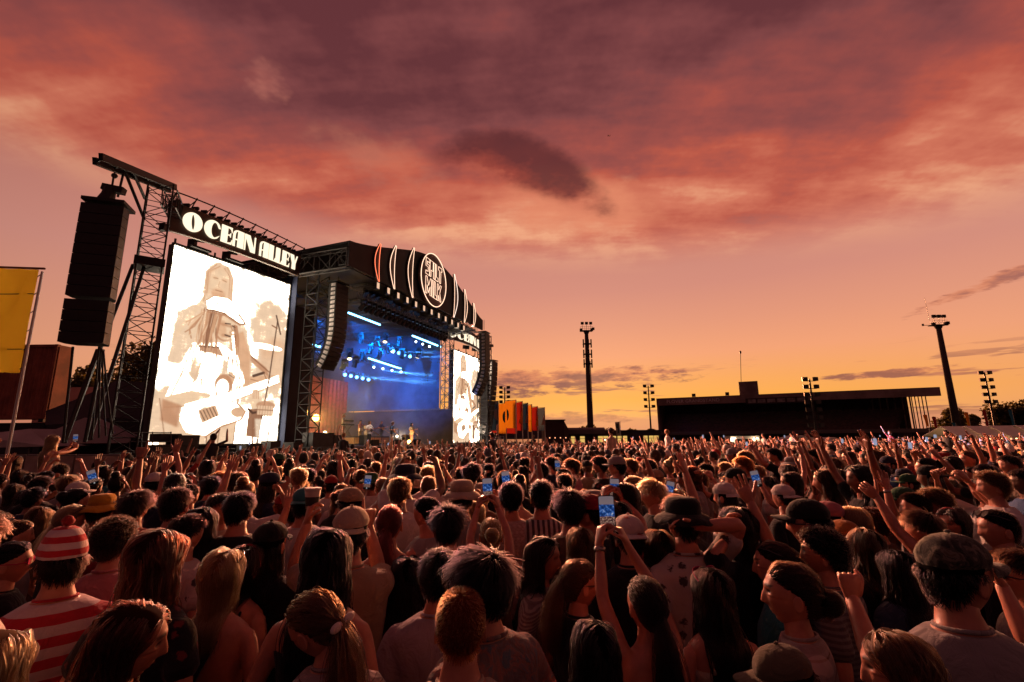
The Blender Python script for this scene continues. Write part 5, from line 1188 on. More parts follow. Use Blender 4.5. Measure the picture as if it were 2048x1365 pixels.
def scalp_mask(v, style):
    """1 where hair grows, on head-local points"""
    x, y, z = v[..., 0], v[..., 1], v[..., 2]
    az = np.arctan2(y, np.abs(x))                                # +90deg front, -90 back
    f = np.clip((az + .9) / 2.2, 0, 1)                           # 0 at the back .. 1 at the front
    nape = -.085 if style in ('long', 'pony', 'bob', 'bun') else -.070
    line = np.where(az > .35, .030 + .040 * np.clip((az - .35) / .9, 0, 1), np.where(az > -.25, .0 + .03 * np.clip((az + .25) / .6, 0, 1) - .03 * (style in ('long', 'bob')), nape + (0.0 - nape) * np.clip((az + 1.0) / .75, 0, 1) ** 1.5))
    return np.clip((z - line) / .014, 0, 1)
def rotm(yaw=0, pitch=0, roll=0):
    a, b, c = math.radians(yaw), math.radians(pitch), math.radians(roll)
    Rz = np.array([[math.cos(a), -math.sin(a), 0], [math.sin(a), math.cos(a), 0], [0, 0, 1]]); Rx = np.array([[1, 0, 0], [0, math.cos(b), -math.sin(b)], [0, math.sin(b), math.cos(b)]]); Ry = np.array([[math.cos(c), 0, math.sin(c)], [0, 1, 0], [-math.sin(c), 0, math.cos(c)]])
    return Rz @ Rx @ Ry
CURLS = {'relax': [(18, 28, 18)] * 4, 'open': [(2, 6, 4), (0, 5, 3), (2, 6, 4), (6, 10, 6)], 'fist': [(82, 95, 60)] * 4, 'hold': [(40, 52, 34), (44, 52, 34), (46, 52, 34), (48, 52, 34)], 'point': [(2, 4, 4)] + [(80, 92, 60)] * 3, 'horns': [(4, 4, 4), (82, 92, 60), (82, 92, 60), (4, 4, 4)], 'curl': [(34, 40, 26)] * 4, 'two': [(3, 5, 4), (3, 5, 4), (80, 92, 60), (80, 92, 60)]}
def add_hand(sp, w, d, nrm, pose, side, n=7, fingers=True):
    """palm and five fingers; w wrist, d pointing direction, nrm palm normal"""
    d = d / np.linalg.norm(d); nrm = nrm - d * (nrm @ d); nrm /= max(np.linalg.norm(nrm), 1e-6); s = np.cross(d, nrm) * side
    rr = []
    for t, hw, ht in ((-.012, .024, .022), (.012, .029, .019), (.04, .038, .0165), (.07, .041, .0145), (.088, .039, .012)): rr.append(ring_pts(w + d * t - nrm * .002, hw, ht, 10, 2.5, (s, nrm)))
    sp.loft(rr)
    if not fingers: return
    spread = .16 if pose == 'open' else .05
    for k, (off, L, c) in enumerate(zip((.030, .010, -.010, -.029), (.070, .078, .072, .056), CURLS[pose])):
        base = w + d * .082 + s * off; dd = d + s * spread * (1.5 - k) * .7; dd /= np.linalg.norm(dd); pts = [base - d * .012, base]; a = 0
        for frac, ang in zip((.45, .31, .24), c):
            a += math.radians(ang); q = dd * math.cos(a) + nrm * math.sin(a); pts.append(pts[-1] + q * L * frac)
        sp.limb(pts, [.0098, .0098, .0088, .0080, .0066], n, sub=2)
    ta = .35 if pose in ('fist', 'point', 'horns', 'two') else .85
    tdir = d * (1 - .2 * ta) + s * ta; tdir /= np.linalg.norm(tdir); b = w + d * .022 + s * .026; t2 = tdir + nrm * (.7 if pose in ('fist', 'hold', 'point', 'horns', 'two') else .25); t2 /= np.linalg.norm(t2)
    t3 = t2 - (s * .9 if pose in ('fist', 'point', 'horns', 'two') else s * .2); t3 /= np.linalg.norm(t3)
    sp.limb([b - tdir * .012, b, b + tdir * .038, b + tdir * .038 + t2 * .030, b + tdir * .038 + t2 * .030 + t3 * .026], [.013, .0135, .0115, .0100, .0075], n, sub=2)
UA, FA = .285, .255
def solve_arm(sh, tgt, hint):
    v = tgt - sh; d = np.linalg.norm(v); dm = min(d, UA + FA - .004); u = v / d; ca = (UA ** 2 + dm ** 2 - FA ** 2) / (2 * UA * dm); sa = math.sqrt(max(0, 1 - ca * ca))
    h = np.asarray(hint, float); h = h - u * (h @ u); h /= max(np.linalg.norm(h), 1e-6); el = sh + u * UA * ca + h * UA * sa; return el, sh + u * dm
DOWN = dict(el=(.35, -.25, -1), wr=(.0, .55, -1), hand='relax')
def arm_points(spec, side, sex):
    sh = np.array([side * SHX[sex], -.012, 1.395])
    if 'tgt' in spec:
        el, wr = solve_arm(sh, np.asarray(spec['tgt'], float), np.asarray(spec.get('hint', (side, -.2, -.6)), float))
    else:
        a = np.asarray(spec['el'], float) * [side, 1, 1]; a /= np.linalg.norm(a); b = np.asarray(spec['wr'], float) * [side, 1, 1]; b /= np.linalg.norm(b); el = sh + a * UA; wr = el + b * FA
    raised = np.clip((el[2] - sh[2]) / UA, -1, 1)
    sh = sh + np.array([-side * .02, 0, .045]) * max(0, raised)
    return sh, el, wr
def make_body(name, sex='m', arms=(DOWN, DOWN), head=(0, 0, 0), res=1, join=False, fingers=True):
    """one body mesh: torso, neck, head, limbs; returns mesh and joint info"""
    sp = Soup(); T = TM if sex == 'm' else TF; nt_ = 28 if res else 14
    prof = T if res else T[::2]
    sp.loft([ring_pts((0, r[3], r[0]), r[1] * .985, r[2] * .985, nt_, 2.5 if 1.0 < r[0] < 1.45 else 2.1) for r in prof])
    Rh = rotm(*head); hs, _ = head_surface(84 if res == 2 else (36 if res else 12), 64 if res == 2 else (26 if res else 8)); h0 = sp.n
    hv = hs @ Rh.T + (NECKP + Rh @ (HEADC - NECKP)); sp.loft(hv); h1 = sp.n
    if res:
        for s_ in (-1, 1):                                          # ears
            e = []
            for x, ry, rz in ((.066, .012, .022), (.078, .017, .030), (.086, .019, .033), (.087, .012, .024)):
                t = np.linspace(0, 2 * PI, 10, endpoint=False); e.append(np.stack([np.full(10, s_ * x), -.006 - .10 * (x - .07) + np.cos(t) * ry, -.012 + np.sin(t) * rz], 1))
            sp.loft(np.array(e) @ Rh.T + (NECKP + Rh @ (HEADC - NECKP)))
    J = {}
    k = .96 if sex == 'm' else .78
    for side, spec in zip((-1, 1), arms):
        sh, el, wr = arm_points(spec, side, sex); J[side] = (sh, el, wr)
        ins = sh + np.array([-side * .05, 0, -.03]); mid = (sh + el) / 2; m2 = el + (wr - el) * .3
        sp.limb([ins, sh, mid, el, m2, wr], np.array([.050, .054, .049, .040, .042, .027]) * k, 12 if res else 6, sub=3 if res else 1)
        d = wr - el; d /= np.linalg.norm(d); nrm = np.asarray(spec.get('palm', (-side * .8, .3, 0)), float)
        if 'hd' in spec: d = np.asarray(spec['hd'], float); d /= np.linalg.norm(d)
        add_hand(sp, wr, d, nrm, spec.get('hand', 'relax'), side * spec.get('thumb', 1), 7 if res else 4, fingers and res > 0)
    if res:
        for s_ in (-1, 1):
            sp.limb([(s_ * .085, 0, .92), (s_ * .092, .005, .70), (s_ * .095, .01, .47), (s_ * .1, -.015, .27), (s_ * .1, -.02, .09), (s_ * .1, -.02, .04)], [.088, .080, .055, .050, .036, .038], 12)
            sp.loft([ring_pts((s_ * .1, y, z), hx, hz, 8, 2.4, (np.array([1., 0, 0]), np.array([0, 0, 1.]))) for y, z, hx, hz in ((-.075, .045, .03, .04), (-.02, .05, .038, .048), (.08, .035, .045, .033), (.15, .025, .04, .022), (.175, .02, .02, .012))])
    V, F = sp.arrays(); me = to_mesh(name, V, F)
    mk = np.zeros((len(V), 4), np.float32); mk[:, 3] = 1; x, y, z = np.abs(hs[..., 0]).ravel(), hs[..., 1].ravel(), hs[..., 2].ravel(); g = lambda a_, s_: np.exp(-(a_ / s_) ** 2)
    mk[h0:h1, 0] = np.clip(1.5 * g(z - .038 + (x - .03) ** 2 * 3, .0055) * ((x > .012) & (x < .052)) + 1.4 * g(z - .014, .0065) * ((x > .017) & (x < .045)), 0, 1) * (y > 0)     # brows, lashes
    mk[h0:h1, 1] = g(z + .066, .010) * g(x, .022) * (y > 0)                                                                                                                # lips
    mk[h0:h1, 2] = np.clip(g(z + .012, .03) * g(x - .05, .022) + .8 * g(x, .014) * g(z + .03, .014), 0, 1) * (y > 0)                                                          # flush of cheeks and nose
    at_ = me.attributes.new('marks', 'FLOAT_COLOR', 'POINT'); at_.data.foreach_set('color', mk.ravel())
    if join: me = remesh(me, join, 2)
    return me, J, Rh
def make_shirt(name, sex, J, sleeve=.55, z0=.80, z1=1.475, off=.015, vox=.0, low_neck=False, seed=0, loose=.01):
    sp = Soup(); T = TM if sex == 'm' else TF; zs = np.linspace(z0, z1, 22); rings = []
    for z in zs:
        hx, hy, cy = (np.interp(z, T[:, 0], T[:, k]) for k in (1, 2, 3)); lo = loose * np.clip((1.25 - z) / .3, 0, 1) * 1.6
        rings.append(ring_pts((0, cy, z), hx + off + lo, hy + off + lo + (.006 if z > 1.2 else 0), 36, 2.5))
    R = np.array(rings); r2 = np.random.default_rng(seed)
    for i in range(R.shape[0]):
        for k in range(R.shape[1]):
            p = R[i, k]; w = mnoise.noise(Vector((p[0] * 9 + seed, p[1] * 9, p[2] * 6))) * .009 + mnoise.noise(Vector((p[0] * 20 + seed, p[1] * 20, p[2] * 8 + 3))) * .006
            R[i, k, :2] *= 1 + w / .15
    sp.loft(R)
    for side in (-1, 1):
        if sleeve <= 0: continue
        sh, el, wr = J[side]; ins = sh + np.array([-side * .06, 0, -.03]); k = 1.0 if sex == 'm' else .86
        if sleeve <= 1: end = sh + (el - sh) * sleeve; pts = [ins, sh, (sh + end) / 2, end]; rad = [.060, .066, .066, .064 + loose * .6]
        else: end = el + (wr - el) * (sleeve - 1); pts = [ins, sh, (sh + el) / 2, el, (el + end) / 2, end]; rad = [.060, .064, .060, .052, .048, .041]
        sp.limb(pts, np.array(rad) * k, 14)
    V, F = sp.arrays(); me = to_mesh(name, V, F)
    if vox: me = remesh(me, vox, 2)
    return me
def make_pants(name, sex):
    sp = Soup(); T = TM if sex == 'm' else TF
    sp.loft([ring_pts((0, 0, z), np.interp(z, T[:, 0], T[:, 1]) + .012, np.interp(z, T[:, 0], T[:, 2]) + .012, 20, 2.4) for z in (.80, .84, .88, .93, .98)])
    for s_ in (-1, 1): sp.limb([(s_ * .085, 0, .90), (s_ * .092, .005, .70), (s_ * .095, .01, .47), (s_ * .1, -.015, .27), (s_ * .1, -.02, .07)], [.100, .095, .072, .066, .062], 12)
    return to_mesh(name, *sp.arrays())
# ---- hair
def head_xf(Rh): return NECKP + Rh @ (HEADC - NECKP)
def make_hair_cap(name, style, Rh, thick=.012, seed=0, res=1):
    hs, d = head_surface(44 if res else 16, 30 if res else 10); m_ = scalp_mask(hs, style)
    n = np.array([[mnoise.noise(Vector(tuple(p * 30 + seed))) for p in row] for row in hs]) if res else 0
    lift = thick * (1 + .5 * n) * (.55 + .45 * np.clip((hs[..., 2] + .04) / .1, 0, 1))
    v = hs + d * (np.where(m_ > 0, m_ * (lift + .004), 0) - .005)[..., None]
    v = v @ Rh.T + head_xf(Rh); sp = Soup(); sp.loft(v); return to_mesh(name, *sp.arrays())
def sample_scalp(n, style, r):
    d = r.normal(size=(n * 3, 3)); d /= np.linalg.norm(d, axis=1)[:, None]
    p = d / hnorm(d)[..., None] * [1, 1.03, 1]; low = np.clip(-p[:, 2] / .118, 0, 1); p[:, 0] *= 1 - .2 * low; p[:, 1] = np.where(p[:, 1] < 0, p[:, 1] * (1 - .35 * np.clip((-p[:, 2] - .02) / .08, 0, 1)), p[:, 1])
    k = scalp_mask(p, style) > .4; return p[k][:n], d[k][:n]
def strands(style, n, seed, length, Rh, curl=0.0, sex='f', tie=None, steps=10, part=.012, flow=(0, 0), hat=False):
    """positions (n, steps, 3) of hair strands in body space"""
    r = np.random.default_rng(seed); p, d = sample_scalp(n, style, r); C = head_xf(Rh)
    if hat: kk = p[:, 2] < .030; p, d = p[kk], d[kk]
    n = len(p)
    crown = np.array([0, -.045, .108]); out = [p]
    if style in ('short', 'crop', 'curly', 'quiff'):
        L = length * (.65 + .5 * r.random((n, 1))); top = np.clip((p[:, 2:3] - .0) / .09, 0, 1)
        if style != 'curly': L = L * (.30 + .75 * top)
        t = p - crown; t = t + np.array([0, .02, -.03]); t -= d * np.sum(t * d, 1)[:, None]; t /= np.maximum(np.linalg.norm(t, axis=1)[:, None], 1e-4)
        if style == 'quiff': t = t * .4 + np.array([.3, .7, .2])
        cl = r.integers(0, 60, n); cd_ = np.random.default_rng(seed + 1).normal(size=(60, 3))[cl]
        fly = (r.random((n, 1)) < .08) * .45; dr = d * ((.22 if style != 'crop' else .8) + fly) + t * .95 + r.normal(size=(n, 3)) * .10 + cd_ * .20; dr /= np.linalg.norm(dr, axis=1)[:, None]; q = p.copy(); ph = r.random((n, 1)) * 6.28 + cl[:, None]
        u = np.cross(d, t); lf_ = 1.05 + .12 * r.random((n, 1)) * min(1, length / .05)
        for k in range(1, steps):
            if style == 'curly':
                f = k / (steps - 1); axis = p * (1 + f * (.16 + .22 * r.random((n, 1)) * 0 + .12 * (cd_[:, :1] > 0))) + t * f * .02; q = axis + (np.cos(ph + k * 1.25) * u + np.sin(ph + k * 1.25) * (t * .7 + d * .7)) * .0085 * min(1, k / 2); out.append(q); continue
            stp = dr + t * .5 * k / steps + np.array([0, 0, -.30 * k / steps]) - d * .40 * k / steps
            stp = stp / np.linalg.norm(stp, axis=1)[:, None]; q = q + stp * L / (steps - 1)
            rr = hnorm(q / [1, 1.03, 1])[:, None]; q = np.where(rr < lf_, q / np.maximum(rr, .5) * lf_, q); out.append(q)
        return np.stack(out, 1) @ Rh.T + C
    # flowing styles
    side = np.sign(p[:, 0:1] - part); t = np.concatenate([side * .8, -.55 + 0 * side, -.25 + 0 * side], 1) * np.clip((p[:, 2:3] - .02) / .06, 0, 1) + np.array([0, -.25, -1]) * np.clip(1 - (p[:, 2:3] - .02) / .06, 0, 1)
    if tie is not None: t = np.asarray(tie) - p
    dr = t - d * np.sum(t * d, 1)[:, None]; dr /= np.maximum(np.linalg.norm(dr, axis=1)[:, None], 1e-4); dr = dr + r.normal(size=(n, 3)) * .08; fly = (r.random((n, 1)) < .07) * 1.0
    L = length * (.75 + .3 * r.random((n, 1))); q = p.copy(); lift = 1.05 + .11 * r.random((n, 1)) + .10 * fly * r.random((n, 1)); ph = r.random((n, 1)) * 6.28; cl = (r.integers(0, 40, (n, 1)) * 1.37)
    g_ = Rh.T @ np.array([0, 0, -1.0]); qs = []
    if tie is not None:                                        # gathered: along the skull to the tie, then hang
        tie = np.asarray(tie, float); ka = max(3, steps // 3)
        for k in range(1, ka + 1):
            f = k / ka; v = p * (1 - f) + tie * f; rr = hnorm(v / [1, 1.03, 1])[:, None]; v = np.where(rr < lift, v / np.maximum(rr, .3) * lift, v) * (1 - f ** 3) + (tie + r.normal(size=(n, 3)) * .010) * f ** 3; out.append(v)
        q = out[-1]; fan = r.normal(size=(n, 3)) * .10 + np.array([flow[0], -.22 + flow[1], .0])
        m_ = steps - ka
        for k in range(m_):
            st = fan * (1 - k / m_) + g_ * (.5 + 1.2 * k / m_); st = st / np.linalg.norm(st, axis=1)[:, None]; q = q + st * L / m_ + np.cross(st, [0, 0, 1.]) * curl * np.sin(ph * .3 + cl + k * 1.3); out.append(q)
        W_ = np.stack(out, 1) @ Rh.T + C
    else:
        for k in range(1, steps):
            st = dr * max(0, 1 - k / 3.5) + g_ * (.25 + .22 * k) + r.normal(size=(n, 3)) * (.05 + .13 * fly); st = st / np.linalg.norm(st, axis=1)[:, None]; q = q + st * L / (steps - 1)
            rr = hnorm(q / [1, 1.03, 1])[:, None]; hold_ = np.clip((q[:, 2:3] + .085) / .04, 0, 1); q2 = q / np.maximum(rr, .4) * lift; q = np.where(rr < lift, q2, q + (q2 - q) * hold_ * .9); q[:, 0] *= 1 - .05 * (q[:, 2] < -.05) * (q[:, 2] > -.17)
            fz = (q[:, 1] > .035) & (q[:, 2] < .03); q[fz, 1] = .035 + (q[fz, 1] - .035) * .3
            q = q + np.concatenate([np.sin(cl + k * 1.1), np.cos(cl * 1.7 + k * 1.1), 0 * cl], 1) * curl * (k / steps)
            out.append(q)
        W_ = np.stack(out, 1) @ Rh.T + C
    # keep outside neck and shoulders
    T = TM if sex == 'm' else TF; z = W_[..., 2]
    hx = np.interp(z, T[:, 0], T[:, 1]) + .016; hy = np.interp(z, T[:, 0], T[:, 2]) + .018; cy = np.interp(z, T[:, 0], T[:, 3])
    ex, ey = W_[..., 0] / hx, (W_[..., 1] - cy) / hy; rr = np.sqrt(ex ** 2 + ey ** 2); inside = (rr < 1) & (z < 1.56)
    yb = cy - hy * np.sqrt(np.clip(1 - ex ** 2, 0, 1)); yf_ = cy + hy * np.sqrt(np.clip(1 - ex ** 2, 0, 1))
    newy = np.where(W_[..., 1] > cy + .03, yf_, yb); W_[..., 1] = np.where(inside, newy - r.random((len(p), 1)) * .012, W_[..., 1])
    return W_
HAIRM = {}
def hair_mat(key, col, rough=.32):
    if key in HAIRM: return HAIRM[key]
    M = bpy.data.materials.new('hair_' + key); M.use_nodes = True; nt = M.node_tree; nt.nodes.clear(); h = nt.nodes.new('ShaderNodeBsdfHairPrincipled'); h.model = 'CHIANG'; h.parametrization = 'COLOR'
    h.inputs['Color'].default_value = tuple(col) + (1,); h.inputs['Roughness'].default_value = rough; h.inputs['Radial Roughness'].default_value = .5; h.inputs['IOR'].default_value = 1.32
    if 'Random Roughness' in h.inputs: h.inputs['Random Roughness'].default_value = .3
    o = nt.nodes.new('ShaderNodeOutputMaterial'); nt.links.new(h.outputs[0], o.inputs[0]); HAIRM[key] = M; return M
HC = {'black': (.003, .002, .003), 'dark': (.006, .003, .003), 'brown': (.014, .006, .004), 'auburn': (.034, .008, .005), 'light': (.06, .028, .015), 'blonde': (.20, .11, .055), 'ginger': (.13, .032, .010), 'red': (.06, .006, .008), 'grey': (.22, .19, .17)}
def cap_mat(k): return mat('haircap_' + k, tuple(c * .6 for c in HC[k]), .95, spec=.03)
def curves_data(name, P, rad, thin=True):
    n, m_ = P.shape[:2]; c = bpy.data.hair_curves.new(name); c.add_curves([m_] * n); c.attributes['position'].data.foreach_set('vector', P.reshape(-1).astype(np.float32))
    a = c.attributes.get('radius') or c.attributes.new('radius', 'FLOAT', 'POINT'); taper = np.linspace(1, .35 if thin else .7, m_); rr = (np.asarray(rad).reshape(-1, 1) * np.ones((n, 1)) * taper[None, :]).astype(np.float32); a.data.foreach_set('value', rr.reshape(-1)); return c
STY = {  # style: base, count, length, curl, tie, cap thickness, radius
 'crop': ('crop', 2600, .016, 0, None, .006, .0011), 'short': ('short', 2600, .050, 0, None, .006, .0012), 'quiff': ('quiff', 2400, .060, 0, None, .008, .0012), 'curly': ('curly', 2600, .17, 0, None, .020, .0014), 'mop': ('short', 3000, .085, 0, None, .008, .0013),
 'long': ('long', 3200, .62, .004, None, .004, .0016), 'wavy': ('long', 3200, .60, .012, None, .005, .0016), 'shoulder': ('long', 3000, .40, .006, None, .005, .0015), 'bob': ('bob', 3000, .27, .004, None, .005, .0015),
 'pony': ('pony', 2200, .34, .012, (0, -.108, .03), .004, .0015), 'lowpony': ('pony', 2600, .36, .004, (0, -.108, -.035), .004, .0015), 'bun': ('bun', 2400, .05, .0, (0, -.112, .05), .004, .0014), 'topbun': ('bun', 2400, .05, 0, (0, -.06, .115), .004, .0014)}
def make_hair(style, Rh, sex, seed, dens=1.0, thick=1.0, flow=(0, 0), tie=None, hat=False):
    base, n, L, curl, tie0, th_, rad = STY[style]; tie = tie or tie0; st = base if base in ('short', 'crop', 'curly', 'quiff') else base
    cap = make_hair_cap('hair', st, Rh, min(th_, .007) if hat else th_, seed, 1 if dens > .3 else 0)
    if base == 'bun':
        sp = Soup(); c = np.asarray(tie) * 1.18; rg = []
        for i in range(9):
            ph = -PI / 2 + PI * (i + .1) / 8.2; rg.append([c + np.array([math.cos(ph) * math.cos(t), math.cos(ph) * math.sin(t) * .9, math.sin(ph)]) * .042 * (1 + .10 * math.sin(3 * t + i)) for t in np.linspace(0, 2 * PI, 14, endpoint=False)])
        sp.loft(np.array(rg) @ Rh.T + head_xf(Rh)); V, F = sp.arrays(); k = len(cap.vertices); V0 = np.empty(k * 3); cap.vertices.foreach_get('co', V0); F0 = [list(q.vertices) for q in cap.polygons]
        bpy.data.meshes.remove(cap); cap = to_mesh('hair', np.concatenate([V0.reshape(-1, 3), V]), F0 + [[i + k for i in f] for f in F])
    P = strands(base, int(n * dens), seed, L, Rh, curl, sex, tie, 10 if base not in ('crop', 'short', 'quiff') else 6, flow=flow, hat=hat)
    if base == 'bun':                                          # wrap loose strands round the bun
        r = np.random.default_rng(seed); m_ = int(500 * dens); a = r.random((m_, 1)) * 6.28; w = np.linspace(0, 2.2, P.shape[1])[None, :]; la = (r.random((m_, 1)) - .5) * 2.4; rr = .046 + .006 * r.random((m_, 1))
        B = np.stack([np.cos(a + w) * np.cos(la) * rr, np.sin(a + w) * np.cos(la) * rr, np.sin(la) * rr + 0 * w], -1) + np.asarray(tie) * 1.18
        P = np.concatenate([P, B @ Rh.T + head_xf(Rh)])
    rads = rad * thick * (.7 + .6 * np.random.default_rng(seed).random(len(P)))
    if base in ('long', 'bob'):                                 # a thicker under-layer keeps the curtain closed
        P2 = strands(base, int(420 * min(1, dens * 1.3)), seed + 9, L * .93, Rh, curl * .6, sex, tie, 10, hat=hat); P = np.concatenate([P, P2]); rads = np.concatenate([rads, np.full(len(P2), .0048 * max(1, thick * .7))])
    return cap, curves_data('strands', P, rads)
# ---- headwear and accessories in head space (z up, front +Y, origin at head centre)
def cap_meshes(brim_len=.075, backwards=False, camo=False):
    hs, d = head_surface(32, 20); sp = Soup(); z = hs[..., 2]; keep = np.clip((z - .028) / .02, 0, 1); v = hs + d * (keep * .022 - .006)[..., None]; v[..., 2] += keep * .006; sp.loft(v); crown = to_mesh('crown', *sp.arrays())
    P = []; s_ = -1 if backwards else 1; nn = 13
    for row, (r_, zz_) in enumerate(((.93, .040), (1.0, .038), (1.0, .034))):
        for i in range(nn):
            a = PI / 2 + (i / (nn - 1) - .5) * 2.2; ext = 0 if row == 0 else (brim_len * (.5 if row == 1 else 1.0)) * math.sin((i / (nn - 1)) * PI) ** .6
            P.append((math.cos(a) * .096 * r_, s_ * (math.sin(a) * .112 * r_ + ext), zz_ - .9 * abs(math.cos(a)) ** 2 * .022 * (row > 0)))
    F = []
    for row in range(2):
        for i in range(nn - 1): F.append((row * nn + i, row * nn + i + 1, (row + 1) * nn + i + 1, (row + 1) * nn + i))
    m_ = len(P); P2 = P + [(x, y, zq - .005) for x, y, zq in P]; F2 = F + [tuple(reversed([i + m_ for i in f])) for f in F] + [(2 * nn + i, 2 * nn + i + 1, 2 * nn + i + 1 + m_, 2 * nn + i + m_) for i in range(nn - 1)]
    brim = to_mesh('brim', P2, F2); btn = MB().ball((0, -.005, .143), (.010, .010, .006), 8, 5).mesh('button', True); return [('crown', crown), ('brim', brim), ('button', btn)]
def bucket_meshes(w=.05, straw=False):
    prof = [(.085, .06), (.082, .118), (.066, .140), (.03, .148), (.004, .149)]; rg = [ring_pts((0, 0, z), r * 1.08, r * 1.26, 28, 2.1) for r, z in prof]; sp = Soup(); sp.loft(rg); crown = to_mesh('crown', *sp.arrays())
    sp = Soup(); rg = [ring_pts((0, 0, z), r * 1.08, r * 1.22, 28, 2.0) for r, z in ((.080, .066), (.094, .060), (.094 + w * .6, .040 if not straw else .056), (.094 + w, .018 if not straw else .054), (.092 + w, .014 if not straw else .050), (.086, .052))]
    rg = np.array(rg); 
    for k in range(28): rg[2:5, k, 2] += .006 * math.sin(k * 1.3)
    sp.loft(rg); return [('crown', crown), ('brim', to_mesh('brim', *sp.arrays()))]
def beanie_meshes():
    hs, d = head_surface(36, 26); z = hs[..., 2]; keep = np.clip((z - .012) / .02, 0, 1); sp = Soup(); v = hs + d * (keep * .018 - .006)[..., None]; v[..., 2] += keep * np.clip(z / .1, 0, 1) ** 2 * .03; sp.loft(v); b = to_mesh('knit', *sp.arrays())
    pm = MB().ball((0, -.01, .178), .024, 12, 8)
    r = random.Random(2); pm.v = [tuple(np.array(p) + np.array([r.uniform(-.004, .004) for _ in range(3)])) for p in pm.v]; return [('knit', b), ('pompom', pm.mesh('pompom', True))]
def sunglasses_mesh(on_top=True):
    mb = MB()
    if on_top: zf, yf2, tl = .100, .072, -.35
    else: zf, yf2, tl = .014, .094, 0
    for s_ in (-1, 1):
        c = np.array([s_ * .034, yf2, zf]); ax = (np.array([1., 0, 0]), np.array([0, math.sin(.9) if on_top else 1, .62 if on_top else 0]), np.array([0, -.62 if on_top else 0, .78 if on_top else 1.0]))
        mb.prism([c + ax[0] * .027 * math.cos(t) + ax[2] * .021 * math.sin(t) for t in np.linspace(0, 2 * PI, 12, endpoint=False)], ax[1] * .004)
        mb.tube([c + ax[0] * s_ * .026, (s_ * .082, yf2 - .04, zf - .005), (s_ * .086, -.03, zf - (.03 if on_top else .0))], .0030, 5)
    mb.tube([(-.009, yf2, zf), (.009, yf2, zf)], .003, 5); return mb.mesh('sunglasses')
def band_mesh():
    sp = MB(); pts = []
    for t in np.linspace(-1.5, 1.5, 15): pts.append((math.sin(t) * .088, .03, math.cos(t) * .128))
    return sp.tube(pts, .006, 6).mesh('headband', True)
# ================================================================== PEOPLE: clothing materials
def cloth(name, c1, pattern=None, c2=None, scale=1.0):
    if name in MATS: return MATS[name]
    M = bpy.data.materials.new(name); M.use_nodes = True; MATS[name] = M; nt = M.node_tree; b = nt.nodes['Principled BSDF']; b.inputs['Roughness'].default_value = .9; b.inputs['Specular IOR Level'].default_value = .15; b.inputs['Sheen Weight'].default_value = .15
    N.tree = nt; t = nt.nodes.new('ShaderNodeTexCoord'); ov = N(t.outputs['Object']); sp = nt.nodes.new('ShaderNodeSeparateXYZ'); nt.links.new(ov.s, sp.inputs[0]); x, y, z = (N(sp.outputs[i]) for i in range(3))
    a, c2 = tuple(c1) + (1,), tuple(c2 or c1) + (1,)
    wob = (noise(ov, 7, 3) - .5) * .012
    tri = lambda v, per, duty: smooth(N.math('PINGPONG', v, per / 2), duty * per / 2 - .0012, duty * per / 2 + .0012)
    if pattern == 'hstripe': col = mix(tri(z + wob, .062 * scale, .5), a, c2)
    elif pattern == 'vstripe': col = mix(tri(x + wob, .040 * scale, .5), a, c2)
    elif pattern == 'plaid':
        f1, f2 = tri(x + y * .8 + wob, .075 * scale, .55), tri(z + wob, .085 * scale, .55); th_ = tri(z + wob + .02, .0425 * scale, .9); col = mix(f1, mix(f2, a, tuple((p + q) * .35 for p, q in zip(a[:3], c2[:3])) + (1,)), mix(f2, tuple((p + q) * .35 for p, q in zip(a[:3], c2[:3])) + (1,), c2)); col = mix((1 - th_) * .35, col, (.7, .6, .55, 1))
    elif pattern == 'tiedye': col = ramp(noise(ov, 9 * scale, 5, .6, 1.5), [(.3, a), (.45, c2), (.52, (.28, .12, .09, 1)), (.6, (.09, .13, .16, 1)), (.72, c2)])
    elif pattern == 'floral':
        v = nt.nodes.new('ShaderNodeTexVoronoi'); v.inputs['Scale'].default_value = 17 * scale; v.inputs['Randomness'].default_value = 1; nt.links.new(ov.s, v.inputs['Vector']); col = mix(smooth(N(v.outputs['Distance']) + (noise(ov, 60, 3) - .5) * .5, .22, .32), c2, a)
    elif pattern == 'camo': col = ramp(noise(ov, 26 * scale, 3, .6, .8), [(.36, (.02, .02, .018, 1)), (.45, a), (.54, c2), (.6, (.10, .085, .06, 1)), (.68, (.03, .035, .025, 1))], 'CONSTANT')
    elif pattern == 'knit': col = mix(tri(z + x * .4, .014, .5), a, c2)
    else: col = mix(smooth(noise(ov, 5, 4), .3, .7), tuple(k * .85 for k in c1) + (1,), a)
    nt.links.new(col.s, b.inputs['Base Color'])
    bn = nt.nodes.new('ShaderNodeBump'); bn.inputs['Strength'].default_value = .8; bn.inputs['Distance'].default_value = .02; hgt = noise(ov, 9, 5, .55, 1.4) + noise(ov, 380, 2) * .05; nt.links.new(hgt.s, bn.inputs['Height']); nt.links.new(bn.outputs[0], b.inputs['Normal']); return M
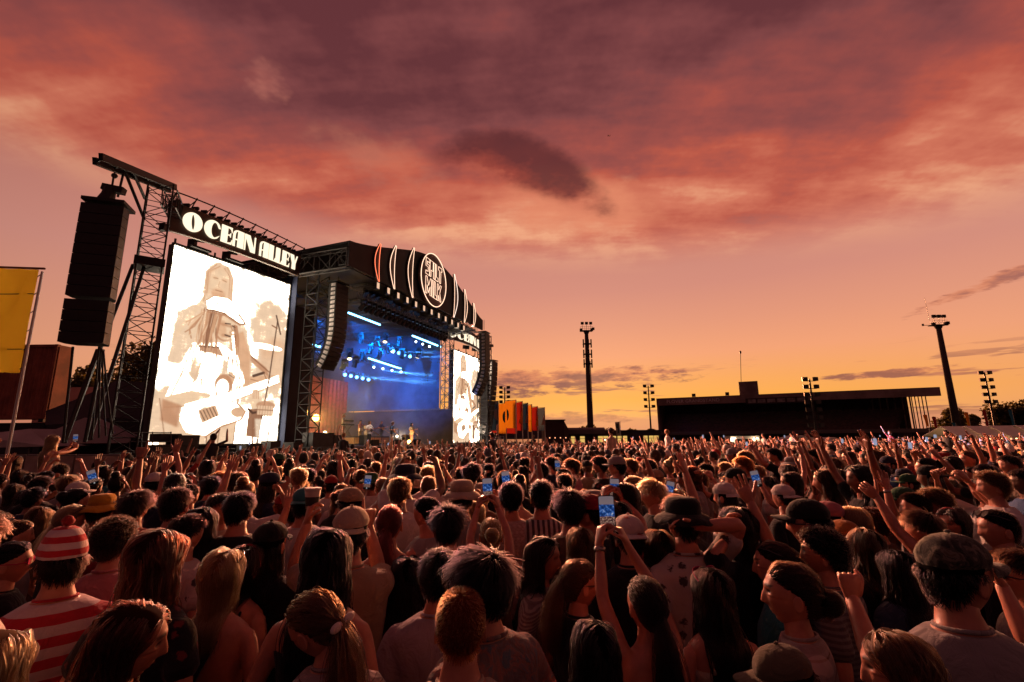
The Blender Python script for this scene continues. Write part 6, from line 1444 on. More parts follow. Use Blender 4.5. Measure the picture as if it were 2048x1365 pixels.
def skin(name, c):
    if name in MATS: return MATS[name]
    M = bpy.data.materials.new(name); M.use_nodes = True; MATS[name] = M; nt = M.node_tree; b = nt.nodes['Principled BSDF']; N.tree = nt; b.inputs['Roughness'].default_value = .46; b.inputs['Specular IOR Level'].default_value = .45
    t = nt.nodes.new('ShaderNodeTexCoord'); o = N(t.outputs['Object']); at = nt.nodes.new('ShaderNodeAttribute'); at.attribute_name = 'marks'; sp = nt.nodes.new('ShaderNodeSeparateColor'); nt.links.new(at.outputs['Color'], sp.inputs[0])
    v = noise(o, 16, 4, .6); k = mix(smooth(v, .3, .7), (c[0] * .86, c[1] * .80, c[2] * .78, 1), (c[0] * 1.08, c[1] * 1.04, c[2], 1)); f = noise(o, 130, 3, .7); k = mix(smooth(f, .60, .74) * .35, k, (c[0] * .7, c[1] * .5, c[2] * .45, 1))
    k = mix(N(sp.outputs[2]) * .45, k, (c[0] * .95, c[1] * .62, c[2] * .58, 1)); k = mix(N(sp.outputs[1]) * .8, k, (c[0] * .62, c[1] * .30, c[2] * .34, 1)); k = mix(N(sp.outputs[0]) * .9, k, (.02, .012, .010, 1)); nt.links.new(k.s, b.inputs['Base Color'])
    bn = nt.nodes.new('ShaderNodeBump'); bn.inputs['Strength'].default_value = .12; bn.inputs['Distance'].default_value = .006; nt.links.new((v * .6 + f * .4).s, bn.inputs['Height']); nt.links.new(bn.outputs[0], b.inputs['Normal']); return M
SK = {'fair': skin('skin_fair', (.48, .20, .13)), 'tan': skin('skin_tan', (.37, .145, .09)), 'olive': skin('skin_olive', (.28, .11, .07)), 'brown': skin('skin_brown', (.17, .08, .05))}
CL = {'black': cloth('cloth_black', (.009, .008, .010)), 'white': cloth('cloth_white', (.58, .52, .50)), 'cream': cloth('cloth_cream', (.46, .36, .27)), 'grey': cloth('cloth_grey', (.27, .25, .25)), 'lilac': cloth('cloth_lilac', (.34, .27, .31)), 'red': cloth('cloth_red', (.28, .02, .025)), 'pink': cloth('cloth_pink', (.45, .16, .17)), 'navy': cloth('cloth_navy', (.015, .02, .05)), 'teal': cloth('cloth_teal', (.03, .16, .18)), 'blue': cloth('cloth_blue', (.05, .10, .22)), 'green': cloth('cloth_green', (.03, .10, .05)), 'yellow': cloth('cloth_yellow', (.60, .30, .03)), 'brown': cloth('cloth_brown', (.12, .065, .04)), 'tan': cloth('cloth_tan', (.33, .23, .15)), 'orange': cloth('cloth_orange', (.42, .14, .03)), 'denim': cloth('cloth_denim', (.04, .06, .11)), 'olive': cloth('cloth_olive', (.13, .11, .07)),
      'redwhite': cloth('cloth_redwhite', (.40, .02, .035), 'hstripe', (.55, .42, .45), 1.35), 'beaniestripe': cloth('knit_redwhite', (.42, .02, .035), 'hstripe', (.6, .48, .5), .85), 'plaid_red': cloth('plaid_red', (.03, .012, .02), 'plaid', (.17, .05, .06), .55), 'plaid_big': cloth('plaid_big', (.09, .03, .025), 'plaid', (.42, .28, .22), 1.6), 'tiedye': cloth('cloth_tiedye', (.20, .08, .06), 'tiedye', (.14, .12, .12)), 'floral_dark': cloth('floral_dark', (.014, .012, .014), 'floral', (.16, .03, .03)), 'floral_white': cloth('floral_white', (.46, .40, .36), 'floral', (.06, .05, .05), .7), 'stripe_bw': cloth('stripe_bw', (.05, .05, .06), 'vstripe', (.42, .36, .34)), 'stripe_grey': cloth('stripe_grey', (.15, .13, .13), 'hstripe', (.08, .07, .075), .4), 'knit': cloth('knit_taupe', (.30, .23, .2), 'knit', (.16, .11, .1)), 'camo': cloth('camo_cloth', (.06, .06, .05), 'camo', (.14, .125, .10)), 'redblot': cloth('redblot_cloth', (.55, .46, .42), 'floral', (.40, .06, .03), .8), 'check_pink': cloth('check_pink', (.40, .26, .24), 'plaid', (.30, .17, .16), .5)}
GLASS = mat('dark_lens', (.01, .008, .008), .12, spec=.8); STRAPM = cloth('strap_black', (.012, .011, .012)); PINKG = mat('pink_frame', (.45, .03, .10), .2, spec=.7); RIBBON = cloth('ribbon_white', (.6, .52, .48)); METAL = mat('watch_metal', (.35, .3, .27), .25, .9)
PANTS = {s_: make_pants('pants', s_) for s_ in 'mf'}
HATS = {'cap': cap_meshes(), 'capback': cap_meshes(backwards=True), 'bucket': bucket_meshes(), 'straw': bucket_meshes(.075, True), 'beanie': beanie_meshes()}
GLTOP, GLEYE, BAND = sunglasses_mesh(True), sunglasses_mesh(False), band_mesh()
def setmat(o, m_):
    if not o.data.materials: o.data.materials.append(m_)
    o.material_slots[0].link = 'OBJECT'; o.material_slots[0].material = m_
def hm(Rh): M_ = Matrix.Identity(4); c = head_xf(Rh); return frame(Rh[:, 0], Rh[:, 1], Rh[:, 2], c)
PEOPLE = []
def fY(px, py): return 1 + .30 * ((px - 1024) / 1024) ** 2 + .16 * ((py - 682) / 682) ** 2          # heads look wider off-axis through a wide lens
def up_arm(tx, ty, hand='open', **k): return dict(el=(tx, .25, 1), wr=(ty, .3, 1), hand=hand, palm=(0, 1, 0), **k)
def person(px, py, Y, sex, face, label, head=(0, 0, 0), hair=('short', 'dark'), top=('black', .55), arms=(None, None), hat=None, glasses=None, skin_='fair', strap=None, lift=0.0, short=None, join=False, extra=None, pants='denim', group='festival crowd', dens=1.0, flow=(0, 0), tie=None, seed=None):
    seed = seed if seed is not None else int(px * 7 + py) % 9973
    kf = fY(px, py) if group == 'festival crowd' else 1.0; Y = Y * kf
    Rh = rotm(*head); cl = NECKP + Rh @ (HEADC + np.array([0, -.02, .132]) - NECKP); C = W(px, py, Y); s = (C[2] - lift) / cl[2]
    a = math.radians(face); R2 = np.array([[math.cos(a), -math.sin(a), 0], [math.sin(a), math.cos(a), 0], [0, 0, 1]]); root = np.array([C[0], C[1], lift]) - (R2 @ (cl * [1, 1, 0])) * s
    specs = []
    for sd, sp_ in zip((-1, 1), arms):
        sp_ = dict(sp_) if sp_ else dict(DOWN, wr=(random.uniform(-.5, .1), random.uniform(.3, .9), -1))
        if 'px' in sp_: sp_['tgt'] = R2.T @ (W(sp_['px'][0], sp_['px'][1], sp_['px'][2] * kf) - root) / s
        for k in ('hd', 'palm', 'hint'):
            if k + 'w' in sp_: sp_[k] = R2.T @ np.asarray(sp_[k + 'w'], float)
        specs.append(sp_)
    me, J, _ = make_body('person', sex, specs, head, 2 if Y < 2.6 else 1, join)
    me.materials.append(SK[skin_]); o = bpy.data.objects.new('person', me); COL.objects.link(o); o.location = root; o.rotation_euler = (0, 0, a); o.scale = (s,) * 3; tag(o, label, 'person', group)
    tm, sl = top
    if sl == 'singlet' or sl == 'bare':
        if sl == 'singlet':
            sh = make_shirt('singlet', sex, J, 0, .82, 1.325, .008, 0, seed=seed, loose=.004); so = inst(sh, 'singlet', o); setmat(so, CL[tm]); T = TM if sex == 'm' else TF
            for sd in (-1, 1):
                P = []
                for t in np.linspace(0, PI, 11): P.append((sd * (.078 + .012 * abs(math.cos(t))), -.012 + math.cos(t) * -.102, 1.325 + math.sin(t) ** .8 * .122))
                setmat(inst(MB().tube(P, .010, 6).mesh('shoulder_strap', True), 'shoulder_strap', so), CL[tm])
    else:
        sh = make_shirt('shirt', sex, J, sl, .80, 1.478, .014, .0125 if Y < 2.6 else (.018 if Y < 4 else 0), seed=seed, loose=.012); so = inst(sh, 'shirt', o); setmat(so, CL[tm])
        if Y < 3: setmat(inst(MB().tube([(math.sin(t) * (.074 if sex == 'm' else .062), -.010 - math.cos(t) * (.070 if sex == 'm' else .06), 1.486 + .006 * math.cos(t)) for t in np.linspace(0, 2 * PI, 22)], .007, 6).mesh('collar', True), 'collar', so), CL[tm])
    setmat(inst(PANTS[sex], 'pants', o), CL[pants])
    st, hc = hair
    if st != 'bald':
        cap, cur = make_hair(st, Rh, sex, seed, dens * (1.0 if Y < 2.2 else .75), 1.0 if Y < 2.2 else 1.25, flow, tie, bool(hat)); setmat_c = cap.materials.append(cap_mat(hc)); ho = inst(cap, 'hair', o); cur.materials.append(hair_mat(hc, HC[hc])); inst(cur, 'strands', ho)
    if hat:
        kind, hcol = hat[:2]; hb = thing('hat', '', ''); del hb['label']; del hb['category']; hb.parent = o; hb.matrix_local = hm(Rh) @ (hat[2] if len(hat) > 2 else Matrix.Identity(4)); hb.name = {'cap': 'cap', 'capback': 'cap', 'bucket': 'bucket_hat', 'straw': 'sun_hat', 'beanie': 'beanie'}[kind]
        for nm, hme in HATS[kind]: setmat(inst(hme, nm, hb), CL[hcol] if nm != 'pompom' else CL['red'])
    if glasses: setmat(inst(GLTOP if glasses in ('top', 'pink') else GLEYE, 'sunglasses', o, matrix=hm(Rh)), PINKG if glasses in ('pink', 'pinkeye') else GLASS)
    if strap:                                                    # bag strap across the back and chest
        s0 = strap; T = TM if sex == 'm' else TF; P = []
        for t in np.linspace(0, 2 * PI, 40):
            z = 1.18 + .265 * math.cos(t); x = s0 * .085 * math.cos(t) * 1.15 + s0 * -.03; hy = np.interp(z, T[:, 0], T[:, 2]) + .046; P.append((x, -math.sin(t) * hy - .006, z))
        rg = []
        for i, p in enumerate(P[:-1]):
            p = np.array(p); d = np.array(P[(i + 1) % 39]) - P[i - 1]; d /= np.linalg.norm(d); nrm = np.array([p[0] * .3, p[1], .12 * math.cos(i / 39 * 2 * PI)]); nrm -= d * (nrm @ d); nrm /= np.linalg.norm(nrm); sd = np.cross(d, nrm); rg.append([p + sd * .021 + nrm * .004, p - sd * .021 + nrm * .004, p - sd * .021 - nrm * .004, p + sd * .021 - nrm * .004])
        rg.append(rg[0]); sp = Soup(); sp.loft(rg, False); setmat(inst(to_mesh('bag_strap', *sp.arrays()), 'bag_strap', o), STRAPM)
    if extra: extra(o, J, Rh)
    h0 = pix(C); PEOPLE.append(dict(o=o, px=px, py=py, Y=Y, x=root[0], y=root[1], w=.2 * s / Y * FPX, short=short, lift=lift)); return o, J, root, s, R2
# ================================================================== PEOPLE: the ones the photograph lets you pick out
def wpx(x, y, Y, hand='open', palm=(0, 1, 0), hint=None, **k):
    d = dict(px=(x, y, Y), hand=hand, palmw=palm, **k)
    if hint is not None: d['hintw'] = hint
    return d
PHB = mat('phone_body', (.015, .014, .015), .3, spec=.6)
def phone_screen_mat():
    M = bpy.data.materials.new('phone_picture'); M.use_nodes = True; nt = M.node_tree; nt.nodes.clear(); N.tree = nt
    t = nt.nodes.new('ShaderNodeTexCoord'); ov = N(t.outputs['Object']); sp = nt.nodes.new('ShaderNodeSeparateXYZ'); nt.links.new(ov.s, sp.inputs[0]); x, z = N(sp.outputs[0]), N(sp.outputs[2])
    n1_ = noise(vec(x * 60, z * 60, 0.0), 1.0, 4, .6); stage = ramp(n1_, [(.3, (.005, .01, .03, 1)), (.48, (.02, .08, .35, 1)), (.58, (.10, .30, .9, 1)), (.68, (.9, .9, 1, 1))])
    low = ramp(noise(vec(x * 120, z * 160, 4.0), 1.0, 3, .6), [(.35, (.01, .008, .01, 1)), (.5, (.25, .10, .09, 1)), (.62, (.8, .5, .35, 1))])
    skyc = ramp((z * 9 + .1).clamp(), [(0, (.45, .30, .30, 1)), (1, (.30, .24, .28, 1))])
    col = mix(smooth(z, -.012, -.02), mix(smooth(z, .034, .040), stage, skyc), low); bar = smooth(z, -.050, -.053); col = mix(bar, col, (.005, .005, .006, 1))
    dot = smooth(N.math('SQRT', x * x + (z + .062) * (z + .062)), .0065, .0055); col = mix(dot, col, (.9, .9, .9, 1))
    e = nt.nodes.new('ShaderNodeEmission'); nt.links.new(col.s, e.inputs[0]); e.inputs[1].default_value = .42; o = nt.nodes.new('ShaderNodeOutputMaterial'); nt.links.new(e.outputs[0], o.inputs[0]); return M
PHS = phone_screen_mat()
def rrect(w, h, r, n=5):
    P = []
    for cx_, cy_, a0 in ((w / 2 - r, h / 2 - r, 0), (-w / 2 + r, h / 2 - r, 90), (-w / 2 + r, -h / 2 + r, 180), (w / 2 - r, -h / 2 + r, 270)):
        for k in range(n): a = math.radians(a0 + 90 * k / (n - 1)); P.append((cx_ + r * math.cos(a), cy_ + r * math.sin(a)))
    return P
ph_body = MB().prism([(x, -.004, y) for x, y in rrect(.075, .156, .010)], (0, .008, 0)).mesh('body'); ph_body.materials.append(PHB)
ph_scr = MB().prism([(x, -.0052, y) for x, y in rrect(.069, .148, .007)], (0, .0008, 0)).mesh('screen'); ph_scr.materials.append(PHS)
ph_cam = MB().prism([(x - .018, .0042, y + .052) for x, y in rrect(.03, .032, .006)], (0, .0025, 0)).mesh('camera_bump'); ph_cam.materials.append(PHB)
def phone(px, py, Y, label, roll=0, land=False, s=1.0):
    o = thing('phone', label, 'phone', W(px, py, Y), 'phones held up in the crowd'); n = W(px, py, Y) - np.array([0, 0, CAMH]); n /= np.linalg.norm(n); x = np.cross(n, Z3); x /= np.linalg.norm(x); z = np.cross(x, n); a = math.radians(roll + (90 if land else 0)); x2, z2 = x * math.cos(a) + z * math.sin(a), -x * math.sin(a) + z * math.cos(a)
    o.matrix_world = frame(x2 * s, n * s, z2 * s, W(px, py, Y)); inst(ph_body, 'body', o); inst(ph_scr, 'screen', o); inst(ph_cam, 'camera_bump', o); return o
def ribbon(o, J, Rh):
    mb = MB().ball((0, -.122, -.036), (.012, .010, .012), 8, 6)
    for s_ in (-1, 1):
        mb.ball((s_ * .034, -.126, -.026), (.032, .010, .016), 10, 6); mb.prism([(s_ * .004, -.128, -.04), (s_ * .020, -.128, -.036), (s_ * .046, -.124, -.125), (s_ * .026, -.124, -.13)], (0, -.003, 0))
    setmat(inst(mb.mesh('ribbon', True), 'ribbon', o, matrix=hm(Rh)), RIBBON)
def headband(m_):
    def f(o, J, Rh): setmat(inst(BAND, 'headband', o, matrix=hm(Rh)), m_)
    return f
def watch(side):
    def f(o, J, Rh):
        sh, el, wr = J[side]; d = wr - el; d /= np.linalg.norm(d); c = wr - d * .03; mb = MB().tube([c - d * .011, c + d * .011], .031, 12); setmat(inst(mb.mesh('wristwatch', True), 'wristwatch', o), METAL)
    return f
def phones_around(o, J, Rh):
    P = [(math.sin(t) * .085, -.03 - .08 * math.cos(t) * (1 if abs(t) < 1.6 else .6), 1.47 + .02 * math.cos(t)) for t in np.linspace(-2.2, 2.2, 15)]; mb = MB().tube(P, .009, 6); mb.ball(P[0], (.03, .02, .036), 10, 6); mb.ball(P[-1], (.03, .02, .036), 10, 6); setmat(inst(mb.mesh('headphones', True), 'headphones', o), mat('headphone_grey', (.35, .30, .28), .5))
P_ = person
# --- nearest row
P_(262, 1205, 1.25, 'f', -55, 'person with big wavy auburn hair, profile to the right, bottom left corner', head=(-10, -8, 12), hair=('wavy', 'auburn'), top=('black', .5), short='auburn-haired head at the bottom left')
P_(-22, 1262, 1.02, 'f', 0, 'person with curled blonde hair cut off by the bottom left corner', hair=('wavy', 'blonde'), top=('black', 'singlet'))
P_(-85, 1020, 1.25, 'm', -10, 'person in a pale tee whose shoulder fills the left edge', hair=('short', 'brown'), top=('white', .7))
P_(612, 1183, 1.6, 'f', 38, 'person in a dark plaid shirt with a ponytail tied by a white ribbon', head=(25, -24, -14), hair=('lowpony', 'light'), top=('plaid_red', 1.6), extra=ribbon, short='white hair ribbon')
P_(922, 1176, 1.52, 'm', 4, 'person with cropped ginger hair seen from behind, bottom centre', hair=('crop', 'ginger'), top=('cream', .6), short='ginger head')
P_(1190, 1240, 1.62, 'f', 5, 'person with sleek long black hair at the bottom, left of the bare-backed woman', hair=('long', 'black'), top=('black', 'singlet'))
P_(1795, 1252, 1.2, 'f', 62, 'person with straight light brown hair in profile to the left, bottom right', head=(8, -3, 3), hair=('long', 'light'), top=('olive', .6), short='light brown head at the bottom right')
P_(1562, 1292, 1.42, 'm', 62, 'person in a faded khaki cap at the bottom edge, brim to the left', head=(10, -10, 0), hair=('short', 'brown'), top=('grey', .6), hat=('cap', 'olive'), short='khaki cap')
# --- second row
P_(20, 1084, 2.1, 'f', -62, 'person with pulled-back black hair and pink-framed glasses, left edge', hair=('lowpony', 'black'), glasses='pinkeye', top=('black', .6))
P_(134, 1064, 1.78, 'm', 42, 'person in a red and white striped beanie and matching jumper', head=(14, 0, 0), hair=('mop', 'dark'), top=('redwhite', 1.8), hat=('beanie', 'beaniestripe'), short='striped beanie')
P_(228, 1038, 2.3, 'f', 5, 'person with a brown curly bob in a pink top, right of the striped beanie', hair=('curly', 'brown'), top=('pink', .4))
P_(312, 1054, 1.72, 'f', -4, 'person with long straight auburn hair over a dark floral top', hair=('long', 'auburn'), top=('floral_dark', .5), short='long auburn hair')
P_(445, 1098, 2.0, 'f', 2, 'person with a blonde bob, sunglasses on head and a black strap over a bare back', hair=('bob', 'blonde'), glasses='top', top=('black', 'bare'), strap=1, join=.010, short='blonde bob')
P_(486, 1092, 2.35, 'f', -15, 'person with dark hair and a red headband behind the blonde bob', hair=('bob', 'dark'), top=('black', 'singlet'), extra=headband(CL['red']))
P_(655, 1054, 1.92, 'f', 0, 'person with very long black hair in a black singlet, left of the beige cap', hair=('long', 'black'), top=('black', 'singlet'), join=.010)
P_(540, 1046, 2.55, 'f', -5, 'person with long dark hair and a dark top, behind the black singlet', hair=('long', 'dark'), top=('black', 1.7), hat=('cap', 'black'))
P_(878, 1100, 2.15, 'm', 0, 'person in a lilac grey tee with short dark hair and sunglasses on top', hair=('short', 'black'), glasses='top', top=('lilac', .62), short='lilac grey tee')
P_(972, 1098, 1.72, 'm', 46, 'person with thick dark hair and glasses turned left, in a tie-dyed tee', head=(16, 0, 0), hair=('mop', 'black'), glasses='eye', top=('tiedye', .62), short='tie-dyed tee')
P_(812, 1112, 2.55, 'f', 4, 'person with long black hair and sunglasses on top, left of the lilac grey tee', hair=('long', 'black'), glasses='top', top=('black', .4))
# --- bare-backed woman filming
P_(1295, 1157, 1.95, 'f', 14, 'bare-backed woman with a dark ponytail holding a phone up in both hands', head=(0, 4, 0), hair=('lowpony', 'dark'), top=('black', 'bare'), skin_='fair', join=.009, arms=(wpx(1196, 1072, 2.13, 'hold', (.9, .35, 0), (-1, -.15, -.2), hdw=(.22, .30, 1)), wpx(1244, 1068, 2.13, 'hold', (-.9, .35, 0), (1, .1, -.5), hdw=(-.42, .25, 1))), extra=watch(-1), tie=(.01, -.108, -.03), short='bare-backed woman')
phone(1214, 1026, 2.18 * fY(1295, 1157), 'phone with a blue stage picture, held high by the bare-backed woman', 2)
P_(1152, 1118, 2.3, 'f', -62, 'person with a blonde ponytail and sunglasses in profile to the right', head=(-10, 0, 0), hair=('pony', 'light'), glasses='eye', top=('black', .3), flow=(.0, -.1), short='blonde ponytail')
P_(1078, 1070, 2.6, 'f', -108, 'person with dark wavy hair looking right over a taupe knit top', head=(-6, 0, 0), hair=('wavy', 'dark'), top=('knit', .9), skin_='tan', short='taupe knit top')
P_(1425, 1134, 2.05, 'f', 8, 'person with long dark hair, pink sunglasses on top and a black bag strap', hair=('long', 'dark'), glasses='pink', top=('cream', 'singlet'), strap=1, short='pink sunglasses')
P_(1588, 1124, 1.72, 'f', 58, 'person in a large plaid shirt with a brown bun, profile to the left', head=(14, 2, 0), hair=('bun', 'brown'), top=('plaid_big', 1.7), tie=(0, -.118, -.01), short='plaid shirt with bun')
P_(1552, 1082, 2.25, 'f', 62, 'person in profile to the left with sunglasses pushed up, in front of the raised arm', head=(8, 0, 0), hair=('pony', 'brown'), glasses='top', top=('teal', .6))
P_(1650, 1058, 2.2, 'm', 46, 'person with dark curls and sunglasses on top in a grey striped tee', head=(10, 0, 0), hair=('curly', 'dark'), glasses='top', top=('stripe_grey', .6), short='grey striped tee')
P_(1888, 1070, 1.36, 'm', -6, 'person in a camouflage cap and grey tee raising a fist', head=(-74, 0, 0), hair=('short', 'black'), hat=('cap', 'camo'), top=('grey', .6), strap=1, arms=(wpx(1704, 1196, 1.68, 'fist', (.3, .9, 0), (-.05, -.2, -1), hdw=(.02, .05, 1)), None), pants='denim', short='camouflage cap')
P_(2046, 1100, 1.72, 'm', 70, 'person at the right edge in a grey tee lifting a hand to their glasses', head=(0, 0, 0), hair=('short', 'brown'), glasses='eye', top=('grey', .6), arms=(wpx(2004, 1172, 1.6, 'curl', (-.8, .3, 0), (.2, -.3, -1), hdw=(-.45, .1, .9)), None))
P_(1996, 1018, 2.35, 'm', 70, 'person in a black top with a yellow collar, profile to the left', head=(4, 0, 0), hair=('crop', 'dark'), glasses='top', top=('black', .6), extra=lambda o, J, Rh: setmat(inst(MB().tube([(math.sin(t) * .082, -.01 - math.cos(t) * .078, 1.482) for t in np.linspace(0, 2 * PI, 22)], .016, 8).mesh('collar', True), 'collar', o), CL['yellow']), short='yellow collar')
P_(1733, 1055, 2.5, 'f', 12, 'person with straight reddish brown hair left of the long black hair', hair=('long', 'brown'), top=('black', .5))
P_(1795, 1098, 2.2, 'f', 6, 'person with long black hair and a denim jacket, left of the camouflage cap', hair=('long', 'black'), top=('denim', 1.7))
P_(1620, 1000, 2.45, 'm', 42, 'person in a black cap with glasses raising an open hand', head=(10, 0, 0), hair=('short', 'black'), hat=('cap', 'black'), glasses='eye', top=('black', .6), arms=(wpx(1500, 1004, 2.6, 'open', (.2, 1, 0), (.3, -.1, -1), hdw=(-.4, .1, 1)), None), short='black cap with raised hand')
P_(1848, 1022, 2.75, 'm', 48, 'person with a brown layered cut stretching an arm up to the left', head=(8, 0, 0), hair=('mop', 'brown'), top=('black', .3), arms=(wpx(1748, 988, 2.85, 'curl', (.4, .9, 0), (.1, -.2, -1), hdw=(-.7, .1, .75)), None), short='stretched arm')
P_(1752, 1018, 3.3, 'm', 30, 'person with reddish curls raising a hand with a wristwatch', hair=('curly', 'auburn'), top=('brown', .6), arms=(None, wpx(1770, 950, 3.4, 'open', (0, 1, 0), (1, -.2, -.6), hdw=(.02, .1, 1))), extra=watch(1), short='wristwatch hand')
P_(1368, 1000, 2.65, 'm', 14, 'person in a black bucket hat with a hand behind the head, white printed tee', hair=('short', 'black'), hat=('bucket', 'black'), top=('floral_white', .62), arms=(None, wpx(1392, 1052, 2.58, 'relax', (-1, 0, 0), (1, -.1, .35), hdw=(-1, .1, .2))), short='black bucket hat')
P_(1258, 1032, 2.75, 'm', 8, 'person in a white cap with red blotches, behind the lifted phone', hair=('short', 'dark'), hat=('capback', 'redblot'), top=('black', .6), short='blotched cap')
P_(1318, 1058, 2.75, 'f', 6, 'person with long wavy brown hair and sunglasses on top, right of the lifted phone', hair=('wavy', 'brown'), glasses='top', top=('black', .4))
P_(1478, 1010, 2.7, 'f', 24, 'person in black with long dark hair holding up one bent hand', hair=('long', 'black'), top=('black', .9), arms=(wpx(1462, 1068, 2.6, 'curl', (.3, -1, 0), (-.5, -.2, -1), hdw=(.1, 0, 1)), None))
P_(702, 1016, 2.45, 'm', 0, 'person in a backwards beige cap and beige shirt with a dark strap, lifting a cup', hair=('mop', 'black'), hat=('capback', 'cream'), top=('tan', .66), strap=-1, arms=(wpx(615, 1046, 2.66, 'hold', (.8, .5, 0), (-.25, .0, -1), hdw=(.12, .05, 1)), wpx(737, 1052, 2.72, 'point', (0, 1, 0), (.3, 0, -1), hdw=(-.05, .05, 1))), short='backwards beige cap')
cu_ = thing('paper_cup', 'tall pale cup with a dark sleeve held up left of the beige cap', 'cup', W(624, 1010, 2.70 * fY(702, 1016))); c = W(624, 1010, 2.70 * fY(702, 1016))
MB().tube([c + [0, 0, -.02], c + [0, 0, .085]], [.032, .044], 16).build('cup_wall', mat('cup_paper', (.42, .33, .28), .6), cu_, smooth=True); MB().tube([c + [0, 0, -.005], c + [0, 0, .045]], [.0345, .0405], 16, False).build('sleeve', CAB, cu_, smooth=True); MB().tube([c + [0, 0, .082], c + [0, 0, .094]], [.047, .046], 16).build('lid', WHITEW, cu_)
P_(704, 976, 3.5, 'm', 38, 'person in a plain tan cap behind the backwards beige cap', hair=('short', 'dark'), hat=('cap', 'tan'), top=('black', .6), short='tan cap')
P_(780, 1010, 3.1, 'f', 2, 'person with red hair twisted up and a dark strap over bare shoulders', hair=('lowpony', 'red'), top=('black', 'singlet'), glasses='top', strap=-1, short='red updo')
P_(858, 992, 3.5, 'm', 60, 'person with a short crop in profile to the left, wearing a sleeveless top', hair=('crop', 'black'), top=('grey', .0), short='profile right of the red updo')
P_(896, 1012, 2.95, 'm', 4, 'person with grey headphones round the neck and black hair', hair=('mop', 'black'), top=('black', .6), extra=phones_around)
P_(924, 964, 3.8, 'm', 10, 'person in a cream bucket hat', hair=('short', 'dark'), hat=('bucket', 'cream'), top=('grey', .6), short='cream bucket hat')
P_(982, 1036, 3.2, 'f', 6, 'person with a messy blonde bun filming with both arms raised', hair=('bun', 'blonde'), top=('brown', 'singlet'), arms=(wpx(958, 1000, 3.55, 'hold', (.9, .4, 0), (-1, -.1, -.4), hdw=(.25, .2, 1)), wpx(992, 1000, 3.55, 'hold', (-.9, .4, 0), (1, .0, -.4), hdw=(-.25, .2, 1))), tie=(0, -.118, .03), short='messy blonde bun')
phone(975, 978, 3.6 * fY(982, 1036), 'phone showing the stage above the messy blonde bun', 3)
P_(1022, 965, 3.9, 'm', 8, 'person with dark hair in a pale pink checked shirt', hair=('short', 'black'), top=('check_pink', .7), short='pink checked shirt')
P_(1082, 962, 3.9, 'm', 4, 'person with dark hair in a black and cream striped shirt', hair=('quiff', 'black'), top=('stripe_bw', .7), short='black and cream stripes')
P_(1140, 980, 3.3, 'm', 0, 'person with dark hair in a brown overshirt', hair=('mop', 'black'), top=('brown', 1.7), short='brown overshirt')
P_(1184, 990, 3.3, 'm', 58, 'person with a dark red cap and moustache behind the brown overshirt', head=(5, 0, 0), hair=('short', 'black'), hat=('cap', 'red'), top=('black', .6))
P_(1162, 1052, 2.9, 'f', 4, 'person with long light brown hair directly behind the raised forearm', hair=('long', 'light'), top=('black', .3))
P_(1236, 1000, 3.35, 'f', 12, 'person with raised arms filming just above the blotched cap', hair=('long', 'dark'), top=('red', .4), arms=(wpx(1208, 992, 3.7, 'hold', (.9, .4, 0), (-1, 0, -.4), hdw=(.25, .2, 1)), wpx(1244, 998, 3.7, 'hold', (-.9, .4, 0), (1, 0, -.4), hdw=(-.3, .2, 1))))
phone(1229, 978, 3.75 * fY(1236, 1000), 'phone just above and right of the bigger lifted phone', -2)
P_(480, 984, 3.15, 'm', 4, 'person with neat short dark hair in a plain black tee', hair=('short', 'black'), top=('black', .6), short='plain black tee')
P_(440, 986, 3.5, 'm', -120, 'person facing the camera side-on, left of the plain black tee', hair=('short', 'dark'), top=('cream', .6), skin_='fair')
P_(352, 976, 3.15, 'm', 2, 'person with dark brown hair in a white printed shirt', hair=('short', 'dark'), top=('floral_white', .7), short='white printed shirt')
P_(272, 982, 3.25, 'm', 6, 'person with tousled brown hair in a dark red shirt', hair=('mop', 'dark'), top=('red', .7), short='dark red shirt')
P_(204, 992, 3.3, 'm', 14, 'person in a bright yellow bucket hat', hair=('short', 'brown'), hat=('bucket', 'yellow'), top=('black', .6), short='yellow bucket hat')
P_(372, 1030, 2.75, 'm', -20, 'person with sunglasses on top of dark hair in a pale printed shirt', hair=('short', 'dark'), glasses='top', top=('floral_white', .6))
P_(405, 1012, 3.0, 'f', 4, 'person with straight black hair below the white printed shirt', hair=('long', 'black'), top=('black', .5))
P_(80, 1012, 3.3, 'f', 6, 'person with long dark blonde hair left of the yellow bucket hat', hair=('long', 'light'), top=('brown', .5))
P_(140, 1010, 3.1, 'f', -20, 'person with a smooth blonde head and sunglasses on top, next to the yellow bucket hat', hair=('lowpony', 'blonde'), glasses='top', top=('black', .5))
P_(30, 1040, 2.7, 'm', -40, 'person with thin fair hair and a pale profile at the left edge', hair=('crop', 'light'), top=('grey', .6))
P_(610, 976, 3.6, 'm', 8, 'person in a teal cap raising an open hand', hair=('short', 'black'), hat=('capback', 'teal'), top=('white', .6), arms=(wpx(574, 1016, 3.85, 'open', (0, 1, 0), (-.3, 0, -1), hdw=(.1, .1, 1)), None), short='teal cap')
P_(336, 926, 5.2, 'm', -20, 'person in a red tee stretching one arm straight up', hair=('short', 'brown'), top=('red', .6), arms=(None, wpx(352, 902, 5.3, 'open', (0, 1, 0), (1, 0, -.4), hdw=(.1, 0, 1))), short='red tee with arm up')
P_(310, 946, 4.8, 'm', 4, 'person in a white cap below the raised red arm', hair=('short', 'dark'), hat=('cap', 'white'), top=('white', .6), short='white cap')
P_(1985, 944, 3.4, 'm', 66, 'person with bleached curls in profile to the left, near the right edge', hair=('curly', 'light'), top=('white', .6), short='bleached curls')
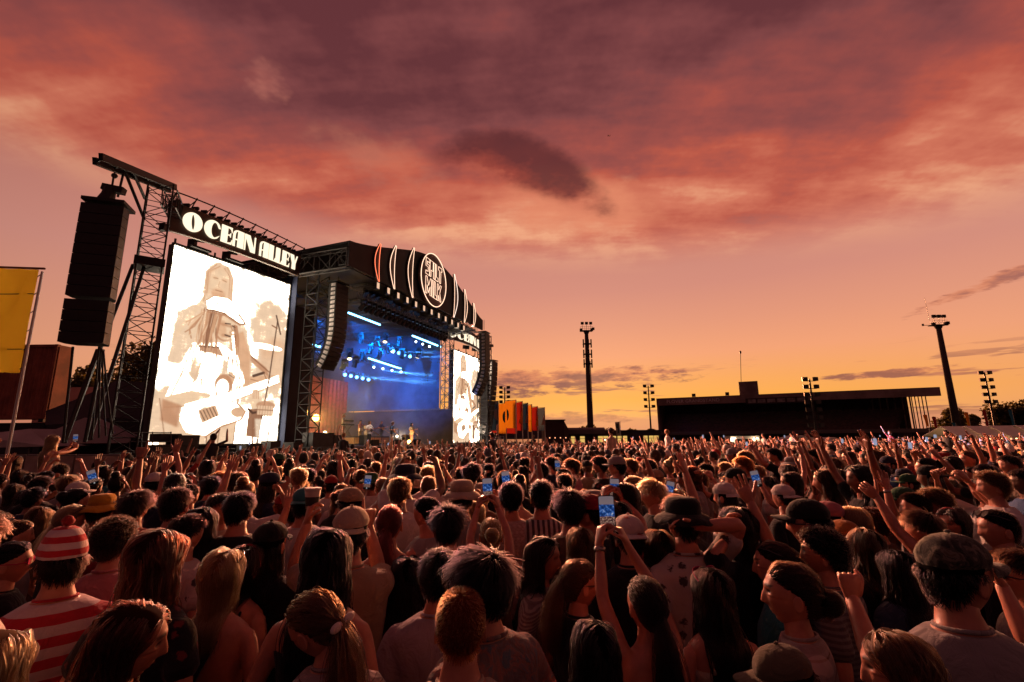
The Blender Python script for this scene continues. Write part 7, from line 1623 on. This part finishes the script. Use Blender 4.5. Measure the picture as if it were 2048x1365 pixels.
P_(1832, 984, 3.2, 'm', 64, 'person with a light crop in profile to the left, middle of the right crowd', hair=('crop', 'brown'), top=('grey', .6), short='light crop profile')
P_(1872, 978, 3.15, 'f', 62, 'person with a curly fringe in profile to the left, beside the light crop', hair=('curly', 'light'), top=('black', .6))
P_(1905, 1014, 2.8, 'f', 110, 'person with a red headband turning towards the camera', hair=('bob', 'dark'), top=('black', .6), extra=headband(CL['red']), short='red headband')
P_(1690, 1042, 2.75, 'm', 18, 'person in a mustard cap left of the reddish brown hair', hair=('short', 'dark'), hat=('capback', 'orange'), top=('black', .6), short='mustard cap')
P_(1568, 970, 4.2, 'm', 30, 'person in a white backwards cap in the middle of the right crowd', hair=('short', 'dark'), hat=('capback', 'white'), top=('black', .6), short='white backwards cap')
P_(1660, 1004, 3.1, 'f', 40, 'person with a pink cap behind the black cap', hair=('lowpony', 'brown'), hat=('cap', 'pink'), top=('black', .6))
P_(1710, 1012, 3.0, 'f', 40, 'person with a pale blonde head and glasses between the two caps', hair=('bob', 'blonde'), glasses='eye', top=('grey', .6))
# woman filming from someone's shoulders
carr = P_(92, 932, 7.0, 'm', 0, 'person carrying the filming woman on their shoulders', hair=('short', 'dark'), top=('black', .6))
P_(106, 869, 7.0, 'f', -16, 'woman with long blonde hair on shoulders above the crowd, filming', hair=('long', 'blonde'), top=('cream', 'singlet'), lift=.62, arms=(wpx(140, 894, 7.4, 'hold', (.9, .4, 0), (-.3, -.3, -1), hdw=(.2, .2, 1)), wpx(157, 896, 7.4, 'hold', (-.9, .4, 0), (1, -.2, -.8), hdw=(-.2, .1, 1))), short='woman on shoulders')
phone(151, 877, 7.45 * fY(106, 869), 'small phone held up by the woman on shoulders', 4)
for k, (x, y, Y, l) in enumerate(((1012, 960, 4.6, 'lit phone above the pink checked shirt'), (1339, 980, 4.4, 'lit phone left of the black bucket hat'), (185, 955, 5.2, 'lit phone above the yellow bucket hat'), (735, 965, 5.0, 'lit phone right of the tan cap'), (1512, 958, 4.8, 'lit phone near the white backwards cap'), (1115, 932, 6.5, 'small lit phone above the black and cream stripes'))):
    phone(x, y, Y, l, (8, -14, 21, -6, 12, 3)[k], s=(1, .95, 1, .9, 1, .9)[k])
# ================================================================== PERFORMERS
def local_person(loc, face, label, sex='m', arms=(None, None), hair=('short', 'dark'), top=('white', .6), pants='cream', hat=None, h=1.93, head=(0, 0, 0), skin_='fair'):
    p = pix(np.asarray(loc) + [0, 0, h]); return person(p[0], p[1], loc[1], sex, face, label, head=head, hair=hair, top=top, arms=arms, hat=hat, lift=loc[2], pants=pants, group='band on the stage', skin_=skin_, dens=.35, seed=int(loc[0] * 100) % 997)
WOOD = mat('guitar_wood', (.45, .16, .04), .3, var=.2, vscale=5); WOODW = mat('guitar_cream', (.55, .48, .38), .3); NECKM = mat('guitar_neck', (.30, .15, .07), .4); CYM = mat('cymbal', (.55, .38, .14), .25, .9); DRUMW = mat('drum_shell', (.55, .52, .55), .35, .2)
def guitar(o_person, label, m_, name='electric_guitar'):
    """held across the front; built in the player's frame, kept as a thing of its own"""
    M_ = o_person.matrix_world if False else Matrix.LocRotScale(o_person.location, o_person.rotation_euler, o_person.scale)
    o = thing(name, label, 'guitar', (0, 0, 0), 'guitars on the stage'); o.matrix_world = M_ @ Matrix.Translation((0, .17, 1.08)) @ Matrix.Rotation(math.radians(-24), 4, 'Y')
    out = [(.17 * math.cos(t) * (1 - .12 * math.cos(2 * t)), .125 * math.sin(t) * (1 + .25 * math.cos(t * 2 + .3))) for t in np.linspace(0, 2 * PI, 22, endpoint=False)]
    setmat(inst(MB().prism([(x * -1, -.02, z) for x, z in out], (0, .045, 0)).mesh('guitar_body'), 'guitar_body', o), m_)
    setmat(inst(MB().box((-.45, .02, .0), (.62, .025, .045)).mesh('neck'), 'neck', o), NECKM); setmat(inst(MB().prism([(-.75, .01, -.03), (-.92, .01, -.02), (-.93, .01, .05), (-.75, .01, .03)], (0, .02, 0)).mesh('headstock'), 'headstock', o), NECKM)
    setmat(inst(MB().box((.02, .03, 0), (.09, .012, .06)).mesh('pickup'), 'pickup', o), PHB); return o
GA = (dict(el=(.55, .1, -.8), wr=(.75, .75, .28), hand='curl', palm=(0, -1, .2)), dict(el=(.45, -.25, -.9), wr=(-.55, .9, -.1), hand='curl', palm=(0, -1, 0)))
def on_deck(px, b_):
    d = ray(px, 895); k = (S(0, b_, 0) - [0, 0, CAMH]) @ N3 / (d @ N3); p = np.array([0, 0, CAMH]) + d * k; return np.array([p[0], p[1], DECK])
F0 = math.degrees(math.atan2(-N3[0], N3[1]))                    # heading that faces the audience
pl = {}
pl['hat'] = local_person(on_deck(783, -1.6), F0 + 12, 'guitarist in a straw hat, blue shirt and white trousers at centre stage', arms=GA, hat=('straw', 'tan'), top=('blue', .7), pants='white')[0]
guitar(pl['hat'], 'sunburst guitar held by the hatted guitarist', WOOD)
pl['right'] = local_person(on_deck(822, -1.4), F0 + 5, 'guitarist in a pale shirt and pink trousers, right of the hatted one', arms=GA, hair=('shoulder', 'dark'), top=('white', .7), pants='pink')[0]
guitar(pl['right'], 'pale guitar held by the guitarist on the right', WOODW)
pl['left'] = local_person(on_deck(737, -1.8), F0 - 10, 'guitarist in a white shirt and black shorts, left of centre stage', arms=GA, hair=('bob', 'light'), top=('white', .7), pants='black')[0]
guitar(pl['left'], 'dark guitar held by the guitarist on the left', PHB)
pl['bass'] = local_person(on_deck(761, -5.5) + [0, 0, .3], F0 - 5, 'bassist in a dark tee standing at the rear of the stage', arms=GA, hair=('shoulder', 'light'), top=('navy', .6), pants='denim')[0]
guitar(pl['bass'], 'bass guitar held by the rear bassist', WOOD, 'bass_guitar')
KR = on_deck(684, -5.8) + [0, 0, .75]
pl['keys'] = local_person(KR, F0 + 25, 'keyboard player in a white hat and white shirt on a riser', arms=(dict(el=(.4, .3, -.9), wr=(-.1, 1, -.1), hand='relax', palm=(0, 0, -1)), dict(el=(.4, .3, -.9), wr=(-.1, 1, -.1), hand='relax', palm=(0, 0, -1))), hat=('bucket', 'white'), top=('white', .6), pants='pink')[0]
ri = thing('drum_riser', 'low riser with orange glowing front under the drums', 'riser', on_deck(705, -5.5)); c = on_deck(705, -5.5)
MB().box(c + [0, 0, .37], (6.5, 3.2, .72), (U3, N3, Z3)).build('platform', LOWER, ri)
for k in range(5): MB().box(c + N3 * 1.62 + U3 * (-2.6 + k * 1.3) + [0, 0, .36], (1.2, .03, .5), (U3, N3, Z3)).build('front_panel', mat('riser_amber', (.45, .22, .06), .6), ri)
kb = thing('keyboard', 'black keyboard on a stand in front of the keyboard player', 'keyboard', KR + N3 * .55); p = KR + N3 * .55 - U3 * .1
MB().box(p + [0, 0, .98], (1.3, .4, .12), (U3, N3, Z3)).build('keyboard_case', PHB, kb); MB().box(p + N3 * -.08 + [0, 0, 1.045], (1.15, .16, .015), (U3, N3, Z3)).build('keys', WOODW, kb)
for s_ in (-1, 1): lay(STEEL, 'stand_leg', p + U3 * .5 * s_, p - U3 * .5 * s_ + [0, 0, .92], .06, kb)
MB().box(p + [0, 0, 1.3] + N3 * .1, (.9, .3, .14), (U3, N3, Z3)).build('upper_synth', PHB, kb)
dk_ = thing('drum_kit', 'white and silver drum kit with cymbals behind the left guitarist', 'drum kit', c + U3 * 1.6 + [0, 0, .74]); q = c + U3 * 1.6 + N3 * .4 + [0, 0, .74]
MB().tube([q + [0, 0, .3] - N3 * .2, q + [0, 0, .3] + N3 * .25], .30, 18).build('bass_drum', DRUMW, dk_, smooth=False)
for (a, b, z, r) in ((-.35, 0, .78, .17), (.3, 0, .78, .17), (.75, -.3, .5, .22), (-.7, -.3, .62, .18)): MB().tube([q + U3 * a + N3 * b + [0, 0, z - .13], q + U3 * a + N3 * b + [0, 0, z + .12]], r, 14).build('drum', DRUMW, dk_)
for (a, b, z) in ((-.9, .1, 1.15), (.95, .05, 1.2), (.2, -.4, 1.35), (-1.2, -.3, .95)):
    e = q + U3 * a + N3 * b; MB().tube([e + [0, 0, z], e + [0, 0, z + .03]], [.26, .04], 16).build('cymbal', CYM, dk_); lay(STEEL, 'cymbal_stand', e, e + [0, 0, z], .035, dk_)
local_person(c + U3 * 1.6 - N3 * .5 + [0, 0, .45], F0, 'drummer half hidden behind the drum kit', arms=(dict(el=(.7, .3, -.4), wr=(-.2, 1, .2), hand='fist', palm=(0, 0, -1)), dict(el=(.7, .3, -.2), wr=(-.2, 1, .6), hand='fist', palm=(0, 0, -1))), hair=('mop', 'dark'), top=('pink', .5), h=1.75)
for k, (px, b_, h, w, l) in enumerate(((728, -3.0, .8, .9, 'black guitar amplifier behind the left guitarist'), (845, -4.6, 1.3, 1.6, 'wooden organ cabinet at stage right'), (810, -4.0, .9, .8, 'orange lit amplifier between the two right guitarists'), (862, -3.2, .9, .9, 'dark amplifier beside the right tower'), (668, 0.2, .75, .8, 'black wedge monitor at the near stage corner'), (745, .5, .42, .8, 'black wedge monitor in front of the left guitarist'), (790, .5, .42, .8, 'black wedge monitor in front of the hatted guitarist'), (830, .5, .42, .8, 'black wedge monitor in front of the right guitarist'))):
    e = on_deck(px, b_); o = thing('monitor_wedge' if k > 3 else 'amplifier', l, 'monitor speaker' if k > 3 else 'amplifier', e, 'backline on the stage')
    P = [(0, 0), (.62, 0), (.62, h * .35), (.1, h), (0, h)] if k > 3 else [(0, 0), (.5, 0), (.5, h), (0, h)]
    MB().prism([e + U3 * -w / 2 - N3 * (x - .3) + [0, 0, z] for x, z in P], U3 * w).build('cabinet', CAB if k not in (1, 2) else mat('organ_wood', (.16, .06, .025), .4, var=.2), o); MB().box(e + N3 * .302 + [0, 0, h * .5] if k <= 3 else e - N3 * .0 + [0, 0, h * .75], (w * .85, .012, h * .7 if k <= 3 else .02), (U3, N3, Z3)).build('grille', LOWER, o)
for k, (px, b_) in enumerate(((796, -.9), (748, -1.0), (835, -.8))):
    e = on_deck(px, b_); o = thing('microphone_stand', ('microphone stand in front of the hatted guitarist', 'microphone stand in front of the left guitarist', 'microphone stand in front of the right guitarist')[k], 'microphone stand', e, 'microphone stands')
    MB().tube([e, e + [0, 0, 1.25]], .02, 6).build('upright', STEEL, o); MB().tube([e + [0, 0, 1.25], e - N3 * .45 + [0, 0, 1.5]], .016, 6).build('boom', STEEL, o); MB().ball(e - N3 * .48 + [0, 0, 1.52], .05, 8, 6).build('microphone', STEEL, o); MB().tube([e, e + [0, 0, .03]], .16, 10).build('base', STEEL, o)

# ================================================================== CROWD: individuals up to about 300
STAGE_AIM = np.array([-10.0, 34.0])
def allowed(x, y, m_=0.0):
    q = np.array([x, y])
    if (q - S(0, 5.0, 0)[:2]) @ SN < m_: return False
    if (q - A0) @ scn_[:2] < 2.6 + m_: return False
    if y > 9.2 and x < -.80 * y: return False
    if y > 50 or (x > 40 and y > 46): return False
    return abs(x) < y * 1.16 + .8
TPL = {}
UPL = [('down', DOWN, DOWN), ('down2', dict(DOWN, wr=(-.7, .8, -.3)), dict(DOWN, wr=(-.6, .9, -.1))), ('rup', DOWN, up_arm(.35, .05, 'open')), ('lup', up_arm(.45, .0, 'point'), DOWN), ('both', up_arm(.5, .2, 'open'), up_arm(.45, .1, 'open')), ('film', dict(el=(.35, .8, .5), wr=(-.45, .5, 1), hand='hold', palm=(.9, .3, 0)), dict(el=(.35, .8, .5), wr=(-.45, .5, 1), hand='hold', palm=(-.9, .3, 0))), ('clap', dict(el=(.5, .6, .1), wr=(-.6, .6, .8), hand='relax', palm=(1, 0, 0)), dict(el=(.5, .6, .1), wr=(-.6, .6, .8), hand='relax', palm=(-1, 0, 0))), ('horn', DOWN, up_arm(.55, .25, 'horns'))]
I3 = np.eye(3)
for sx_ in 'mf':
    for nm, la_, ra_ in UPL:
        me, J, _ = make_body('person', sx_, (la_, ra_), (0, 0, 0), 1); me.materials.append(SK['fair'])
        TPL[sx_, nm] = (me, {k: make_shirt('shirt', sx_, J, k if k != 'singlet' else 0, .80 if k != 'singlet' else .82, 1.478 if k != 'singlet' else 1.33, .014 if k != 'singlet' else .008, .018 if k != 'singlet' else 0, seed=len(TPL)) for k in (.6, 'singlet')}, J)
HT = {}
for k, st in enumerate(('crop', 'short', 'mop', 'curly', 'quiff', 'long', 'wavy', 'shoulder', 'bob', 'pony', 'lowpony', 'bun', 'topbun')):
    for v in range(2): HT[st, v] = make_hair(st, I3, 'f' if k > 4 else 'm', 100 + k * 7 + v, .42, 1.9)
for st in ('short', 'long'): HT[st + '_hat', 0] = HT[st + '_hat', 1] = make_hair(st, I3, 'f' if st == 'long' else 'm', 300, .42, 1.9, hat=True)
LM = [p for p in PEOPLE if p['short']]
HNAME = {'crop': 'cropped', 'short': 'short', 'mop': 'shaggy', 'curly': 'curly', 'quiff': 'swept-up', 'long': 'long straight', 'wavy': 'long wavy', 'shoulder': 'shoulder-length', 'bob': 'bobbed', 'pony': 'ponytailed', 'lowpony': 'tied-back', 'bun': 'bunned', 'topbun': 'top-knotted'}
CNAME = {'black': 'black', 'dark': 'dark', 'brown': 'brown', 'auburn': 'auburn', 'light': 'light brown', 'blonde': 'blonde', 'ginger': 'ginger', 'red': 'dyed red', 'grey': 'grey'}
PNAME = {'down': '', 'down2': '', 'rup': ', right arm up', 'lup': ', left arm up', 'both': ', both arms up', 'film': ', arms raised as if filming', 'clap': ', clapping', 'horn': ', raising a horns sign'}
used_labels = set()
def where(px, py):
    best = min(LM, key=lambda q: (q['px'] - px) ** 2 + ((q['py'] - py) * 1.6) ** 2); dx_, dy_ = px - best['px'], py - best['py']
    a = abs(dx_); w = 'right of' if dx_ > 0 else 'left of'; far = 'far ' if a > 110 else ''
    if abs(dy_) * 1.6 > a: return ('above' if dy_ < 0 else 'below') + ' the ' + best['short']
    return far + w + ' the ' + best['short']
def auto_person(x, y, h, rr):
    sx_ = 'm' if rr.random() < .52 else 'f'; a = math.atan2(-(STAGE_AIM[0] - x), STAGE_AIM[1] - y) + rr.gauss(0, .34) + (.6 if x > .8 else -.05)
    pose = rr.choices([u[0] for u in UPL], (46, 22, 7, 4, 5, 7, 4, 3))[0]
    st = rr.choice(['crop', 'short', 'short', 'mop', 'mop', 'curly', 'quiff']) if sx_ == 'm' else rr.choice(['long', 'long', 'wavy', 'shoulder', 'bob', 'pony', 'lowpony', 'bun', 'topbun'])
    hc = rr.choices(['black', 'dark', 'brown', 'auburn', 'light', 'blonde', 'ginger'], (24, 30, 20, 6, 10, 9, 2))[0]; hat = None
    if rr.random() < .17: hat = (rr.choice(['cap', 'cap', 'capback', 'bucket']), rr.choice(['black', 'white', 'cream', 'navy', 'tan', 'grey', 'green', 'red'])); st = 'short_hat' if sx_ == 'm' else 'long_hat'
    tc_ = rr.choices(['black', 'white', 'grey', 'navy', 'cream', 'red', 'pink', 'teal', 'blue', 'brown', 'tan', 'floral_white', 'stripe_bw', 'green', 'floral_dark'], (30, 14, 9, 8, 6, 3, 4, 2, 4, 5, 4, 3, 2, 2, 4))[0]
    sl = 'singlet' if sx_ == 'f' and rr.random() < .45 else .6
    me, shirts, J = TPL[sx_, pose]; s = h / 1.765; o = bpy.data.objects.new('person', me); COL.objects.link(o); o.location = (x, y, 0); o.rotation_euler = (0, 0, a); o.scale = (s,) * 3; setmat(o, SK[rr.choices(['fair', 'tan', 'olive', 'brown'], (5, 4, 2, 1))[0]])
    setmat(inst(shirts[sl], 'shirt' if sl != 'singlet' else 'singlet', o), CL[tc_]); setmat(inst(PANTS[sx_], 'pants', o), CL['denim' if rr.random() < .5 else 'black'])
    cap, cur = HT[st, rr.randint(0, 1)]
    ho = inst(cap, 'hair', o); setmat(ho, cap_mat(hc)); so = inst(cur, 'strands', ho); setmat(so, hair_mat(hc, HC[hc]))
    if hat:
        hb = bpy.data.objects.new('hat', None); link(hb, o); hb.matrix_local = hm(I3); hb.name = 'bucket_hat' if hat[0] == 'bucket' else 'cap'
        for nm, hme in HATS[hat[0]]: setmat(inst(hme, nm, hb), CL[hat[1]])
    elif rr.random() < .12: setmat(inst(GLTOP, 'sunglasses', o, matrix=hm(I3)), GLASS)
    px, py = pix((x, y, h)); hd = (hat[1] + ' ' + {'cap': 'cap', 'capback': 'backwards cap', 'bucket': 'bucket hat'}[hat[0]]) if hat else CNAME[hc] + ' ' + HNAME[st] + ' hair'
    tn = tc_.replace('floral_white', 'printed white').replace('stripe_bw', 'striped').replace('floral_dark', 'dark printed')
    lab = 'person with %s, %s top%s, %s' % (hd, tn, PNAME[pose], where(px, py)); 
    for suf in ('', ', farther back', ', farther back still', ', hindmost'):
        if lab + suf not in used_labels: lab = lab + suf; break
    w = lab.split()
    if len(w) > 14 or len((lab).split()) > 14: lab = lab.replace('person with ', '').replace(' hair', '-haired person').replace(' raised as if filming', ' up').replace(' raising a horns sign', ' horns sign').replace('farther back', 'behind').replace(' the ', ' ')
    used_labels.add(lab); tag(o, lab, 'person', 'festival crowd')
    PEOPLE.append(dict(o=o, px=px, py=py, Y=y, x=x, y=y, w=.2 * s / y * FPX, short=None, lift=0)); return o
rr = random.Random(21)
heroes = list(PEOPLE); NIND = 298 - sum(1 for p in PEOPLE)
cand = []; yy = 2.35
while yy < 14:
    step = .46 + .012 * yy; x = -(yy * 1.12 + .6) + rr.uniform(0, .5)
    while x < yy * 1.12 + .6: cand.append((x + rr.uniform(-.12, .12), yy + rr.uniform(-.18, .18))); x += rr.uniform(.44, .62)
    yy += step
made = 0; placed = [(p['x'], p['y']) for p in heroes]; last_y = 0
for x, y in sorted(cand, key=lambda q: q[1]):
    if made >= NIND: break
    if not allowed(x, y): continue
    if any((x - a) ** 2 + (y - b) ** 2 < .36 ** 2 for a, b in placed): continue
    h = min(1.9, max(1.56, rr.gauss(1.71, .10))); px, py = pix((x, y, h)); w = .2 / y * FPX
    if any(q['Y'] > y - .1 and q['Y'] < y + 2.5 and abs(q['px'] - px) < (q['w'] + w) * .46 and -.4 * q['w'] < (q['py'] - py) + 0 * w and q['py'] - py < q['w'] * .95 for q in heroes if q['lift'] == 0): continue
    if px < -70 or px > 2120: continue
    auto_person(x, y, h, rr); placed.append((x, y)); made += 1; last_y = y
print('individuals', made, 'to', last_y)

# ================================================================== CROWD: the rest, one mass
def low_person(arms):
    """light figure: returns verts, faces, face role (0 skin 1 hair 2 shirt 3 pants)"""
    V = []; F = []; Rl = []
    def add(rings, role, cap=True):
        b = len(V); n = len(rings[0]); m_ = len(rings)
        for r in rings: V.extend(r.tolist())
        for i in range(m_ - 1):
            for k in range(n): F.append((b + i * n + k, b + i * n + (k + 1) % n, b + (i + 1) * n + (k + 1) % n, b + (i + 1) * n + k)); Rl.append(role if not callable(role) else role(i, k))
        if cap: F.append(tuple(range(b + (m_ - 1) * n, b + m_ * n))); Rl.append(role if not callable(role) else role(m_ - 2, 0))
    add([ring_pts((0, 0, z), hx, hy, 6, 2.2) for z, hx, hy in ((.02, .13, .09), (.85, .15, .11))], 3)
    add([ring_pts((0, -.005, z), hx, hy, 8, 2.4) for z, hx, hy in ((.82, .165, .115), (1.15, .16, .115), (1.33, .195, .12), (1.41, .175, .095), (1.47, .08, .065))], 2)
    add([ring_pts((0, 0, z), .05, .05, 6) for z in (1.45, 1.56)], 0)
    hs, d = head_surface(9, 7); m_ = scalp_mask(hs, 'bob'); hv = hs + d * (m_ * .018)[..., None] + HEADC; add(list(hv), lambda i, k: 1 if (m_[i, k] + m_[min(i + 1, 6), k]) > .8 else 0)
    for side, a in zip((-1, 1), arms):
        sh, el, wr = arm_points(a, side, 'm'); d = wr - el; d /= np.linalg.norm(d); pts = [sh, el, wr, wr + d * .09, wr + d * .18]; rad = [.052, .042, .03, .04, .02]; rg = []
        for i, p in enumerate(pts):
            t = pts[min(i + 1, 4)] - pts[max(i - 1, 0)]; t = t / np.linalg.norm(t); u = np.cross(t, [.3, 1, .2]); u /= np.linalg.norm(u); rg.append(ring_pts(p, rad[i], rad[i] * (.5 if i > 2 else 1), 5, 2, (u, np.cross(t, u))))
        add(rg, lambda i, k: 2 if i == 0 else 0)
    ft = [dict(a) for a in arms]
    return np.array(V), F, np.array(Rl)
LOWS = [low_person((a, b)) for _, a, b in UPL]
cols = {1: [(HC[k], w) for k, w in (('black', 24), ('dark', 30), ('brown', 22), ('auburn', 6), ('light', 10), ('blonde', 10))], 2: [((.012, .011, .013), 22), ((.55, .5, .48), 26), ((.18, .16, .17), 12), ((.03, .04, .08), 10), ((.40, .30, .24), 10), ((.28, .03, .03), 6), ((.42, .18, .18), 6), ((.05, .13, .2), 6), ((.10, .12, .07), 4), ((.5, .26, .04), 3), ((.10, .30, .45), 2)], 0: [((.50, .27, .19), 5), ((.38, .19, .12), 4), ((.28, .14, .09), 2)]}
VV, FF, CC = [], [], []; base = 0; rr = random.Random(33); nfar = 0
def pick(k): a = cols[k]; return rr.choices([c for c, _ in a], [w for _, w in a])[0]
yy = last_y + .25
pos = []
while yy < 50:
    dens = .50 if yy < 13 else (.56 if yy < 20 else .70 if yy < 34 else .95); x = -(yy * 1.16 + .6) + rr.uniform(0, .6)
    while x < yy * 1.16 + .6:
        a, b = x + rr.uniform(-.2, .2), yy + rr.uniform(-.25, .25)
        if allowed(a, b): pos.append((a, b))
        x += dens * rr.uniform(.8, 1.3)
    yy += dens * 1.05 + .02 * max(0, yy - 15)
PHV = []
for (x, y) in pos:
    armsup = .075 if y > 16 else .06
    k = rr.choices(range(8), (40, 18, 8 * armsup * 4, 6 * armsup * 4, 9 * armsup * 4, 4, 4, 5 * armsup * 4))[0]; V, F, Rl = LOWS[k]; h = min(1.92, max(1.5, rr.gauss(1.70, .09))); lift = 0
    if y > 14 and rr.random() < .008: lift = .62
    a = math.atan2(-(STAGE_AIM[0] - x), STAGE_AIM[1] - y) + rr.gauss(0, .35) + (.35 if x > 0 else 0); s = h / 1.765; c, sn = math.cos(a), math.sin(a)
    Vw = V * s; VV.append(np.stack([Vw[:, 0] * c - Vw[:, 1] * sn + x, Vw[:, 0] * sn + Vw[:, 1] * c + y, Vw[:, 2] + lift], 1))
    FF += [tuple(i + base for i in f) for f in F]; base += len(V); pc = [pick(0), pick(1), pick(2), (.03, .03, .04)]
    if rr.random() < .26: pc[1] = rr.choice([(.6, .55, .5), (.55, .48, .4), (.02, .02, .02), (.4, .3, .2), (.05, .06, .1), (.35, .03, .03)])
    CC.append(np.array(pc)[Rl]); nfar += 1
    if k == 5 and rr.random() < .22:
        PHV.append((x - sn * .42 * s, y + c * .42 * s, 2.06 * s + lift if k == 5 else 1.9 * s))
me = bpy.data.meshes.new('crowd'); me.from_pydata(np.concatenate(VV).tolist(), [], FF); at_ = me.attributes.new('tint', 'FLOAT_COLOR', 'FACE'); cc = np.ones((len(FF), 4)); cc[:, :3] = np.concatenate(CC); at_.data.foreach_set('color', cc.ravel().astype(np.float32)); me.shade_smooth()
CM = bpy.data.materials.new('crowd_mixed'); CM.use_nodes = True; nt = CM.node_tree; at2 = nt.nodes.new('ShaderNodeAttribute'); at2.attribute_name = 'tint'; nt.links.new(at2.outputs['Color'], nt.nodes['Principled BSDF'].inputs['Base Color']); nt.nodes['Principled BSDF'].inputs['Roughness'].default_value = .75; me.materials.append(CM)
co = bpy.data.objects.new('crowd', me); COL.objects.link(co); co['kind'] = 'stuff'; co['label'] = 'dense mass of festival goers stretching to the stage and grandstand'; co['category'] = 'crowd'
mb = MB()
for p in PHV: mb.box(p, (.07, .01, .14))
po = mb.build('far_phones', emat('far_phone_light', (.70, .74, 1.0), .42)); po['kind'] = 'stuff'; po['label'] = 'tiny lit phones held up across the far crowd'; po['category'] = 'phones'
print('far crowd', nfar, 'faces', len(FF))
bpy.data.scenes.remove(WORK)
